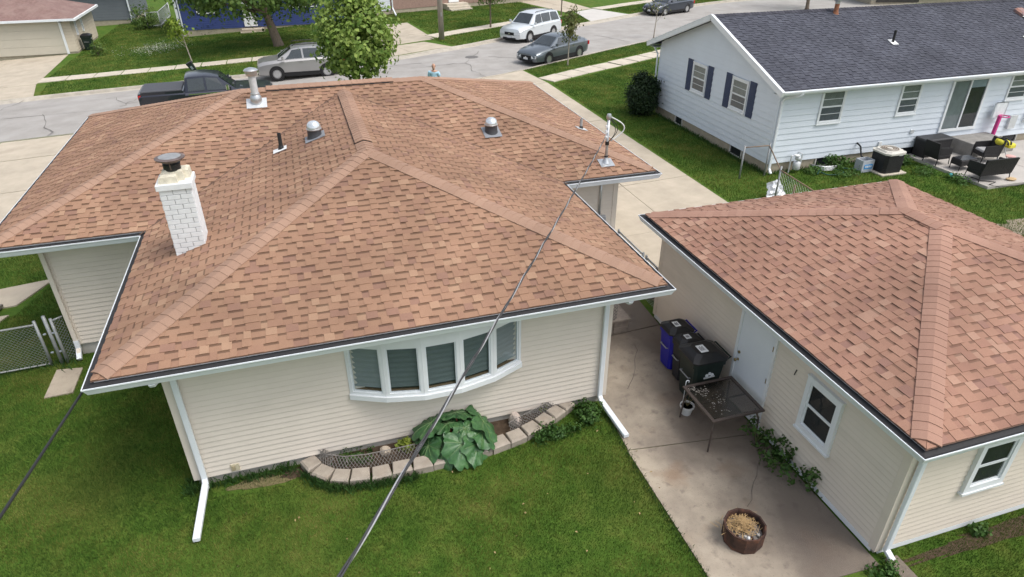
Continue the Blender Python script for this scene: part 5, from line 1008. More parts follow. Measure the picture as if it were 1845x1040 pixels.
for k in range(150):
    a = r_.choice(((9.18,-.22,.05),(9.26,-.35,.06),(9.45,-.62,.10),(9.35,-.30,.05),(9.40,-.80,.12))); x, y = r_.gauss(a[0],a[2]), r_.gauss(a[1],a[2])
    if x0+f_ < x < x1-f_ and y0+f_ < y < y1-f_: s = r_.uniform(.003,.012); b.add([(x-s,y-s,.7175),(x+s,y-s*.6,.7175),(x+s*.7,y+s,.7175),(x-s*.5,y+s,.7175)],[(0,1,2,3)])
tag(b.build('grime', mat('pale_grime',(.33,.30,.26),.9), gto), kind='stuff'); b = MB(); b.box(x0+f_,x1-f_,-.60,-.575,.690,.7095); b.build('cross_brace', m_tab, tb)
for px,py in ((x0+.05,y0+.05),(x1-.05,y0+.05),(x1-.05,y1-.05),(x0+.05,y1-.05)): sx = 1 if px > 9.5 else -1; sy = 1 if py > -.6 else -1; b = MB(); b.tube([(px-sx*.06,py-sy*.06,.70),(px,py,.5),(px+sx*.02,py+sy*.02,.024)],.016,8); b.build('leg', m_tab, tb)
pt = thing('flower_pot', (9.26,.03,.021), 'white plastic pot with dead stems under the table corner', 'flower pot'); b = MB(); b.lathe([(.085,0),(.105,.10),(.125,.17),(.135,.17),(.135,.195),(.115,.195),(.11,.16)],22,(9.22,-.06,.021)); b.build('pot', mat('white_pot',(.60,.61,.60),.5,.08,8), pt, angle=40); b = MB(); b.lathe([(.0,.16),(.11,.16)],20,(9.22,-.06,.021),caps=False); b.build('potting_soil', m_soil, pt)
for k in range(7): b = MB(); a = k*.9; b.tube([(9.22,-.06,.18),(9.22+.05*math.cos(a),-.06+.05*math.sin(a),.30),(9.22+.12*math.cos(a),-.06+.10*math.sin(a),.34+.02*k)],.004,5); b.build('stem', m_dry, pt)
hk = thing('coiled_hook', (9.12,.02,.40), 'small white hook sticking up at the table corner', 'hook'); b = MB(); b.tube([(9.12,-.05,.02),(9.12,-.05,.76)],.006,6); b.build('rod', m_white, hk); b = MB(); b.tube([(9.12+.03-.03*math.cos(a),-.05,.76+.035*math.sin(a)) for a in np.linspace(0,3.6,9)],.009,6); b.build('crook', m_white, hk)
fc = (8.57,-2.79,.022); fp = thing('fire_ring', fc, 'rusty octagonal steel fire ring full of straw and ash', 'fire pit'); m_rusty = mat('rusty_steel', (.075,.040,.030), .75, .45, 6, .5, 40, metal=.35, stops=[(.3,(.030,.022,.020)),(.55,(.085,.045,.034)),(.75,(.19,.085,.05))])
b = MB(); n = 11; prof = [(.29,0),(.30,.04),(.305,.29),(.31,.305),(.285,.305),(.275,.28),(.265,.05)]
b.lathe(prof,n,fc,caps=False,ph=.2); b.build('ring', m_rusty, fp); b = MB(); b.lathe([(.0,.205),(.15,.20),(.27,.17)],n,fc,caps=False); b.build('ash', mat('grey_ash',(.20,.18,.165),.95,.35,25,.8,50), fp)
b = MB(); r_ = random.Random(2)
for k in range(520):
    a, q = r_.uniform(0,6.283), abs(r_.gauss(0,.12)); x, y = fc[0]-.02+q*math.cos(a), fc[1]+.05+q*math.sin(a)*.9; z = fc[2]+.21+max(0,.12-q*.5)*r_.random()+.01; d = Vector((r_.uniform(-1,1),r_.uniform(-1,1),r_.uniform(-.3,.3)))*r_.uniform(.04,.10); w = .0035; s = Vector((-d.y,d.x,0)).normalized()*w
    b.add([tuple(Vector((x,y,z))-d-s),tuple(Vector((x,y,z))-d+s),tuple(Vector((x,y,z+.006))+d+s),tuple(Vector((x,y,z+.006))+d-s)],[(0,1,2,3)])
tag(b.build('straw', mat('straw',(.40,.27,.13),.9,.35,40), fp), kind='stuff')
for k in range(9): a = k*.75+.3; rr_ = .10+.10*((k*37)%5)/5; b = MB(); s = .022+.012*((k*13)%4)/4; b.lathe([(s*.6,0),(s,s*.5),(s*.8,s*1.1),(.0,s*1.4)],7,(fc[0]+rr_*math.cos(a),fc[1]-.05+rr_*math.sin(a)*.9,fc[2]+.19)); b.build('cinder', mat('pale_cinder',(.42,.40,.37),.9,.25,15) if k%2 else m_rusty, fp)
b = MB(); b.lathe([(.024,0),(.026,.06),(.018,.085),(.0,.09)],12,(fc[0]-.07,fc[1]-.20,fc[2]+.20)); b.build('white_cup', mat('white_plastic',(.7,.7,.69),.5), fp, smooth=True)

# ------------------------------------------------------------------ fences
m_wire = mat('chain_link_wire', (.36,.38,.38), .5, .1, 20, metal=.6)
def chain_link(parent, p0, p1, h, sp=.075, r=.0022, z0=.06):
    p0 = Vector((*p0,TZ(*p0))); p1 = Vector((*p1,TZ(*p1))); d = p1-p0; L = d.length; d.normalize(); mb = MB(); H = h-z0
    for sg in (1,-1):
        u = -H
        while u < L:
            a0, b0 = (u,0.), (u+H,H)
            if a0[0] < 0: a0 = (0.,-u)
            if b0[0] > L: b0 = (L,L-u)
            if b0[0]-a0[0] > .01:
                S = lambda e: tuple(p0+d*e[0]+ZUP*(z0+(e[1] if sg>0 else H-e[1])))
                mb.bar(S(a0),S(b0),r*2)
            u += sp
    return tag(mb.build('wire_mesh', m_wire, parent), kind='stuff')
m_post = mat('dull_galvanised_post', (.30,.315,.32), .55, .15, 8, metal=.35)
def pipe(nm, parent, pts, r, m=None): b = MB(); b.tube(pts, r, 10); return b.build(nm, m or m_post, parent, smooth=True)
gf = thing('chain_link_gate', (-4.4,5.3,TZ(-4.4,5.3)), 'chain-link gate and posts left of the main house corner', 'fence'); yF = 5.33
def zt(x): return TZ(x,yF)
pipe('top_rail', gf, [(-7.5,yF-.25,zt(-7.5)+1.02),(-2.48,yF-.02,zt(-2.5)+1.02)], .022); pipe('bottom_rail', gf, [(-7.5,yF-.25,zt(-7)+.07),(-2.48,yF-.02,zt(-2.5)+.07)], .017)
chain_link(gf, (-7.5,yF-.25), (-2.48,yF-.02), 1.0)
for x in (-2.46,-2.27,-2.17): pipe('post', gf, [(x,yF,zt(x)-.1),(x,yF,zt(x)+(1.10 if x != -2.27 else 1.18))], .028 if x != -2.27 else .034, m_post); 
for x in (-2.37,-2.22): b = MB(); b.lathe([(.03,0),(.03,.02)],10,(x,yF,zt(x)+.75)); b.build('hinge', m_galv, gf); b = MB(); b.lathe([(.03,0),(.03,.02)],10,(x,yF,zt(x)+.3)); b.build('hinge', m_galv, gf)
pipe('top_rail', gf, [(-2.15,yF,zt(-2.2)+1.05),(-2.0,yF+.12,zt(-2)+1.05)], .02); chain_link(gf, (-2.15,yF), (-2.0,yF+.12), 1.03)
ff = thing('chain_link_fence', (10.28,4.4,0), 'low chain-link fence closing the gap between house and garage', 'fence')
for y in (5.42,4.1,3.95,3.2): pipe('post', ff, [(10.36,y,-.02),(10.36,y,1.14)], .028)
pipe('top_rail', ff, [(10.36,5.42,1.09),(10.36,4.1,1.09)], .02); pipe('top_rail', ff, [(10.36,3.95,1.09),(10.36,3.2,1.09)], .02); chain_link(ff, (10.36,5.42),(10.36,4.1),1.08); chain_link(ff, (10.36,3.95),(10.36,3.2),1.08)
wp = thing('wood_panel', (10.75,3.75,.02), 'small red-brown wooden panel leaning at the garage corner', 'panel'); 
for k in range(4): b = MB(); b.box(10.45+.11*k,10.55+.11*k,3.78,3.81,.03,.85); b.build('board', mat('red_brown_wood',(.13,.045,.03),.8,.4,8), wp)
nf = thing('chain_link_fence', (17.6,10.1,0), 'weathered chain-link fence with rusty rail at the white house corner', 'fence'); m_oldrail = mat('rusty_rail', (.24,.17,.12), .7, .3, 10, metal=.4)
for (x,y) in ((17.15,10.05),(18.12,10.02),(17.05,8.0),(16.85,6.0)): pipe('post', nf, [(x,y,-.1),(x,y,1.16)], .03)
pipe('top_rail', nf, [(17.15,10.05,1.10),(18.12,10.02,1.08)], .018, m_oldrail); pipe('top_rail', nf, [(18.12,10.02,1.05),(17.05,8.0,1.04),(16.85,6.0,1.04)], .02, m_oldrail); chain_link(nf, (17.05,8.0),(16.85,6.0),1.02,.15,.002)
bf = thing('chain_link_fence', (-5.6,52,-.8), 'pale chain-link fence and gate beside the blue house', 'fence'); fpts = [G(268,38),G(305,28)]
for k,(u,v) in enumerate(((268,52),(291,50),(308,32))): p_ = G(u,v); pipe('post', bf, [tuple(p_), (p_[0],p_[1],p_[2]+1.25)], .04, m_flash)
p0_, p1_, p2_ = G(268,52), G(291,50), G(308,32)
for h_ in (.2,1.2): pipe('rail', bf, [(p0_[0],p0_[1],p0_[2]+h_),(p1_[0],p1_[1],p1_[2]+h_),(p2_[0],p2_[1],p2_[2]+h_)], .03, m_flash)
chain_link(bf, (p0_[0],p0_[1]), (p1_[0],p1_[1]), 1.2, .16, .005); chain_link(bf, (p1_[0],p1_[1]), (p2_[0],p2_[1]), 1.2, .16, .005)

# ------------------------------------------------------------------ the neighbour's patio and yard
ZP = .101
m_wick = mat('black_wicker', (.020,.019,.020), .6, .35, 60, .8, 140); m_cush = mat('grey_cushion', (.36,.36,.37), .9, .08, 12)
PT = [(24.35,6.75),(33,6.6),(33,10.0),(24.3,10.0)]
def wicker(name, label, c, w, d, rz, legs=True, back=.62, group='black wicker seats on the patio', arms=True):
    """armchair or loveseat: woven apron, arms and back on slim legs; faces +y in its own frame"""
    t = thing(name, c, label, 'chair' if w < 1 else 'loveseat', group, rz=rz); ORG[t.name] = Vector((0,0,0)); a, e = w/2, d/2
    for sx in (-1,1):
        for sy in (-1,1): b = MB(); b.tube([(sx*(a-.03),sy*(e-.03),.28),(sx*(a-.01),sy*(e-.0),.002)],.016,6); b.build('leg', m_wick, t, local=True)
    b = MB(); b.rbox(-a,a,-e,e,.22,.36,.03); b.build('seat_base', m_wick, t, local=True); b = MB(); b.rbox(-a+.07,a-.07,-e+.12,e-.02,.362,.43,.03); b.build('cushion', m_cush, t, local=True)
    b = MB(); b.loft([[(-a,-e,.24),(a,-e,.24),(a,-e+.06,.24),(-a,-e+.06,.24)],[(-a,-e-.10,.80),(a,-e-.10,.80),(a,-e-.04,.80),(-a,-e-.04,.80)]]); b.build('backrest', m_wick, t, local=True)
    for sx in (-1,1): b = MB(); xa, xb = sorted((sx*a*1.002,sx*(a-.05))); b.loft([[(xa,-e+.05,.361),(xb,-e+.05,.361),(xb,e,.361),(xa,e,.361)],[(xa,-e-.0,.64),(xb,-e-.0,.64),(xb,e-.02,.60),(xa,e-.02,.60)]]); b.build('armrest', m_wick, t, local=True)
    return t
wicker('wicker_armchair', 'black wicker armchair nearest the storage box, grey cushion showing', (24.62,9.12,ZP), .60, .58, R(-90)); wicker('wicker_armchair', 'black wicker armchair in front of the concrete step', (26.45,8.78,ZP), .62, .58, R(75)); wicker('wicker_loveseat', 'black wicker loveseat with its back to the brown garage', (24.98,7.38,ZP), 1.25, .60, R(-4))
ct = thing('wicker_table', (24.98,8.35,ZP), 'low black wicker coffee table between chair and loveseat', 'table')
b = MB(); b.rbox(24.62,25.36,8.14,8.58,ZP+.18,ZP+.38,.03); b.build('apron', m_wick, ct); b = MB(); b.box(24.64,25.34,8.16,8.56,ZP+.381,ZP+.392); b.build('glass_top', mat('black_glass',(.02,.02,.024),.1,.1,4), ct)
for x in (24.65,25.33):
    for y in (8.17,8.55): b = MB(); b.tube([(x,y,ZP+.2),(x*1.0,y,ZP+.002)],.015,6); b.build('leg', m_wick, ct)
sb = thing('storage_box', (25.15,9.95,ZP), 'black wicker storage box against the white house wall', 'storage box'); b = MB(); b.rbox(24.55,25.75,9.62,10.15,ZP+.002,ZP+.58,.03,top=False); b.build('body', m_wick, sb); b = MB(); b.rbox(24.52,25.78,9.60,10.17,ZP+.582,ZP+.66,.04); b.build('lid', mat('black_box_lid',(.03,.03,.033),.5,.2,8), sb)
cs_ = thing('concrete_step', (27.05,9.7,ZP), 'weathered grey concrete landing below the sliding door', 'step'); m_gstep = mat('grey_step_concrete', (.25,.24,.225), .9, .2, 4, .5, 50); b = MB(); b.rbox(26.2,27.95,9.15,10.17,ZP+.001,.60,.02); b.build('landing', m_gstep, cs_); b = MB(); b.rbox(27.96,28.45,9.25,10.17,ZP+.001,.34,.02); b.build('lower_tread', m_gstep, cs_)
bh = thing('toy_hoop', (28.25,9.95,ZP), 'pink toy basketball hoop with white backboard by the sliding door', 'toy hoop'); m_pink = mat('pink_plastic', (.55,.04,.22), .5, .1, 6); q0 = PY(1791,241,9.85); q1 = PY(1801,216,9.85); X = float(q0[0]); b = MB(); b.bar((X,9.9,ZP),(X+.05,9.9,1.28),.11,.09); b.build('pole', m_pink, bh); b = MB(); b.rbox(X-.35,X+.35,9.7,10.1,ZP,ZP+.1,.03); b.build('base', m_pink, bh); b = MB(); b.rbox(X-.25,X+.35,9.98,10.02,1.20,1.75,.05,top=False); b.build('backboard', mat('white_toy_plastic',(.68,.71,.73),.5), bh); b = MB(); b.tube([(X+.12+.17*math.cos(a),9.80+.17*math.sin(a),1.28) for a in np.linspace(0,6.283,17)],.02,6); b.build('rim', m_pink, bh)
ty = thing('baby_swing', (26.95,8.65,ZP), 'yellow and black striped baby bouncer standing by the landing', 'toy'); m_yel = mat('yellow_fabric', (.62,.56,.05), .7, .1, 8)
b = MB(); b.lathe([(.0,-.10),(.20,-.07),(.25,.02),(.22,.10),(.0,.13)],16,(26.85,8.6,.78)); sx_ = b.build('seat', m_yel, ty, smooth=True)
for k in (-.06,.08): b = MB(); b.tube([(26.85+k+.0*a,8.6+.26*math.cos(a),.78+.14*math.sin(a)+.0) for a in np.linspace(-.2,3.3,12)],.028,6); b.build('stripe', m_black, ty, smooth=True)
b = MB(); b.rbox(27.0,27.32,8.4,8.62,.60,.74,.04); b.build('tray', m_yel, ty)
for a,b2 in (((26.6,8.35,ZP),(26.8,8.6,.75)),((27.1,8.35,ZP),(26.9,8.6,.75)),((26.6,8.9,ZP),(26.8,8.6,.75)),((27.1,8.9,ZP),(26.9,8.6,.75))): pipe('leg', ty, [a,b2], .014, m_flash)
st2 = thing('toy_stool', (27.0,8.25,ZP), 'small toy stool with pink top by the baby bouncer', 'stool'); b = MB(); b.lathe([(.05,.0),(.06,.22),(.15,.24),(.16,.28),(.0,.29)],14,(27.0,8.25,ZP)); b.build('seat', mat('pink_cream',(.60,.35,.33),.6), st2)
bl2 = tag(rock('crumpled_cloth', (25.62,7.0,ZP+.04), .12, 'crumpled tan cloth on the patio edge by the loveseat', 3, (1.6,1.0,.4), mat('tan_cloth',(.50,.36,.20),.9,.2,10)), cat='cloth'); tag(rock('toy_shoe', (24.15,8.0,.08), .09, 'turquoise toy lying on the grass at the patio edge', 4, (1.3,.9,.7), mat('turquoise_plastic',(.10,.50,.55),.5,.2,8)), cat='toy')
def hose(name, label, pts, r, m, cat='hose'): b = MB(); b.tube(pts, r, 6); o = b.build(name, m, smooth=True); return tag(o, label, cat)
hose('garden_hose', 'black hose curling off the patio edge near the loveseat', [(24.5,7.55,.13),(24.55,7.2,.125),(24.9,6.95,.125),(24.5,6.85,.125),(24.8,6.7,.06),(25.5,6.65,.05),(26.3,6.72,.05)], .014, m_black)
m_hg = mat('green_hose', (.020,.085,.065), .5, .2, 6); r_ = random.Random(8); hp = [(19.9+.13*k+.25*math.sin(k*1.3),9.55+.28*math.sin(k*.9)+r_.uniform(-.08,.08),.05+.02*(k%2)) for k in range(16)]; hose('garden_hose', 'green garden hose lying tangled in the grass by the white house', smooth_line(hp,.1), .02, m_hg)
wl = thing('window_well', (20.7,10.0,0), 'galvanised window well ring against the white house', 'window well')
for k in range(4): b = MB(); b.tube([(20.72+.62*math.cos(a),10.16-.42*math.sin(a),.03+.045*k) for a in np.linspace(0,math.pi,14)],.022,6); b.build('corrugation', m_galv, wl, smooth=True)
ac = thing('air_conditioner', (22.4,9.15,0), 'black air conditioner with pale top beside the white house', 'air conditioner'); b = MB(); b.rbox(21.9,22.95,8.7,9.65,.0,.06,.01); b.build('pad', m_walk, ac); b = MB(); b.rbox(22.03,22.82,8.80,9.55,.062,.76,.09,top=False); b.build('coil_cabinet', mat('black_coil',(.016,.016,.016),.6,.3,20), ac)
for k in range(16): b = MB(); b.rbox(22.022,22.828,8.792,9.558,.09+.04*k,.102+.04*k,.092,top=False); b.build('louvre', mat('dark_louvre',(.028,.028,.028),.5), ac)
b = MB(); b.rbox(21.99,22.86,8.76,9.59,.762,.82,.12); b.build('top_cover', mat('almond_metal',(.55,.53,.48),.55,.08,6), ac); b = MB(); b.lathe([(.30,.0),(.30,.006),(.0,.008)],24,(22.42,9.18,.821)); b.build('fan_opening', mat('fan_shadow',(.16,.12,.09),.8), ac)
for rr_ in (.09,.16,.23,.29): b = MB(); b.tube([(22.42+rr_*math.cos(a),9.18+rr_*math.sin(a),.832) for a in np.linspace(0,6.283,25)],.007,5); b.build('grille_ring', mat('almond_metal',(.55,.53,.48)), ac)
b = MB(); b.lathe([(.08,.0),(.08,.012),(0,.014)],14,(22.42,9.18,.83)); b.build('fan_hub', MT['almond_metal'], ac); b = MB(); b.box(22.50,22.66,8.785,8.79,.66,.72); b.build('nameplate', m_flashw, ac); b = MB(); b.tube([(21.95,10.18,.75),(21.9,9.95,.7),(21.9,9.8,.4),(22.0,9.5,.25)],.03,8); b.build('refrigerant_line', m_black, ac)
cr = thing('crate', (21.72,9.4,0), 'grey open crate with a blue label beside the air conditioner', 'crate'); m_cr = mat('grey_crate',(.42,.45,.49),.6,.1,6)
for q in ((21.48,21.51,9.22,9.58),(21.93,21.96,9.22,9.58),(21.51,21.93,9.22,9.25),(21.51,21.93,9.55,9.58)): b = MB(); b.box(*q,.02,.44); b.build('side_panel', m_cr, cr)
b = MB(); b.box(21.5,21.94,9.24,9.56,.02,.05); b.build('floor_panel', m_black, cr); b = MB(); b.box(21.56,21.90,9.212,9.219,.14,.30); b.build('blue_label', mat('blue_label',(.04,.28,.62),.5), cr); b = MB()
for k in range(4): b.box(21.60+.07*k,21.65+.07*k,9.208,9.2115,.19,.26)
b.build('label_print', m_white, cr); 
fo = thing('foil_sheet', (17.3,8.1,0), 'crumpled silver sheet propped in the grass behind the garage', 'tarp'); b = MB(); r_ = random.Random(12); n_ = 9
for i in range(n_):
    for j in range(n_): s, t_ = i/(n_-1)-.5, j/(n_-1); b.v.append((17.25+s*.75*(1-.35*t_)+r_.uniform(-.02,.02), 8.05+.28*t_+.35*s*s+r_.uniform(-.03,.03), .55*t_*(1-.9*s*s)+r_.uniform(-.01,.02)+.02))
for i in range(n_-1):
    for j in range(n_-1): b.f.append((i*n_+j,(i+1)*n_+j,(i+1)*n_+j+1,i*n_+j+1)); b.c.append(None)
b.build('sheet', mat('silver_foil',(.58,.60,.62),.35,.12,9,metal=.5), fo); b = MB(); b.bar((17.5,7.75,.0),(17.5,7.75,.6),.05,.05); b.build('stake', m_wood, fo)
weed('weed_patch', 'bright green bush between the window well and the crate', (21.1,9.85,0), (.35,.2,.22), 420, .09, leafmat('bright_weed',(.045,.11,.02),(.11,.21,.045)), 31, .07, 18)
weed('weed_patch', 'weeds growing out of the basement window well', (20.75,10.0,.1), (.3,.12,.22), 200, .08, m_weed, 32, .06, 12)
weed('weed_patch', 'green weeds beside the air conditioner and storage box', (23.5,9.6,0), (.4,.25,.14), 380, .08, m_weed, 33, .07, 18)
for k,(x,y,rx,ry,rz_,lab) in enumerate(((19.9,9.75,.45,.25,.10,'low leafy weeds along the wall right of the gas meter'),(20.9,9.25,.6,.25,.08,'low creeping weeds in front of the window well'),(23.6,8.6,.45,.3,.08,'low weeds beyond the air conditioner pad'),(24.0,7.6,.25,.5,.07,'strip of weeds along the left patio edge'))): weed('weed_patch', lab, (x,y,0), (rx,ry,rz_), 420, .07, MT['bright_weed'], 60+k, .07, 22)
# overhead service cable and a second line at the left
def catenary(a, b, sag, n=40): a = Vector(a); b = Vector(b); return [tuple(a.lerp(b,t/n)-Vector((0,0,sag*4*(t/n)*(1-t/n)))) for t in range(n+1)]
e_ = CAM+ray(620,1040)*3.2; a_ = Vector((mx-.06,my-.03,mz+.62)); e_ = Vector(e_); far = e_+(e_-a_)*.9; far.z += .5
path = catenary(tuple(a_), tuple(far), .22, 80)
sc = thing('service_cable', tuple(a_), 'twisted overhead service cable running from the roof mast past the camera', 'cable')
def twist(path, off, ph, tw=1.15):
    out = []; s = 0; P = [Vector(p) for p in path]
    for i, p in enumerate(P):
        d = (P[min(i+1,len(P)-1)]-P[max(i-1,0)]).normalized(); x = d.cross(ZUP).normalized(); y = x.cross(d)
        if i: s += (p-P[i-1]).length
        a = ph+s*2*math.pi/tw; out.append(tuple(p+x*off*math.cos(a)+y*off*math.sin(a)))
    return out
fine = [tuple(Vector(path[i]).lerp(Vector(path[i+1]),k/3)) for i in range(len(path)-1) for k in range(3)]
for k in range(2): b = MB(); b.tube(twist(fine,.0075,k*math.pi),.0065,6); b.build('insulated_wire', mat('faded_black_wire',(.045,.045,.047),.6,.2,8), sc, smooth=True)
b = MB(); b.tube(twist(fine,.009,math.pi/2),.0055,6); b.build('bare_neutral', mat('bare_aluminium',(.55,.55,.55),.4,.1,20,metal=.7), sc, smooth=True)
s0 = Vector((.35,1.2,2.35)); k1 = Vector(CAM+ray(150,703)*9.0); k2 = Vector(CAM+ray(0,925)*6.6); dd = (k2-k1)
hose('telephone_line', 'dark line running from the left rear eave towards the lower left', catenary(tuple(k1-dd*.12), tuple(k1+dd*2.6), .03, 30), .018, m_black, 'cable')

# ------------------------------------------------------------------ vehicles
m_tyre = mat('tyre', (.016,.016,.017), .8, .15, 20); m_rim = mat('alloy_rim', (.55,.56,.57), .3, .1, 10, metal=.8); m_cglass = mat('car_glass', (.022,.030,.033), .06, .2, 2, spec=.7, coat=.5); m_chrome = mat('chrome', (.70,.71,.72), .15, .05, 10, metal=1)
m_lamp = mat('headlamp', (.62,.64,.65), .12, .1, 20, coat=.6); m_tail = mat('tail_lamp', (.42,.012,.015), .2, .1, 12, coat=.5); m_plate = mat('licence_plate', (.62,.64,.66), .5, .15, 30); m_under = mat('under_body', (.012,.012,.013), .8)
def paint(name, c, metal=.55): return mat(name, c, .32, .03, 1.5, metal=metal, coat=.7, spec=.5)
def car(name, label, front, rear_dir, L, Wd, H, body, gh, belt, wheels, wr, pm, wins, suv=True, extra=None, grille=True, clad=None, roofm=None):
    """vehicle lofted from stations; local +x forward, origin on the ground mid-way between the axles"""
    t = thing(name, front, label, 'pickup truck' if 'pickup' in name else ('suv' if suv else 'car'), 'parked vehicles', rz=rear_dir); ORG[t.name] = Vector((0,0,0)); hw_ = Wd/2
    def ring(x, zb, zs, ws, zt, wt): # half section, bottom -> top
        h = [(hw_*.78*min(1,ws/hw_+.08),zb),(ws*.985,zb+.07),(ws,zb+.22),(ws*1.0,(zb+zs)/2+.05),(ws*.985,zs-.05),((ws*.93),zs),(wt,zt)]
        return [(x,y,z) for y,z in h]+[(x,0,zt+.012)]+[(x,-y,z) for y,z in reversed(h)]
    b = MB(); b.loft([ring(*s) for s in body]); bd = b.build('body', pm, t, local=True, angle=38)
    def half(x, zr, w): return [(x,hw_*.90,belt),(x,(hw_*.90*.35+w*.65),belt+(zr-belt)*.62),(x,w,zr-.03*(zr>belt+.1)),(x,w*.8,zr),(x,0,zr+.02),(x,-w*.8,zr),(x,-w,zr-.03*(zr>belt+.1)),(x,-(hw_*.90*.35+w*.65),belt+(zr-belt)*.62),(x,-hw_*.90,belt)]
    b = MB(); b.loft([half(*g_) for g_ in gh]); cb = b.build('cabin', roofm or pm, t, local=True, angle=38)
    def top(x):
        xs = [g_[0] for g_ in gh][::-1]; return float(np.interp(x, xs, [g_[1] for g_ in gh][::-1])), float(np.interp(x, xs, [g_[2] for g_ in gh][::-1]))
    def screen(nm, i, f0=.08, f1=.93):
        (xa,za,wa),(xb,zb,wb) = gh[i], gh[i+1]; q = []
        P = lambda f, s: Vector((xa+(xb-xa)*f, s*(wa+(wb-wa)*f)*.86, za+(zb-za)*f)); n = Vector((-(zb-za),0,(xb-xa))); n = n if n.z > 0 else -n; n.normalize()
        c_ = [P(f0,-1),P(f0,-.5),P(f0,0),P(f0,.5),P(f0,1),P(f1,1),P(f1,.5),P(f1,0),P(f1,-.5),P(f1,-1)]; o_ = [0,.012,.02,.012,0,0,.012,.02,.012,0]
        mb = MB(); mb.poly([tuple(p+n*(.012+o)) for p,o in zip(c_,o_)]); mb.build(nm, m_cglass, t, local=True)
    screen('windshield', 0); screen('rear_window', len(gh)-2, .12, .9)
    for k,(b0,b1,t0,t1) in enumerate(wins):
        for s in (-1,1):
            def Q(x, f):
                z, w = top(x); return Vector((x, s*(hw_*.90+(w-hw_*.90)*f+.014+.02*math.sin(math.pi*min(f,1))), belt+(z-belt)*f))
            mb = MB(); pts_ = [Q(b0,.08),Q(b1,.08),Q((b1+t1)/2,.5),Q(t1,.86),Q(t0,.86),Q((b0+t0)/2,.5)]; mb.poly([tuple(p) for p in pts_]); mb.build('side_window', m_cglass, t, local=True)
    for wx in wheels:
        for s in (-1,1):
            Mx = Matrix.Translation((wx,s*(hw_-.10),wr))@Matrix.Rotation(R(-90*s),4,'X'); b = MB(); b.lathe([(wr*.62,.10),(wr*.70,.125),(wr*.93,.12),(wr,.07),(wr,-.10),(wr*.6,-.12)],24,M=Mx); w_ = b.build('wheel', m_tyre, t, local=True, angle=40)
            b = MB(); b.lathe([(wr*.64,.10),(wr*.63,.118),(wr*.55,.115),(wr*.50,.06),(.0,.06)],24,M=Mx,caps=False); b.build('rim_barrel', mat('rim_shadow',(.025,.025,.027),.5), w_, local=True)
            for k in range(5): a = k*2*math.pi/5; b = MB(); b.loft([[(.02*math.cos(a+1.57)*q+r*math.cos(a),.02*math.sin(a+1.57)*q+r*math.sin(a),z) for q,z in ((-.95,.075),(.95,.075),(.95,.108),(-.95,.108))] for r in (.0,wr*.60)],M=Mx); b.build('spoke', m_rim, w_, local=True)
            b = MB(); b.lathe([(wr*.64,.112),(wr*.64,.122),(wr*.595,.122),(wr*.59,.110)],24,M=Mx); b.build('rim_lip', m_rim, w_, local=True)
            b = MB(); Ma = Matrix.Translation((wx,s*(hw_-.012),wr+.02))@Matrix.Rotation(R(-90*s),4,'X'); b.lathe([(.0,.0),(wr*1.16,.0),(wr*1.16,.016),(0,.017)],26,M=Ma); b.build('wheel_arch', clad or m_under, t, local=True)
    f0 = body[0]; xf = f0[0]; zt = f0[4]
    def bx(nm, x0,x1,y0,y1,z0,z1,m,r=.015): mb = MB(); mb.rbox(x0,x1,y0,y1,z0,z1,r,top=False); return mb.build(nm, m, t, local=True)
    if grille: bx('grille', xf-.05,xf+.02,-hw_*.40,hw_*.40,zt-.26,zt-.08,m_under); bx('emblem', xf+.021,xf+.028,-.06,.06,zt-.20,zt-.14,m_chrome,.01); bx('lower_grille', xf-.04,xf+.03,-hw_*.55,hw_*.55,.24,.36,m_under)
    for s in (-1,1):
        y0, y1 = sorted((s*hw_*.48,s*hw_*.86)); mb = MB(); mb.loft([[(xf-.30,y0 if s<0 else y1,zt-.10),(xf-.02,s*hw_*.80,zt-.20),(xf+.03,s*hw_*.46,zt-.20),(xf-.10,s*hw_*.46,zt-.08)],[(xf-.32,s*hw_*.90,zt-.02),(xf-.04,s*hw_*.82,zt-.06),(xf+.0,s*hw_*.46,zt-.06),(xf-.14,s*hw_*.46,zt+.005)]]); mb.build('headlight', m_lamp, t, local=True, angle=30)
        xr = body[-1][0]; zr_ = body[-1][4]; y0, y1 = sorted((s*hw_*.62,s*hw_*.93)); bx('taillight', xr-.012,xr+.12,y0,y1,zr_-.26,zr_-.04,m_tail)
        xm = gh[0][0]-.28*(gh[0][0]-gh[1][0]); y0, y1 = sorted((s*(hw_+.0),s*(hw_+.17))); bx('mirror', xm-.10,xm+.02,y0,y1,belt+.02,belt+.17,pm,.03)
        for k,(b0,b1,t0,t1) in enumerate(wins[:2]): y0, y1 = sorted((s*(hw_*.985),s*(hw_*.985+.03))); bx('door_handle', b0+.06,b0+.26,y0,y1,belt-.14,belt-.10,pm,.01)
        y0, y1 = sorted((s*(hw_*.93),s*(hw_+.012))); bx('sill', wheels[1]+wr*1.15,wheels[0]-wr*1.15,y0,y1,.20,.42,clad or m_under,.02)
    bx('licence_plate', xf+.03,xf+.04,-.16,.16,.36,.47,m_plate,.01); bx('licence_plate', body[-1][0]-.02,body[-1][0]-.01,-.16,.16,.70,.82,m_plate,.01)
    if extra: extra(t, bx, hw_)
    return t
def street_frame(pf, pr): d = np.array(pf)-np.array(pr); return math.atan2(d[1],d[0])
def put(u, v, z=None): p = G(u,v); return p
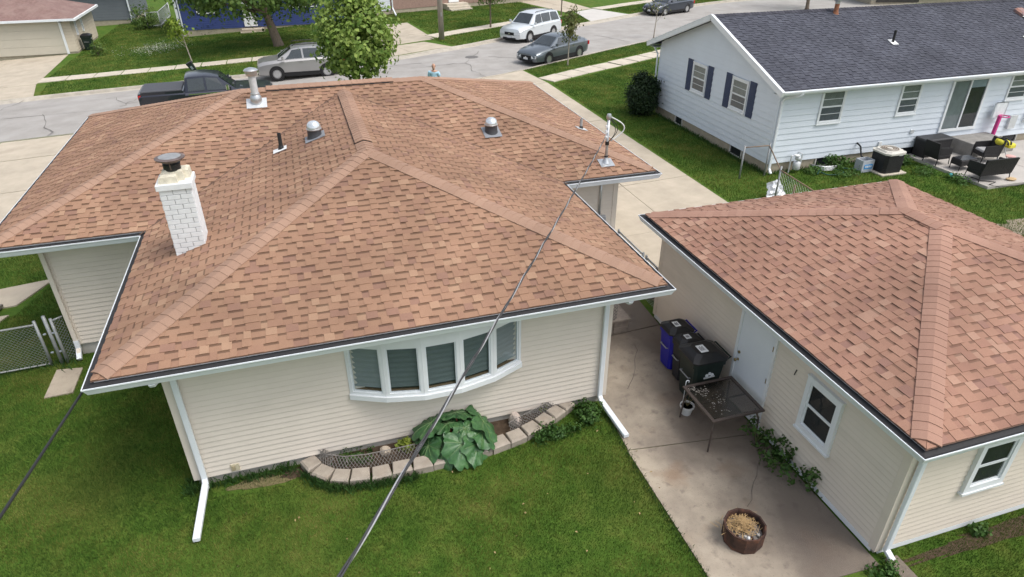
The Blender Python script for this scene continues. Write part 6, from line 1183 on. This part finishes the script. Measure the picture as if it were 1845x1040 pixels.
# silver boxy suv on the far curb, nose to the left
def rails(t, bx, hw_):
    for s in (-1,1): mb = MB(); mb.tube([(.35,s*hw_*.66,1.74),(.25,s*hw_*.66,1.80),(-1.5,s*hw_*.66,1.80),(-1.6,s*hw_*.66,1.74)],.022,6); mb.build('roof_rail', m_black, t, local=True)
SUVB = [(2.36,.30,.62,.66,.78,.55),(2.30,.28,.80,.86,.90,.70),(2.0,.24,.90,.96,.98,.78),(1.1,.22,.98,.985,1.06,.82),(.6,.22,1.02,.985,1.08,.84),(-1.0,.22,1.04,.985,1.09,.84),(-2.1,.26,1.04,.97,1.09,.84),(-2.34,.32,1.0,.93,1.08,.80),(-2.40,.40,.92,.86,1.05,.76)]
SUVG = [(1.15,1.07,.80),(.42,1.70,.66),(-.4,1.76,.69),(-1.5,1.74,.68),(-2.12,1.66,.66),(-2.36,1.09,.78)]
fa = np.array((18.0,36.9)); dr = np.array((-.83,-.56)); dr = dr/np.linalg.norm(dr); c = fa-dr*1.25+np.array((.10,.30)); ang = math.atan2(dr[1],dr[0])
car('parked_suv', 'silver boxy suv parked at the far curb, nose to the left', (c[0],c[1],-.10), ang, 4.77, 1.97, 1.79, SUVB, SUVG, 1.06, (1.36,-1.34), .355, paint('silver_paint',(.62,.66,.68),.3), [(.78,-.10,.36,-.08),(-.20,-1.08,-.16,-1.08),(-1.22,-2.12,-1.22,-1.92)], True, rails)
# dark grey sedan near side, nose to the left
SEDB = [(2.40,.30,.56,.62,.66,.52),(2.33,.24,.66,.80,.74,.66),(2.0,.20,.76,.90,.84,.72),(1.2,.18,.88,.915,.95,.76),(.7,.18,.93,.915,.98,.78),(-1.0,.18,.96,.915,1.0,.78),(-1.75,.20,.96,.90,1.01,.76),(-2.25,.26,.94,.84,1.0,.70),(-2.41,.34,.86,.76,.94,.62)]
SEDG = [(1.12,.96,.76),(.30,1.40,.58),(-.35,1.45,.60),(-1.05,1.40,.58),(-2.05,1.07,.70)]
pf, pr = G2(988,114), G2(1041,101.5); dr = np.array(pf)-np.array(pr); dr /= np.linalg.norm(dr); n_ = np.array((-dr[1],dr[0])); mid = (np.array(pf)+np.array(pr))/2; off = -n_*.82; c = mid+off; ang = math.atan2(dr[1],dr[0])
def spoiler(t, bx, hw_): bx('trunk_lip', -2.34,-2.22,-.55,.55,.99,1.02,paint('grey_green_paint',(.125,.148,.168)),.02)
car('parked_sedan', 'dark grey sedan parked by the young street tree, nose to the left', (c[0],c[1],-.10), ang, 4.82, 1.83, 1.47, SEDB, SEDG, .965, (1.42,-1.38), .335, paint('grey_green_paint',(.125,.148,.168)), [(.72,-.05,.26,-.05),(-.13,-1.35,-.13,-1.02)], False, spoiler)
# silver-brown crossover behind the maple
XB = [(2.34,.32,.66,.62,.80,.50),(2.28,.26,.80,.84,.90,.68),(1.95,.24,.90,.93,1.0,.76),(1.1,.22,.98,.945,1.08,.80),(.6,.22,1.02,.945,1.10,.82),(-1.0,.22,1.06,.945,1.12,.82),(-2.0,.28,1.06,.92,1.12,.80),(-2.25,.34,1.02,.88,1.10,.76),(-2.34,.42,.94,.80,1.06,.72)]
XG = [(1.22,1.09,.78),(.38,1.62,.62),(-.4,1.70,.66),(-1.4,1.66,.64),(-1.95,1.52,.62),(-2.28,1.12,.74)]
kf = np.array((2.27,31.73)); c = kf+np.array((1.33,.95)); car('parked_suv', 'grey-silver crossover suv half hidden behind the leafy maple', (c[0],c[1],TZ(c[0],c[1])-.09), R(180), 4.68, 1.89, 1.7, XB, XG, 1.08, (1.35,-1.35), .355, paint('warm_silver_paint',(.36,.355,.35)), [(.80,-.10,.40,-.08),(-.20,-1.12,-.18,-1.12),(-1.25,-1.95,-1.25,-1.65)], True, rails)
# dark car at the top right
pf, pr = np.array(G2(1195.7,26.5)), np.array(G2(1237,20.6)); dr = pf-pr; dr /= np.linalg.norm(dr); n_ = np.array((-dr[1],dr[0])); c = (pf+pr)/2-n_*.8; car('parked_sedan', 'dark blue car parked far up the street at the top edge', (c[0],c[1],-.10), math.atan2(dr[1],dr[0]), 4.7, 1.8, 1.47, SEDB, SEDG, .965, (1.42,-1.38), .335, paint('dark_blue_paint',(.045,.055,.075)), [(.72,-.05,.26,-.05),(-.13,-1.35,-.13,-1.02)], False)
# dark pickup with a soft bed cover, nose to the right
m_tp = paint('blue_black_paint', (.022,.026,.042)); 
TB = [(2.92,.42,.85,.80,.98,.62),(2.84,.36,1.0,.95,1.08,.80),(2.4,.34,1.08,.99,1.16,.86),(1.35,.34,1.12,1.0,1.20,.88),(.9,.34,1.13,1.0,1.20,.88),(-.95,.34,1.13,1.0,1.20,.88),(-1.0,.36,1.20,1.0,1.30,.93),(-2.7,.40,1.20,1.0,1.30,.93),(-2.88,.46,1.16,.98,1.28,.92),(-2.92,.50,1.10,.95,1.26,.90)]
TG = [(1.25,1.20,.84),(.55,1.80,.68),(0.,1.88,.72),(-.7,1.87,.72),(-.86,1.82,.71),(-.97,1.21,.84)]
def truck_extra(t, bx, hw_):
    mb = MB(); mb.rbox(-2.82,-1.06,-.88,.88,1.305,1.36,.03); mb.build('bed_cover', mat('charcoal_vinyl_cover',(.055,.057,.065),.55,.1,8,.2,60), t, local=True)
    for s in (-1,1): y0,y1 = sorted((s*1.0,s*1.012)); bx('belt_trim', -.8,1.0,y0,y1,1.10,1.14,m_chrome,.004); y0,y1 = sorted((s*1.0,s*1.25)); bx('tow_mirror', .86,1.0,y0,y1,1.26,1.46,m_chrome,.03)
    bx('rear_bumper', -3.06,-2.93,-.92,.92,.42,.62,m_chrome,.03); bx('front_bumper', 2.93,3.02,-.92,.92,.45,.68,m_chrome,.03)
yt = TZ(-.4,24.2); q = PZ(248,187,yt+.85); q2 = PZ(345,135,yt+1.86); tc = np.array((float(q[0])+2.90, float(q[1])+.86))
car('pickup_truck', 'dark blue pickup truck with black bed cover in front of the house', (tc[0],26.95,TZ(tc[0],26.95)-.09), R(2), 5.9, 2.0, 1.9, TB, TG, 1.19, (1.75,-1.85), .39, m_tp, [(.95,.02,.52,.02),(-.08,-.80,-.06,-.76)], True, truck_extra)

# ------------------------------------------------------------------ trees and shrubs
m_bark = mat('grey_brown_bark', (.16,.125,.095), .95, .3, 14, .9, 40, stretch=(1,1,.25)); m_pbark = mat('pale_young_bark', (.34,.30,.25), .9, .2, 20, .4, 50)
m_maple = leafmat('maple_leaf', (.085,.185,.026), (.34,.43,.105), scale=2.2, trans=.3); m_oak = leafmat('dark_tree_leaf', (.042,.100,.020), (.16,.235,.052), scale=1.2, trans=.25); m_lgreen = leafmat('yellow_green_leaf', (.11,.20,.020), (.28,.36,.05), trans=.3); m_redgreen = leafmat('bronze_green_leaf', (.050,.090,.026), (.19,.18,.06), trans=.25)
def tree(name, label, base, th, tr, cc, rad, ncl, nleaf, cs, ls, ml, seed, mb_=None, limbs=8, group=None, squash=None, shell=.75, lean=(0,0)):
    """tapered trunk with limbs reaching into a crown of leaf clumps"""
    t = thing(name, tuple(base), label, 'tree', group); r_ = random.Random(seed); bv = Vector(base); c = Vector(cc); b = MB(); topz = c.z+rad[2]*.45
    b.tube([tuple(bv-Vector((0,0,.1))), tuple(bv+Vector((0,0,.12))), tuple(bv.lerp(c,.35)+Vector((lean[0],lean[1],0))), tuple(bv.lerp(c,.75)), (c.x,c.y,topz)], tr, 10, radii=[tr*1.5,tr*1.15,tr*.9,tr*.65,tr*.2]); tk = b.build('trunk', mb_ or m_bark, t, smooth=True)
    P, N = clump_cloud(cc, rad, ncl, nleaf, cs, seed, shell, squash=squash); P[:,2] = np.maximum(P[:,2], base[2]+.15); S = ls*(.65+.7*np.random.default_rng(seed+1).random(nleaf)); leaves('crown', P, N, S, ml, t, seed, asp=.75, fold=.12)
    for k in range(limbs):
        f = .35+.5*k/limbs; s = bv.lerp(Vector((c.x,c.y,topz)),f); q = P[r_.randrange(nleaf)]; e = s.lerp(Vector(tuple(q)),.85); m_ = s.lerp(e,.5)+Vector((0,0,-.05*rad[2])); b = MB(); b.tube([tuple(s),tuple(m_),tuple(e)],tr*.3,6,radii=[tr*.38,tr*.26,tr*.08]); b.build('limb', mb_ or m_bark, tk, smooth=True)
    return t
gz = lambda x, y: TZ(x,y)
egg = lambda z: np.where(z < 0, 1.0+.12*z, 1-.28*np.clip(z,0,1))
tree('maple_tree', 'dense leafy green maple in front of the brown roof', (5.55,19.2,gz(5.55,19.2)), 1.6, .10, (5.60,19.2,3.72), (1.42,1.40,1.62), 150, 7500, .20, .165, m_maple, 3, limbs=12, squash=egg, shell=.80)
q = G(502,82.4); tree('shade_tree', 'broad shade tree with thick trunk before the blue house', tuple(q), 2, .30, (q[0]-.9,q[1]+.3,q[2]+4.1), (5.6,4.0,2.4), 170, 9000, .42, .27, m_oak, 5, limbs=14, shell=.7)
q = G(346,112.7); tree('sapling', 'yellow-green sapling with sparse leaves above the pickup', tuple(q), 1.0, .035, (q[0]-.25,q[1],q[2]+2.15), (.75,.6,.75), 16, 420, .17, .17, m_lgreen, 7, m_pbark, 6, 'young street trees')
q = G(1022.7,118.4); tree('sapling', 'narrow bronze-green sapling by the dark grey sedan', tuple(q), 1.0, .035, (q[0]+.06,q[1],q[2]+2.15), (.45,.42,1.0), 34, 800, .11, .13, m_redgreen, 8, m_pbark, 6, 'young street trees', shell=.6)
q = G(884,50); tree('sapling', 'round young tree beyond the silver suv on the far verge', tuple(q), 1.2, .06, (q[0],q[1],q[2]+2.9), (1.25,1.2,1.25), 40, 1500, .22, .19, m_oak, 9, m_bark, 7, 'young street trees')
q = G(1011,29); tree('sapling', 'small dark young tree right behind the silver suv', tuple(q), 1.2, .05, (q[0]+.05,q[1],q[2]+2.5), (.95,.9,.85), 26, 800, .2, .18, m_oak, 10, m_bark, 6, 'young street trees')
q = G(1178,66); tree('sapling', 'thin twiggy sapling rising behind the white gable', (float(q[0]),float(q[1]),0), 1.2, .035, (q[0]+.1,q[1],2.0), (.65,.5,.42), 10, 130, .22, .11, m_redgreen, 11, m_pbark, 8, 'young street trees')
q = G(1222,17); tree('sapling', 'young tree beside the far dark blue car', (float(q[0]),float(q[1])+1.2,0), 1.2, .05, (q[0],q[1]+1.2,2.5), (.9,.8,.8), 20, 600, .2, .18, m_oak, 12, m_bark, 6, 'young street trees')
q = np.array((46.5,43.6,0)); tree('roadside_tree', 'tree with drooping green branches at the top right edge', tuple(q), 2, .14, (46.5,43.9,3.9), (3.0,2.4,2.2), 60, 1600, .3, .24, m_lgreen, 13, m_bark, 10)
def shrub(name, label, c, rad, ncl, n, cs, ls, ml, seed):
    t = thing(name, c, label, 'shrub'); P, N = clump_cloud((c[0],c[1],c[2]+rad[2]*.95), rad, ncl, n, cs, seed, .82); P[:,2] = np.maximum(P[:,2], c[2]+.03); S = ls*(.6+.8*np.random.default_rng(seed).random(n)); leaves('foliage', P, N, S, ml, t, seed); b = MB()
    for k in range(5): a = k*1.25; b.tube([(c[0]+.05*math.cos(a),c[1]+.05*math.sin(a),c[2]-.03),(c[0]+rad[0]*.55*math.cos(a),c[1]+rad[1]*.55*math.sin(a),c[2]+rad[2]*1.2)],.025,6)
    tag(b.build('stem', m_bark, t), kind='stuff'); return t
m_yew = leafmat('dark_yew_leaf', (.010,.026,.010), (.032,.062,.020), trans=.1, scale=4)
shrub('clipped_shrub', 'large dark clipped evergreen at the corner of the white house', (17.55,18.1,0), (.62,.58,.90), 220, 12000, .10, .085, m_yew, 21)
q = G(375,64); shrub('foundation_shrub', 'dark green hedge shrub along the blue house front', (float(q[0]),float(q[1])+1.1,gz(q[0],q[1])), (1.75,.75,.72), 90, 3000, .18, .13, m_yew, 22)
q = G(262,52); shrub('side_shrub', 'green bush by the pale fence left of the blue house', (float(q[0]),float(q[1]),gz(q[0],q[1])), (.9,.8,.85), 40, 1100, .2, .16, m_oak, 23)
q = G(180,100); shrub('small_shrub', 'small dark bush next to the cart at the tan garage', (float(q[0]),float(q[1]),gz(q[0],q[1])), (.42,.35,.45), 20, 420, .12, .12, m_oak, 24)
for k,(u,v,rx,rz_,lab) in enumerate(((690,14,1.1,.55,'low dark bush left of the brick house downspout'),(735,17,.8,.5,'flowering bush under the brick house window'),(772,13,.7,.45,'yellow-green bush before the pinkish brick wall'),(812,11,1.0,.55,'dark bush left of the white front steps'))): q = G(u,v); shrub('foundation_shrub', lab, (float(q[0]),float(q[1]),0), (rx,.6,rz_), 22, 500, .18, .16, m_lime if k == 2 else m_oak, 40+k)
b = MB(); r_ = np.random.default_rng(4); c = G(282,88); n = 900; P = np.c_[c[0]+r_.normal(0,.9,n), c[1]+r_.normal(0,1.1,n), np.zeros(n)]; P[:,2] = TZn(P[:,0],P[:,1])+.07; o_ = leaves('clover_flowers', P, np.tile((0,0,1.),(n,1)), np.full(n,.055), mat('white_clover_flower',(.55,.56,.48),.8), None, 3); tag(o_, 'patch of small white flowers in the lawn across the street', 'flowers', kind='stuff')

# ------------------------------------------------------------------ pole, far cart, leaning bin, person
q = G(796,71.5); up = thing('utility_pole', tuple(q), 'weathered wooden utility pole on the far verge', 'utility pole'); b = MB(); b.tube([(q[0],q[1],-.2),(q[0]-.02,q[1],4.5),(q[0]-.05,q[1],9.5)],.17,14,radii=[.19,.165,.13]); b.build('pole', mat('weathered_pole',(.33,.29,.25),.95,.2,5,.6,40,stretch=(3,3,.3)), up, smooth=True); b = MB(); b.bar((q[0]-1.2,q[1],8.9),(q[0]+1.1,q[1],8.9),.1,.12); b.build('crossarm', m_wood, up); b = MB(); b.box(q[0]-.02,q[0]+.02,q[1]-.20,q[1]-.165,1.5,1.75); b.build('pole_tag', m_galv, up)
q = G(160,91); cart('waste_cart', 'dark green cart standing at the side of the tan garage', (float(q[0])+.05,float(q[1])+.2,gz(q[0],q[1])+.0), .66, .74, 1.1, m_cgreen, m_lid, rz=R(90), sticker=False)
q = G(353,131); lb = thing('leaning_bin', (float(q[0]),float(q[1])+.1,gz(q[0],q[1])), 'small dark bin leaning over on the verge behind the pickup', 'bin'); Mx = Matrix.Translation((q[0],q[1]+.1,gz(q[0],q[1])-.02))@Matrix.Rotation(R(-26),4,'Y'); b = MB(); b.loft([[(-.12,-.12,0),(.12,-.12,0),(.12,.12,0),(-.12,.12,0)],[(-.16,-.16,.60),(.16,-.16,.60),(.16,.16,.60),(-.16,.16,.60)]],M=Mx); b.build('body', m_cgreen, lb); b = MB(); b.rbox(-.18,.18,-.18,.18,.602,.67,.03,M=Mx); b.build('lid', m_lid, lb); b = MB(); b.box(-.06,.06,-.165,-.15,.25,.45,Mx); b.build('sticker', mat('grey_sticker',(.2,.24,.25),.5), lb)
def person(c, rz):
    t = thing('person', c, 'person in a light blue shirt walking on the driveway side of the street', 'person', rz=rz); ORG[t.name] = Vector((0,0,0))
    def skin(name, verts, edges, rads, m, sub=2, par=None):
        me = bpy.data.meshes.new(name); me.from_pydata(verts, edges, []); o = bpy.data.objects.new(name, me); col.objects.link(o); o.parent = par or t; o.modifiers.new('skin','SKIN')
        for i, r in enumerate(rads): me.skin_vertices[0].data[i].radius = r if isinstance(r, tuple) else (r, r); me.skin_vertices[0].data[i].use_root = (i == 0)
        s = o.modifiers.new('sub','SUBSURF'); s.levels = sub; s.render_levels = sub; me.materials.append(m); o.modifiers['skin'].use_smooth_shade = True; return o
    V = [(0,0,.95),(0,0,1.10),(0,0,1.30),(0,0,1.43),(0,.01,1.50),(0,.02,1.57),
         (.19,0,1.41),(.235,-.02,1.14),(.22,.10,.92),(-.19,0,1.41),(-.235,.03,1.14),(-.22,.14,.92),
         (.095,0,.90),(.11,.08,.49),(.11,.0,.08),(-.095,0,.90),(-.11,-.02,.49),(-.11,-.16,.10),(.11,.16,.04),(-.11,0.02,.04)]
    E = [(0,1),(1,2),(2,3),(3,4),(4,5),(3,6),(6,7),(7,8),(3,9),(9,10),(10,11),(0,12),(12,13),(13,14),(0,15),(15,16),(16,17),(14,18),(17,19)]
    Rr = [(.15,.11),(.15,.11),(.165,.115),(.13,.09),.05,.05,.065,.047,.033,.065,.047,.033,.09,.062,.045,.09,.062,.045,.038,.038]
    m_skin = mat('skin', (.46,.27,.19), .6, .06, 12); body = skin('body', V, E, Rr, m_skin)
    skin('shirt', [(0,0,.93),(0,0,1.12),(0,0,1.31),(0,0,1.44),(.20,0,1.42),(.25,-.01,1.20),(-.20,0,1.42),(-.25,.02,1.20)], [(0,1),(1,2),(2,3),(3,4),(4,5),(3,6),(6,7)], [(.175,.135),(.172,.132),(.19,.14),(.15,.105),.085,.075,.085,.075], mat('light_blue_shirt',(.36,.56,.68),.85,.06,12), par=body)
    skin('trousers', [(0,0,.96),(.10,0,.88),(.115,.07,.49),(.115,-.0,.10),(-.10,0,.88),(-.115,-.02,.49),(-.115,-.16,.12)], [(0,1),(1,2),(2,3),(0,4),(4,5),(5,6)], [(.17,.125),.105,.08,.07,.105,.08,.07], mat('khaki_trousers',(.22,.19,.14),.9,.1,12), par=body)
    b = MB(); b.loft([[(.075*k*math.cos(a),.02+.095*k*math.sin(a)+yo,z) for a in np.linspace(0,2*math.pi,14,endpoint=False)] for k,z,yo in ((.55,1.54,.025),(.78,1.57,.03),(.93,1.62,.015),(1.0,1.67,.0),(.98,1.72,-.005),(.8,1.765,-.01),(.4,1.79,-.01))]); hd = b.build('head', m_skin, body, local=True, smooth=True)
    b = MB(); b.loft([[(-.012,.11,1.625),(.012,.11,1.625),(.016,.125,1.625),(-.016,.125,1.625)],[(-.008,.105,1.67),(.008,.105,1.67),(.006,.112,1.67),(-.006,.112,1.67)]]); b.build('nose', m_skin, hd, local=True)
    for s in (-1,1):
        b = MB(); b.lathe([(.0,-.012),(.012,-.004),(.0,.008)],8,(s*.03,.102,1.672)); b.build('eye', m_under, hd, local=True); b = MB(); b.loft([[(s*.072,-.01,1.64),(s*.088,-.015,1.64),(s*.088,.02,1.64),(s*.072,.015,1.64)],[(s*.072,-.015,1.70),(s*.095,-.02,1.70),(s*.09,.02,1.69),(s*.072,.015,1.70)]]); b.build('ear', m_skin, hd, local=True)
    b = MB(); b.box(-.022,.022,.098,.108,1.588,1.598); b.build('mouth', mat('lip',(.30,.12,.10),.6), hd, local=True)
    b = MB(); b.loft([[(.079*k*math.cos(a),.012+.097*k*math.sin(a),z) for a in np.linspace(math.pi*1.0,2*math.pi,9)] for k,z in ((.98,1.62),(1.04,1.67),(1.02,1.72))],closed=False); b.build('hair', mat('grey_hair',(.14,.12,.10),.9,.2,40), hd, local=True)
    for s,(hx,hy,hz) in ((1,(.22,.105,.89)),(-1,(-.22,.145,.89))):
        v = [(hx,hy,hz),(hx,hy+.01,hz-.07)]; e = [(0,1)]; r = [(.018,.034),(.018,.036)]
        for k,l in enumerate((.065,.075,.07,.055)): y = -.030+.02*k; i = len(v); v += [(hx,hy+.01+y,hz-.085),(hx-s*.008,hy+.012+y,hz-.085-l*.5),(hx-s*.025,hy+.014+y,hz-.085-l*.9)]; e += [(1,i),(i,i+1),(i+1,i+2)]; r += [.009,.0085,.007]
        i = len(v); v += [(hx,hy+.045,hz-.035),(hx-s*.01,hy+.06,hz-.075)]; e += [(0,i),(i,i+1)]; r += [.010,.008]
        skin('hand', v, e, r, m_skin, 1, par=body)
    for x,y in ((.11,.05),(-.11,-.09)): b = MB(); b.rbox(x-.05,x+.05,y-.13,y+.15,.002,.09,.035); b.build('shoe', m_black, body, local=True)
    return t
person((9.38,23.3,TZ(9.38,23.3)), R(165))

# ------------------------------------------------------------------ grass blades over the lawns
m_grass = leafmat('grass_blade', (.034,.078,.008), (.170,.160,.030), rough=.7, scale=.8, trans=.25)
n_ = m_grass.node_tree.nodes
for q_ in n_:
    if q_.type == 'VALTORGB':
        e_ = q_.color_ramp.elements; e_[0].color = (.020,.064,.008,1); e_[1].color = (.30,.262,.085,1)
        for p_, c_ in ((.32,(.046,.106,.014)),(.55,(.080,.138,.020)),(.78,(.160,.182,.036))): k_ = e_.new(p_); k_.color = (*c_,1)
    if q_.type == 'MAP_RANGE': q_.inputs['From Min'].default_value = .33; q_.inputs['From Max'].default_value = .66; q_.inputs['To Max'].default_value = .66
    if q_.type == 'MATH': q_.inputs[1].default_value = .42
    if q_.type == 'TEX_NOISE': q_.inputs['Scale'].default_value = .55; q_.inputs['Detail'].default_value = 9; q_.inputs['Roughness'].default_value = .68
def lawn(name, label, polys, excl, dens, h, w, seed, lean=.5, thin=()):
    r = np.random.default_rng(seed); out = []
    for poly in polys:
        a = np.array(poly); lo, hi = a.min(0), a.max(0); n = int(dens*(hi[0]-lo[0])*(hi[1]-lo[1])); p = lo+(hi-lo)*r.random((n,2)); k = pip(p, poly)
        for e in excl: k &= ~pip(p, e)
        for e in thin: k &= ~(pip(p, e) & (r.random(len(p)) < .78))
        out.append(p[k])
    p = np.vstack(out); n = len(p)
    # patchy height: bare and lush spots
    f = np.sin(p[:,0]*1.7+np.sin(p[:,1]*1.3)*1.5)*np.sin(p[:,1]*1.9+np.sin(p[:,0]*.9)*2); hh = h*(.55+.7*r.random(n))*(1+.22*f); az = r.random(n)*2*np.pi; ln = lean*hh*(.2+r.random(n)); wd = w*(.7+.6*r.random(n))
    z = TZn(p[:,0],p[:,1]); a2 = r.random(n)*2*np.pi; V = np.empty((n,3,3)); dx, dy = np.cos(a2)*wd/2, np.sin(a2)*wd/2
    V[:,0] = np.c_[p[:,0]-dx,p[:,1]-dy,z-.004]; V[:,1] = np.c_[p[:,0]+dx,p[:,1]+dy,z-.004]; V[:,2] = np.c_[p[:,0]+np.cos(az)*ln,p[:,1]+np.sin(az)*ln,z+hh]
    o = np_mesh(name, V.reshape(-1,3), np.arange(3*n).reshape(n,3), m_grass); return tag(o, label, 'grass', kind='stuff')
hx = [(WX0,o_w) for o_w in ()]; HX = [(.78,.78),(7.9,.78),(7.9,6),(10.3,6),(10.3,14),(-1.95,14),(-1.95,5.6),(.78,5.6)]; GX = [(10.2,-3.62),(16.3,-3.62),(16.3,3.2),(10.2,3.2)]; PADX = [(7.74,-3.74),(10.3,-3.8),(10.3,6),(7.77,6),(7.77,-.6)]; BEDX = [(x,y-.17) for x,y in bx_]+[(7.3,.9),(2.5,.9)]
THX = [(1.0,.45),(1.5,.36),(2.2,.38),(2.6,.55),(2.6,.8),(1.0,.8)]; STX = [G2(80,719),G2(132,709),G2(150,664),G2(103,668)]
lawn('lawn_grass', 'mown grass of the back yard in front of the main house', [[(-4.2,-2.2),(1,-5.2),(8.3,-5.4),(8.3,1.2),(.9,1.2),(.9,5),(-2,8),(-5,8)], [(10.0,-5.8),(15,-5.8),(17,-3.6),(10.0,-3.6)]], [HX,GX,PADX,BEDX,STX,[(10.33,-4.9),(10.55,-4.9),(10.55,-3.72),(10.33,-3.72)]], 4200, .045, .0085, 1, thin=(THX,))
lawn('lawn_grass', 'grass along the left side of the main house', [[(-9,8),(-2,8),(-2,14),(-9,14)]], [HX,[(-5.4,7.2),(-4.05,7.3),(-3.5,9.9),(-5.4,9.7)]], 1200, .06, .014, 2)
r0 = [(x,y) for x,y in NEAR if 14 < x < 42]
lawn('lawn_grass', 'grass of the side and back yard of the white house', [[(15.66,3.4),(16.6,-2),(30,2),(30,6.6),(24.3,6.7),(24.2,10.1),(18.3,10.1),(18.3,18.4),(26,19),(26,30),(25,29.2),(15.8,24.6)]], [GX,[(21,18.4),(40,18.4),(40,10.1),(21,10.1)]], 1000, .06, .016, 3)
lawn('lawn_grass', 'grass verge between sidewalk and street on the near side', [[(15.6,26.2),(20.3,28.6),(26,31.4),(34,35.5),(34,37.6),(26,33.8),(20.3,30.8),(15.45,28.1)]], [], 700, .06, .022, 4)
lawn('lawn_grass', 'lawns and verges across the street', [[(-10.3,34.5),(7.4,34.4),(7.4,37.6),(-10.6,37.7)],[(-11.0,39.2),(7.4,39.0),(7.6,48),(5.9,50),(-4.5,49.3),(-5,60),(-10.5,60),(-10.8,47)],[(13.4,36.2),(16.9,38.1),(25.6,42.8),(26.3,46.6),(24,45.5),(16.4,41.4),(12.2,38.9)],[(12.8,41),(16.4,43),(25,47.6),(23.4,57),(13,55),(9,50),(8,46.7),(12.2,46.6)],[(30.6,45.5),(42,50.3),(42,53.6),(34,50.6),(29.2,48.2)]], [], 260, .075, .035, 5)
# longer tufts along walls and edging
def tufts(name, label, pts, n, h, w, spread, seed):
    r = np.random.default_rng(seed); a = np.array(pts); d = np.r_[0,np.cumsum(np.linalg.norm(np.diff(a,axis=0),axis=1))]; s = r.random(n)*d[-1]; p = np.c_[np.interp(s,d,a[:,0]),np.interp(s,d,a[:,1])]+r.normal(0,spread,(n,2)); hh = h*(.4+.9*r.random(n)); az = r.random(n)*6.283; ln = hh*.7*r.random(n); a2 = r.random(n)*6.283; V = np.empty((n,4,3)); z = TZn(p[:,0],p[:,1]); dx, dy = np.cos(a2)*w/2, np.sin(a2)*w/2; mx_ = .5
    V[:,0] = np.c_[p[:,0]-dx,p[:,1]-dy,z]; V[:,1] = np.c_[p[:,0]+dx,p[:,1]+dy,z]; V[:,2] = np.c_[p[:,0]+np.cos(az)*ln*.4+dx*.8,p[:,1]+np.sin(az)*ln*.4+dy*.8,z+hh*.65]; V[:,3] = np.c_[p[:,0]+np.cos(az)*ln,p[:,1]+np.sin(az)*ln,z+hh]
    return tag(np_mesh(name, V.reshape(-1,3), np.arange(4*n).reshape(n,4), leafmat('long_grass',(.025,.075,.018),(.07,.14,.035)), None), label, 'grass', kind='stuff')
tufts('long_grass', 'long grass along the foot of the block wall at the left', [(2.4,.5),(2.6,.2),(2.9,.0),(3.4,-.1),(4.2,-.13)], 1500, .13, .008, .06, 1); tufts('long_grass', 'tufts of long grass along the rear foundation and downspout', [(.62,.9),(.66,.6),(.95,.68),(1.5,.66),(2.3,.66)], 700, .15, .008, .05, 2); tufts('long_grass', 'grass edge creeping over the concrete pad', [(7.72,-3.7),(7.70,-1.5),(7.74,-.5),(7.8,.4)], 900, .07, .008, .035, 3)
tufts('long_grass', 'grass along the left wall of the main house and its fence', [(-2.1,5.0),(-2.1,6.5),(-2.05,9)], 500, .16, .012, .08, 4); tufts('long_grass', 'long grass under the chain-link gate', [(-6,5.05),(-3,5.3),(-2.1,5.35)], 800, .12, .010, .06, 5); tufts('long_grass', 'grass growing against the foundation of the white house', [(18.2,18),(18.2,10.1),(24,10.05)], 1800, .14, .014, .07, 6)
# fallen leaves and bits on the lawn
r_ = np.random.default_rng(9); n = 70; P = np.c_[r_.uniform(0,8,n), r_.uniform(-4.5,0,n), np.full(n,.045)]; tag(leaves('fallen_leaves', P, np.tile((0,0,1.),(n,1)), r_.uniform(.02,.05,n), mat('dry_leaf',(.36,.26,.13),.9,.3,9), None, 8), 'scattered dry leaves on the back lawn', 'leaves', kind='stuff')
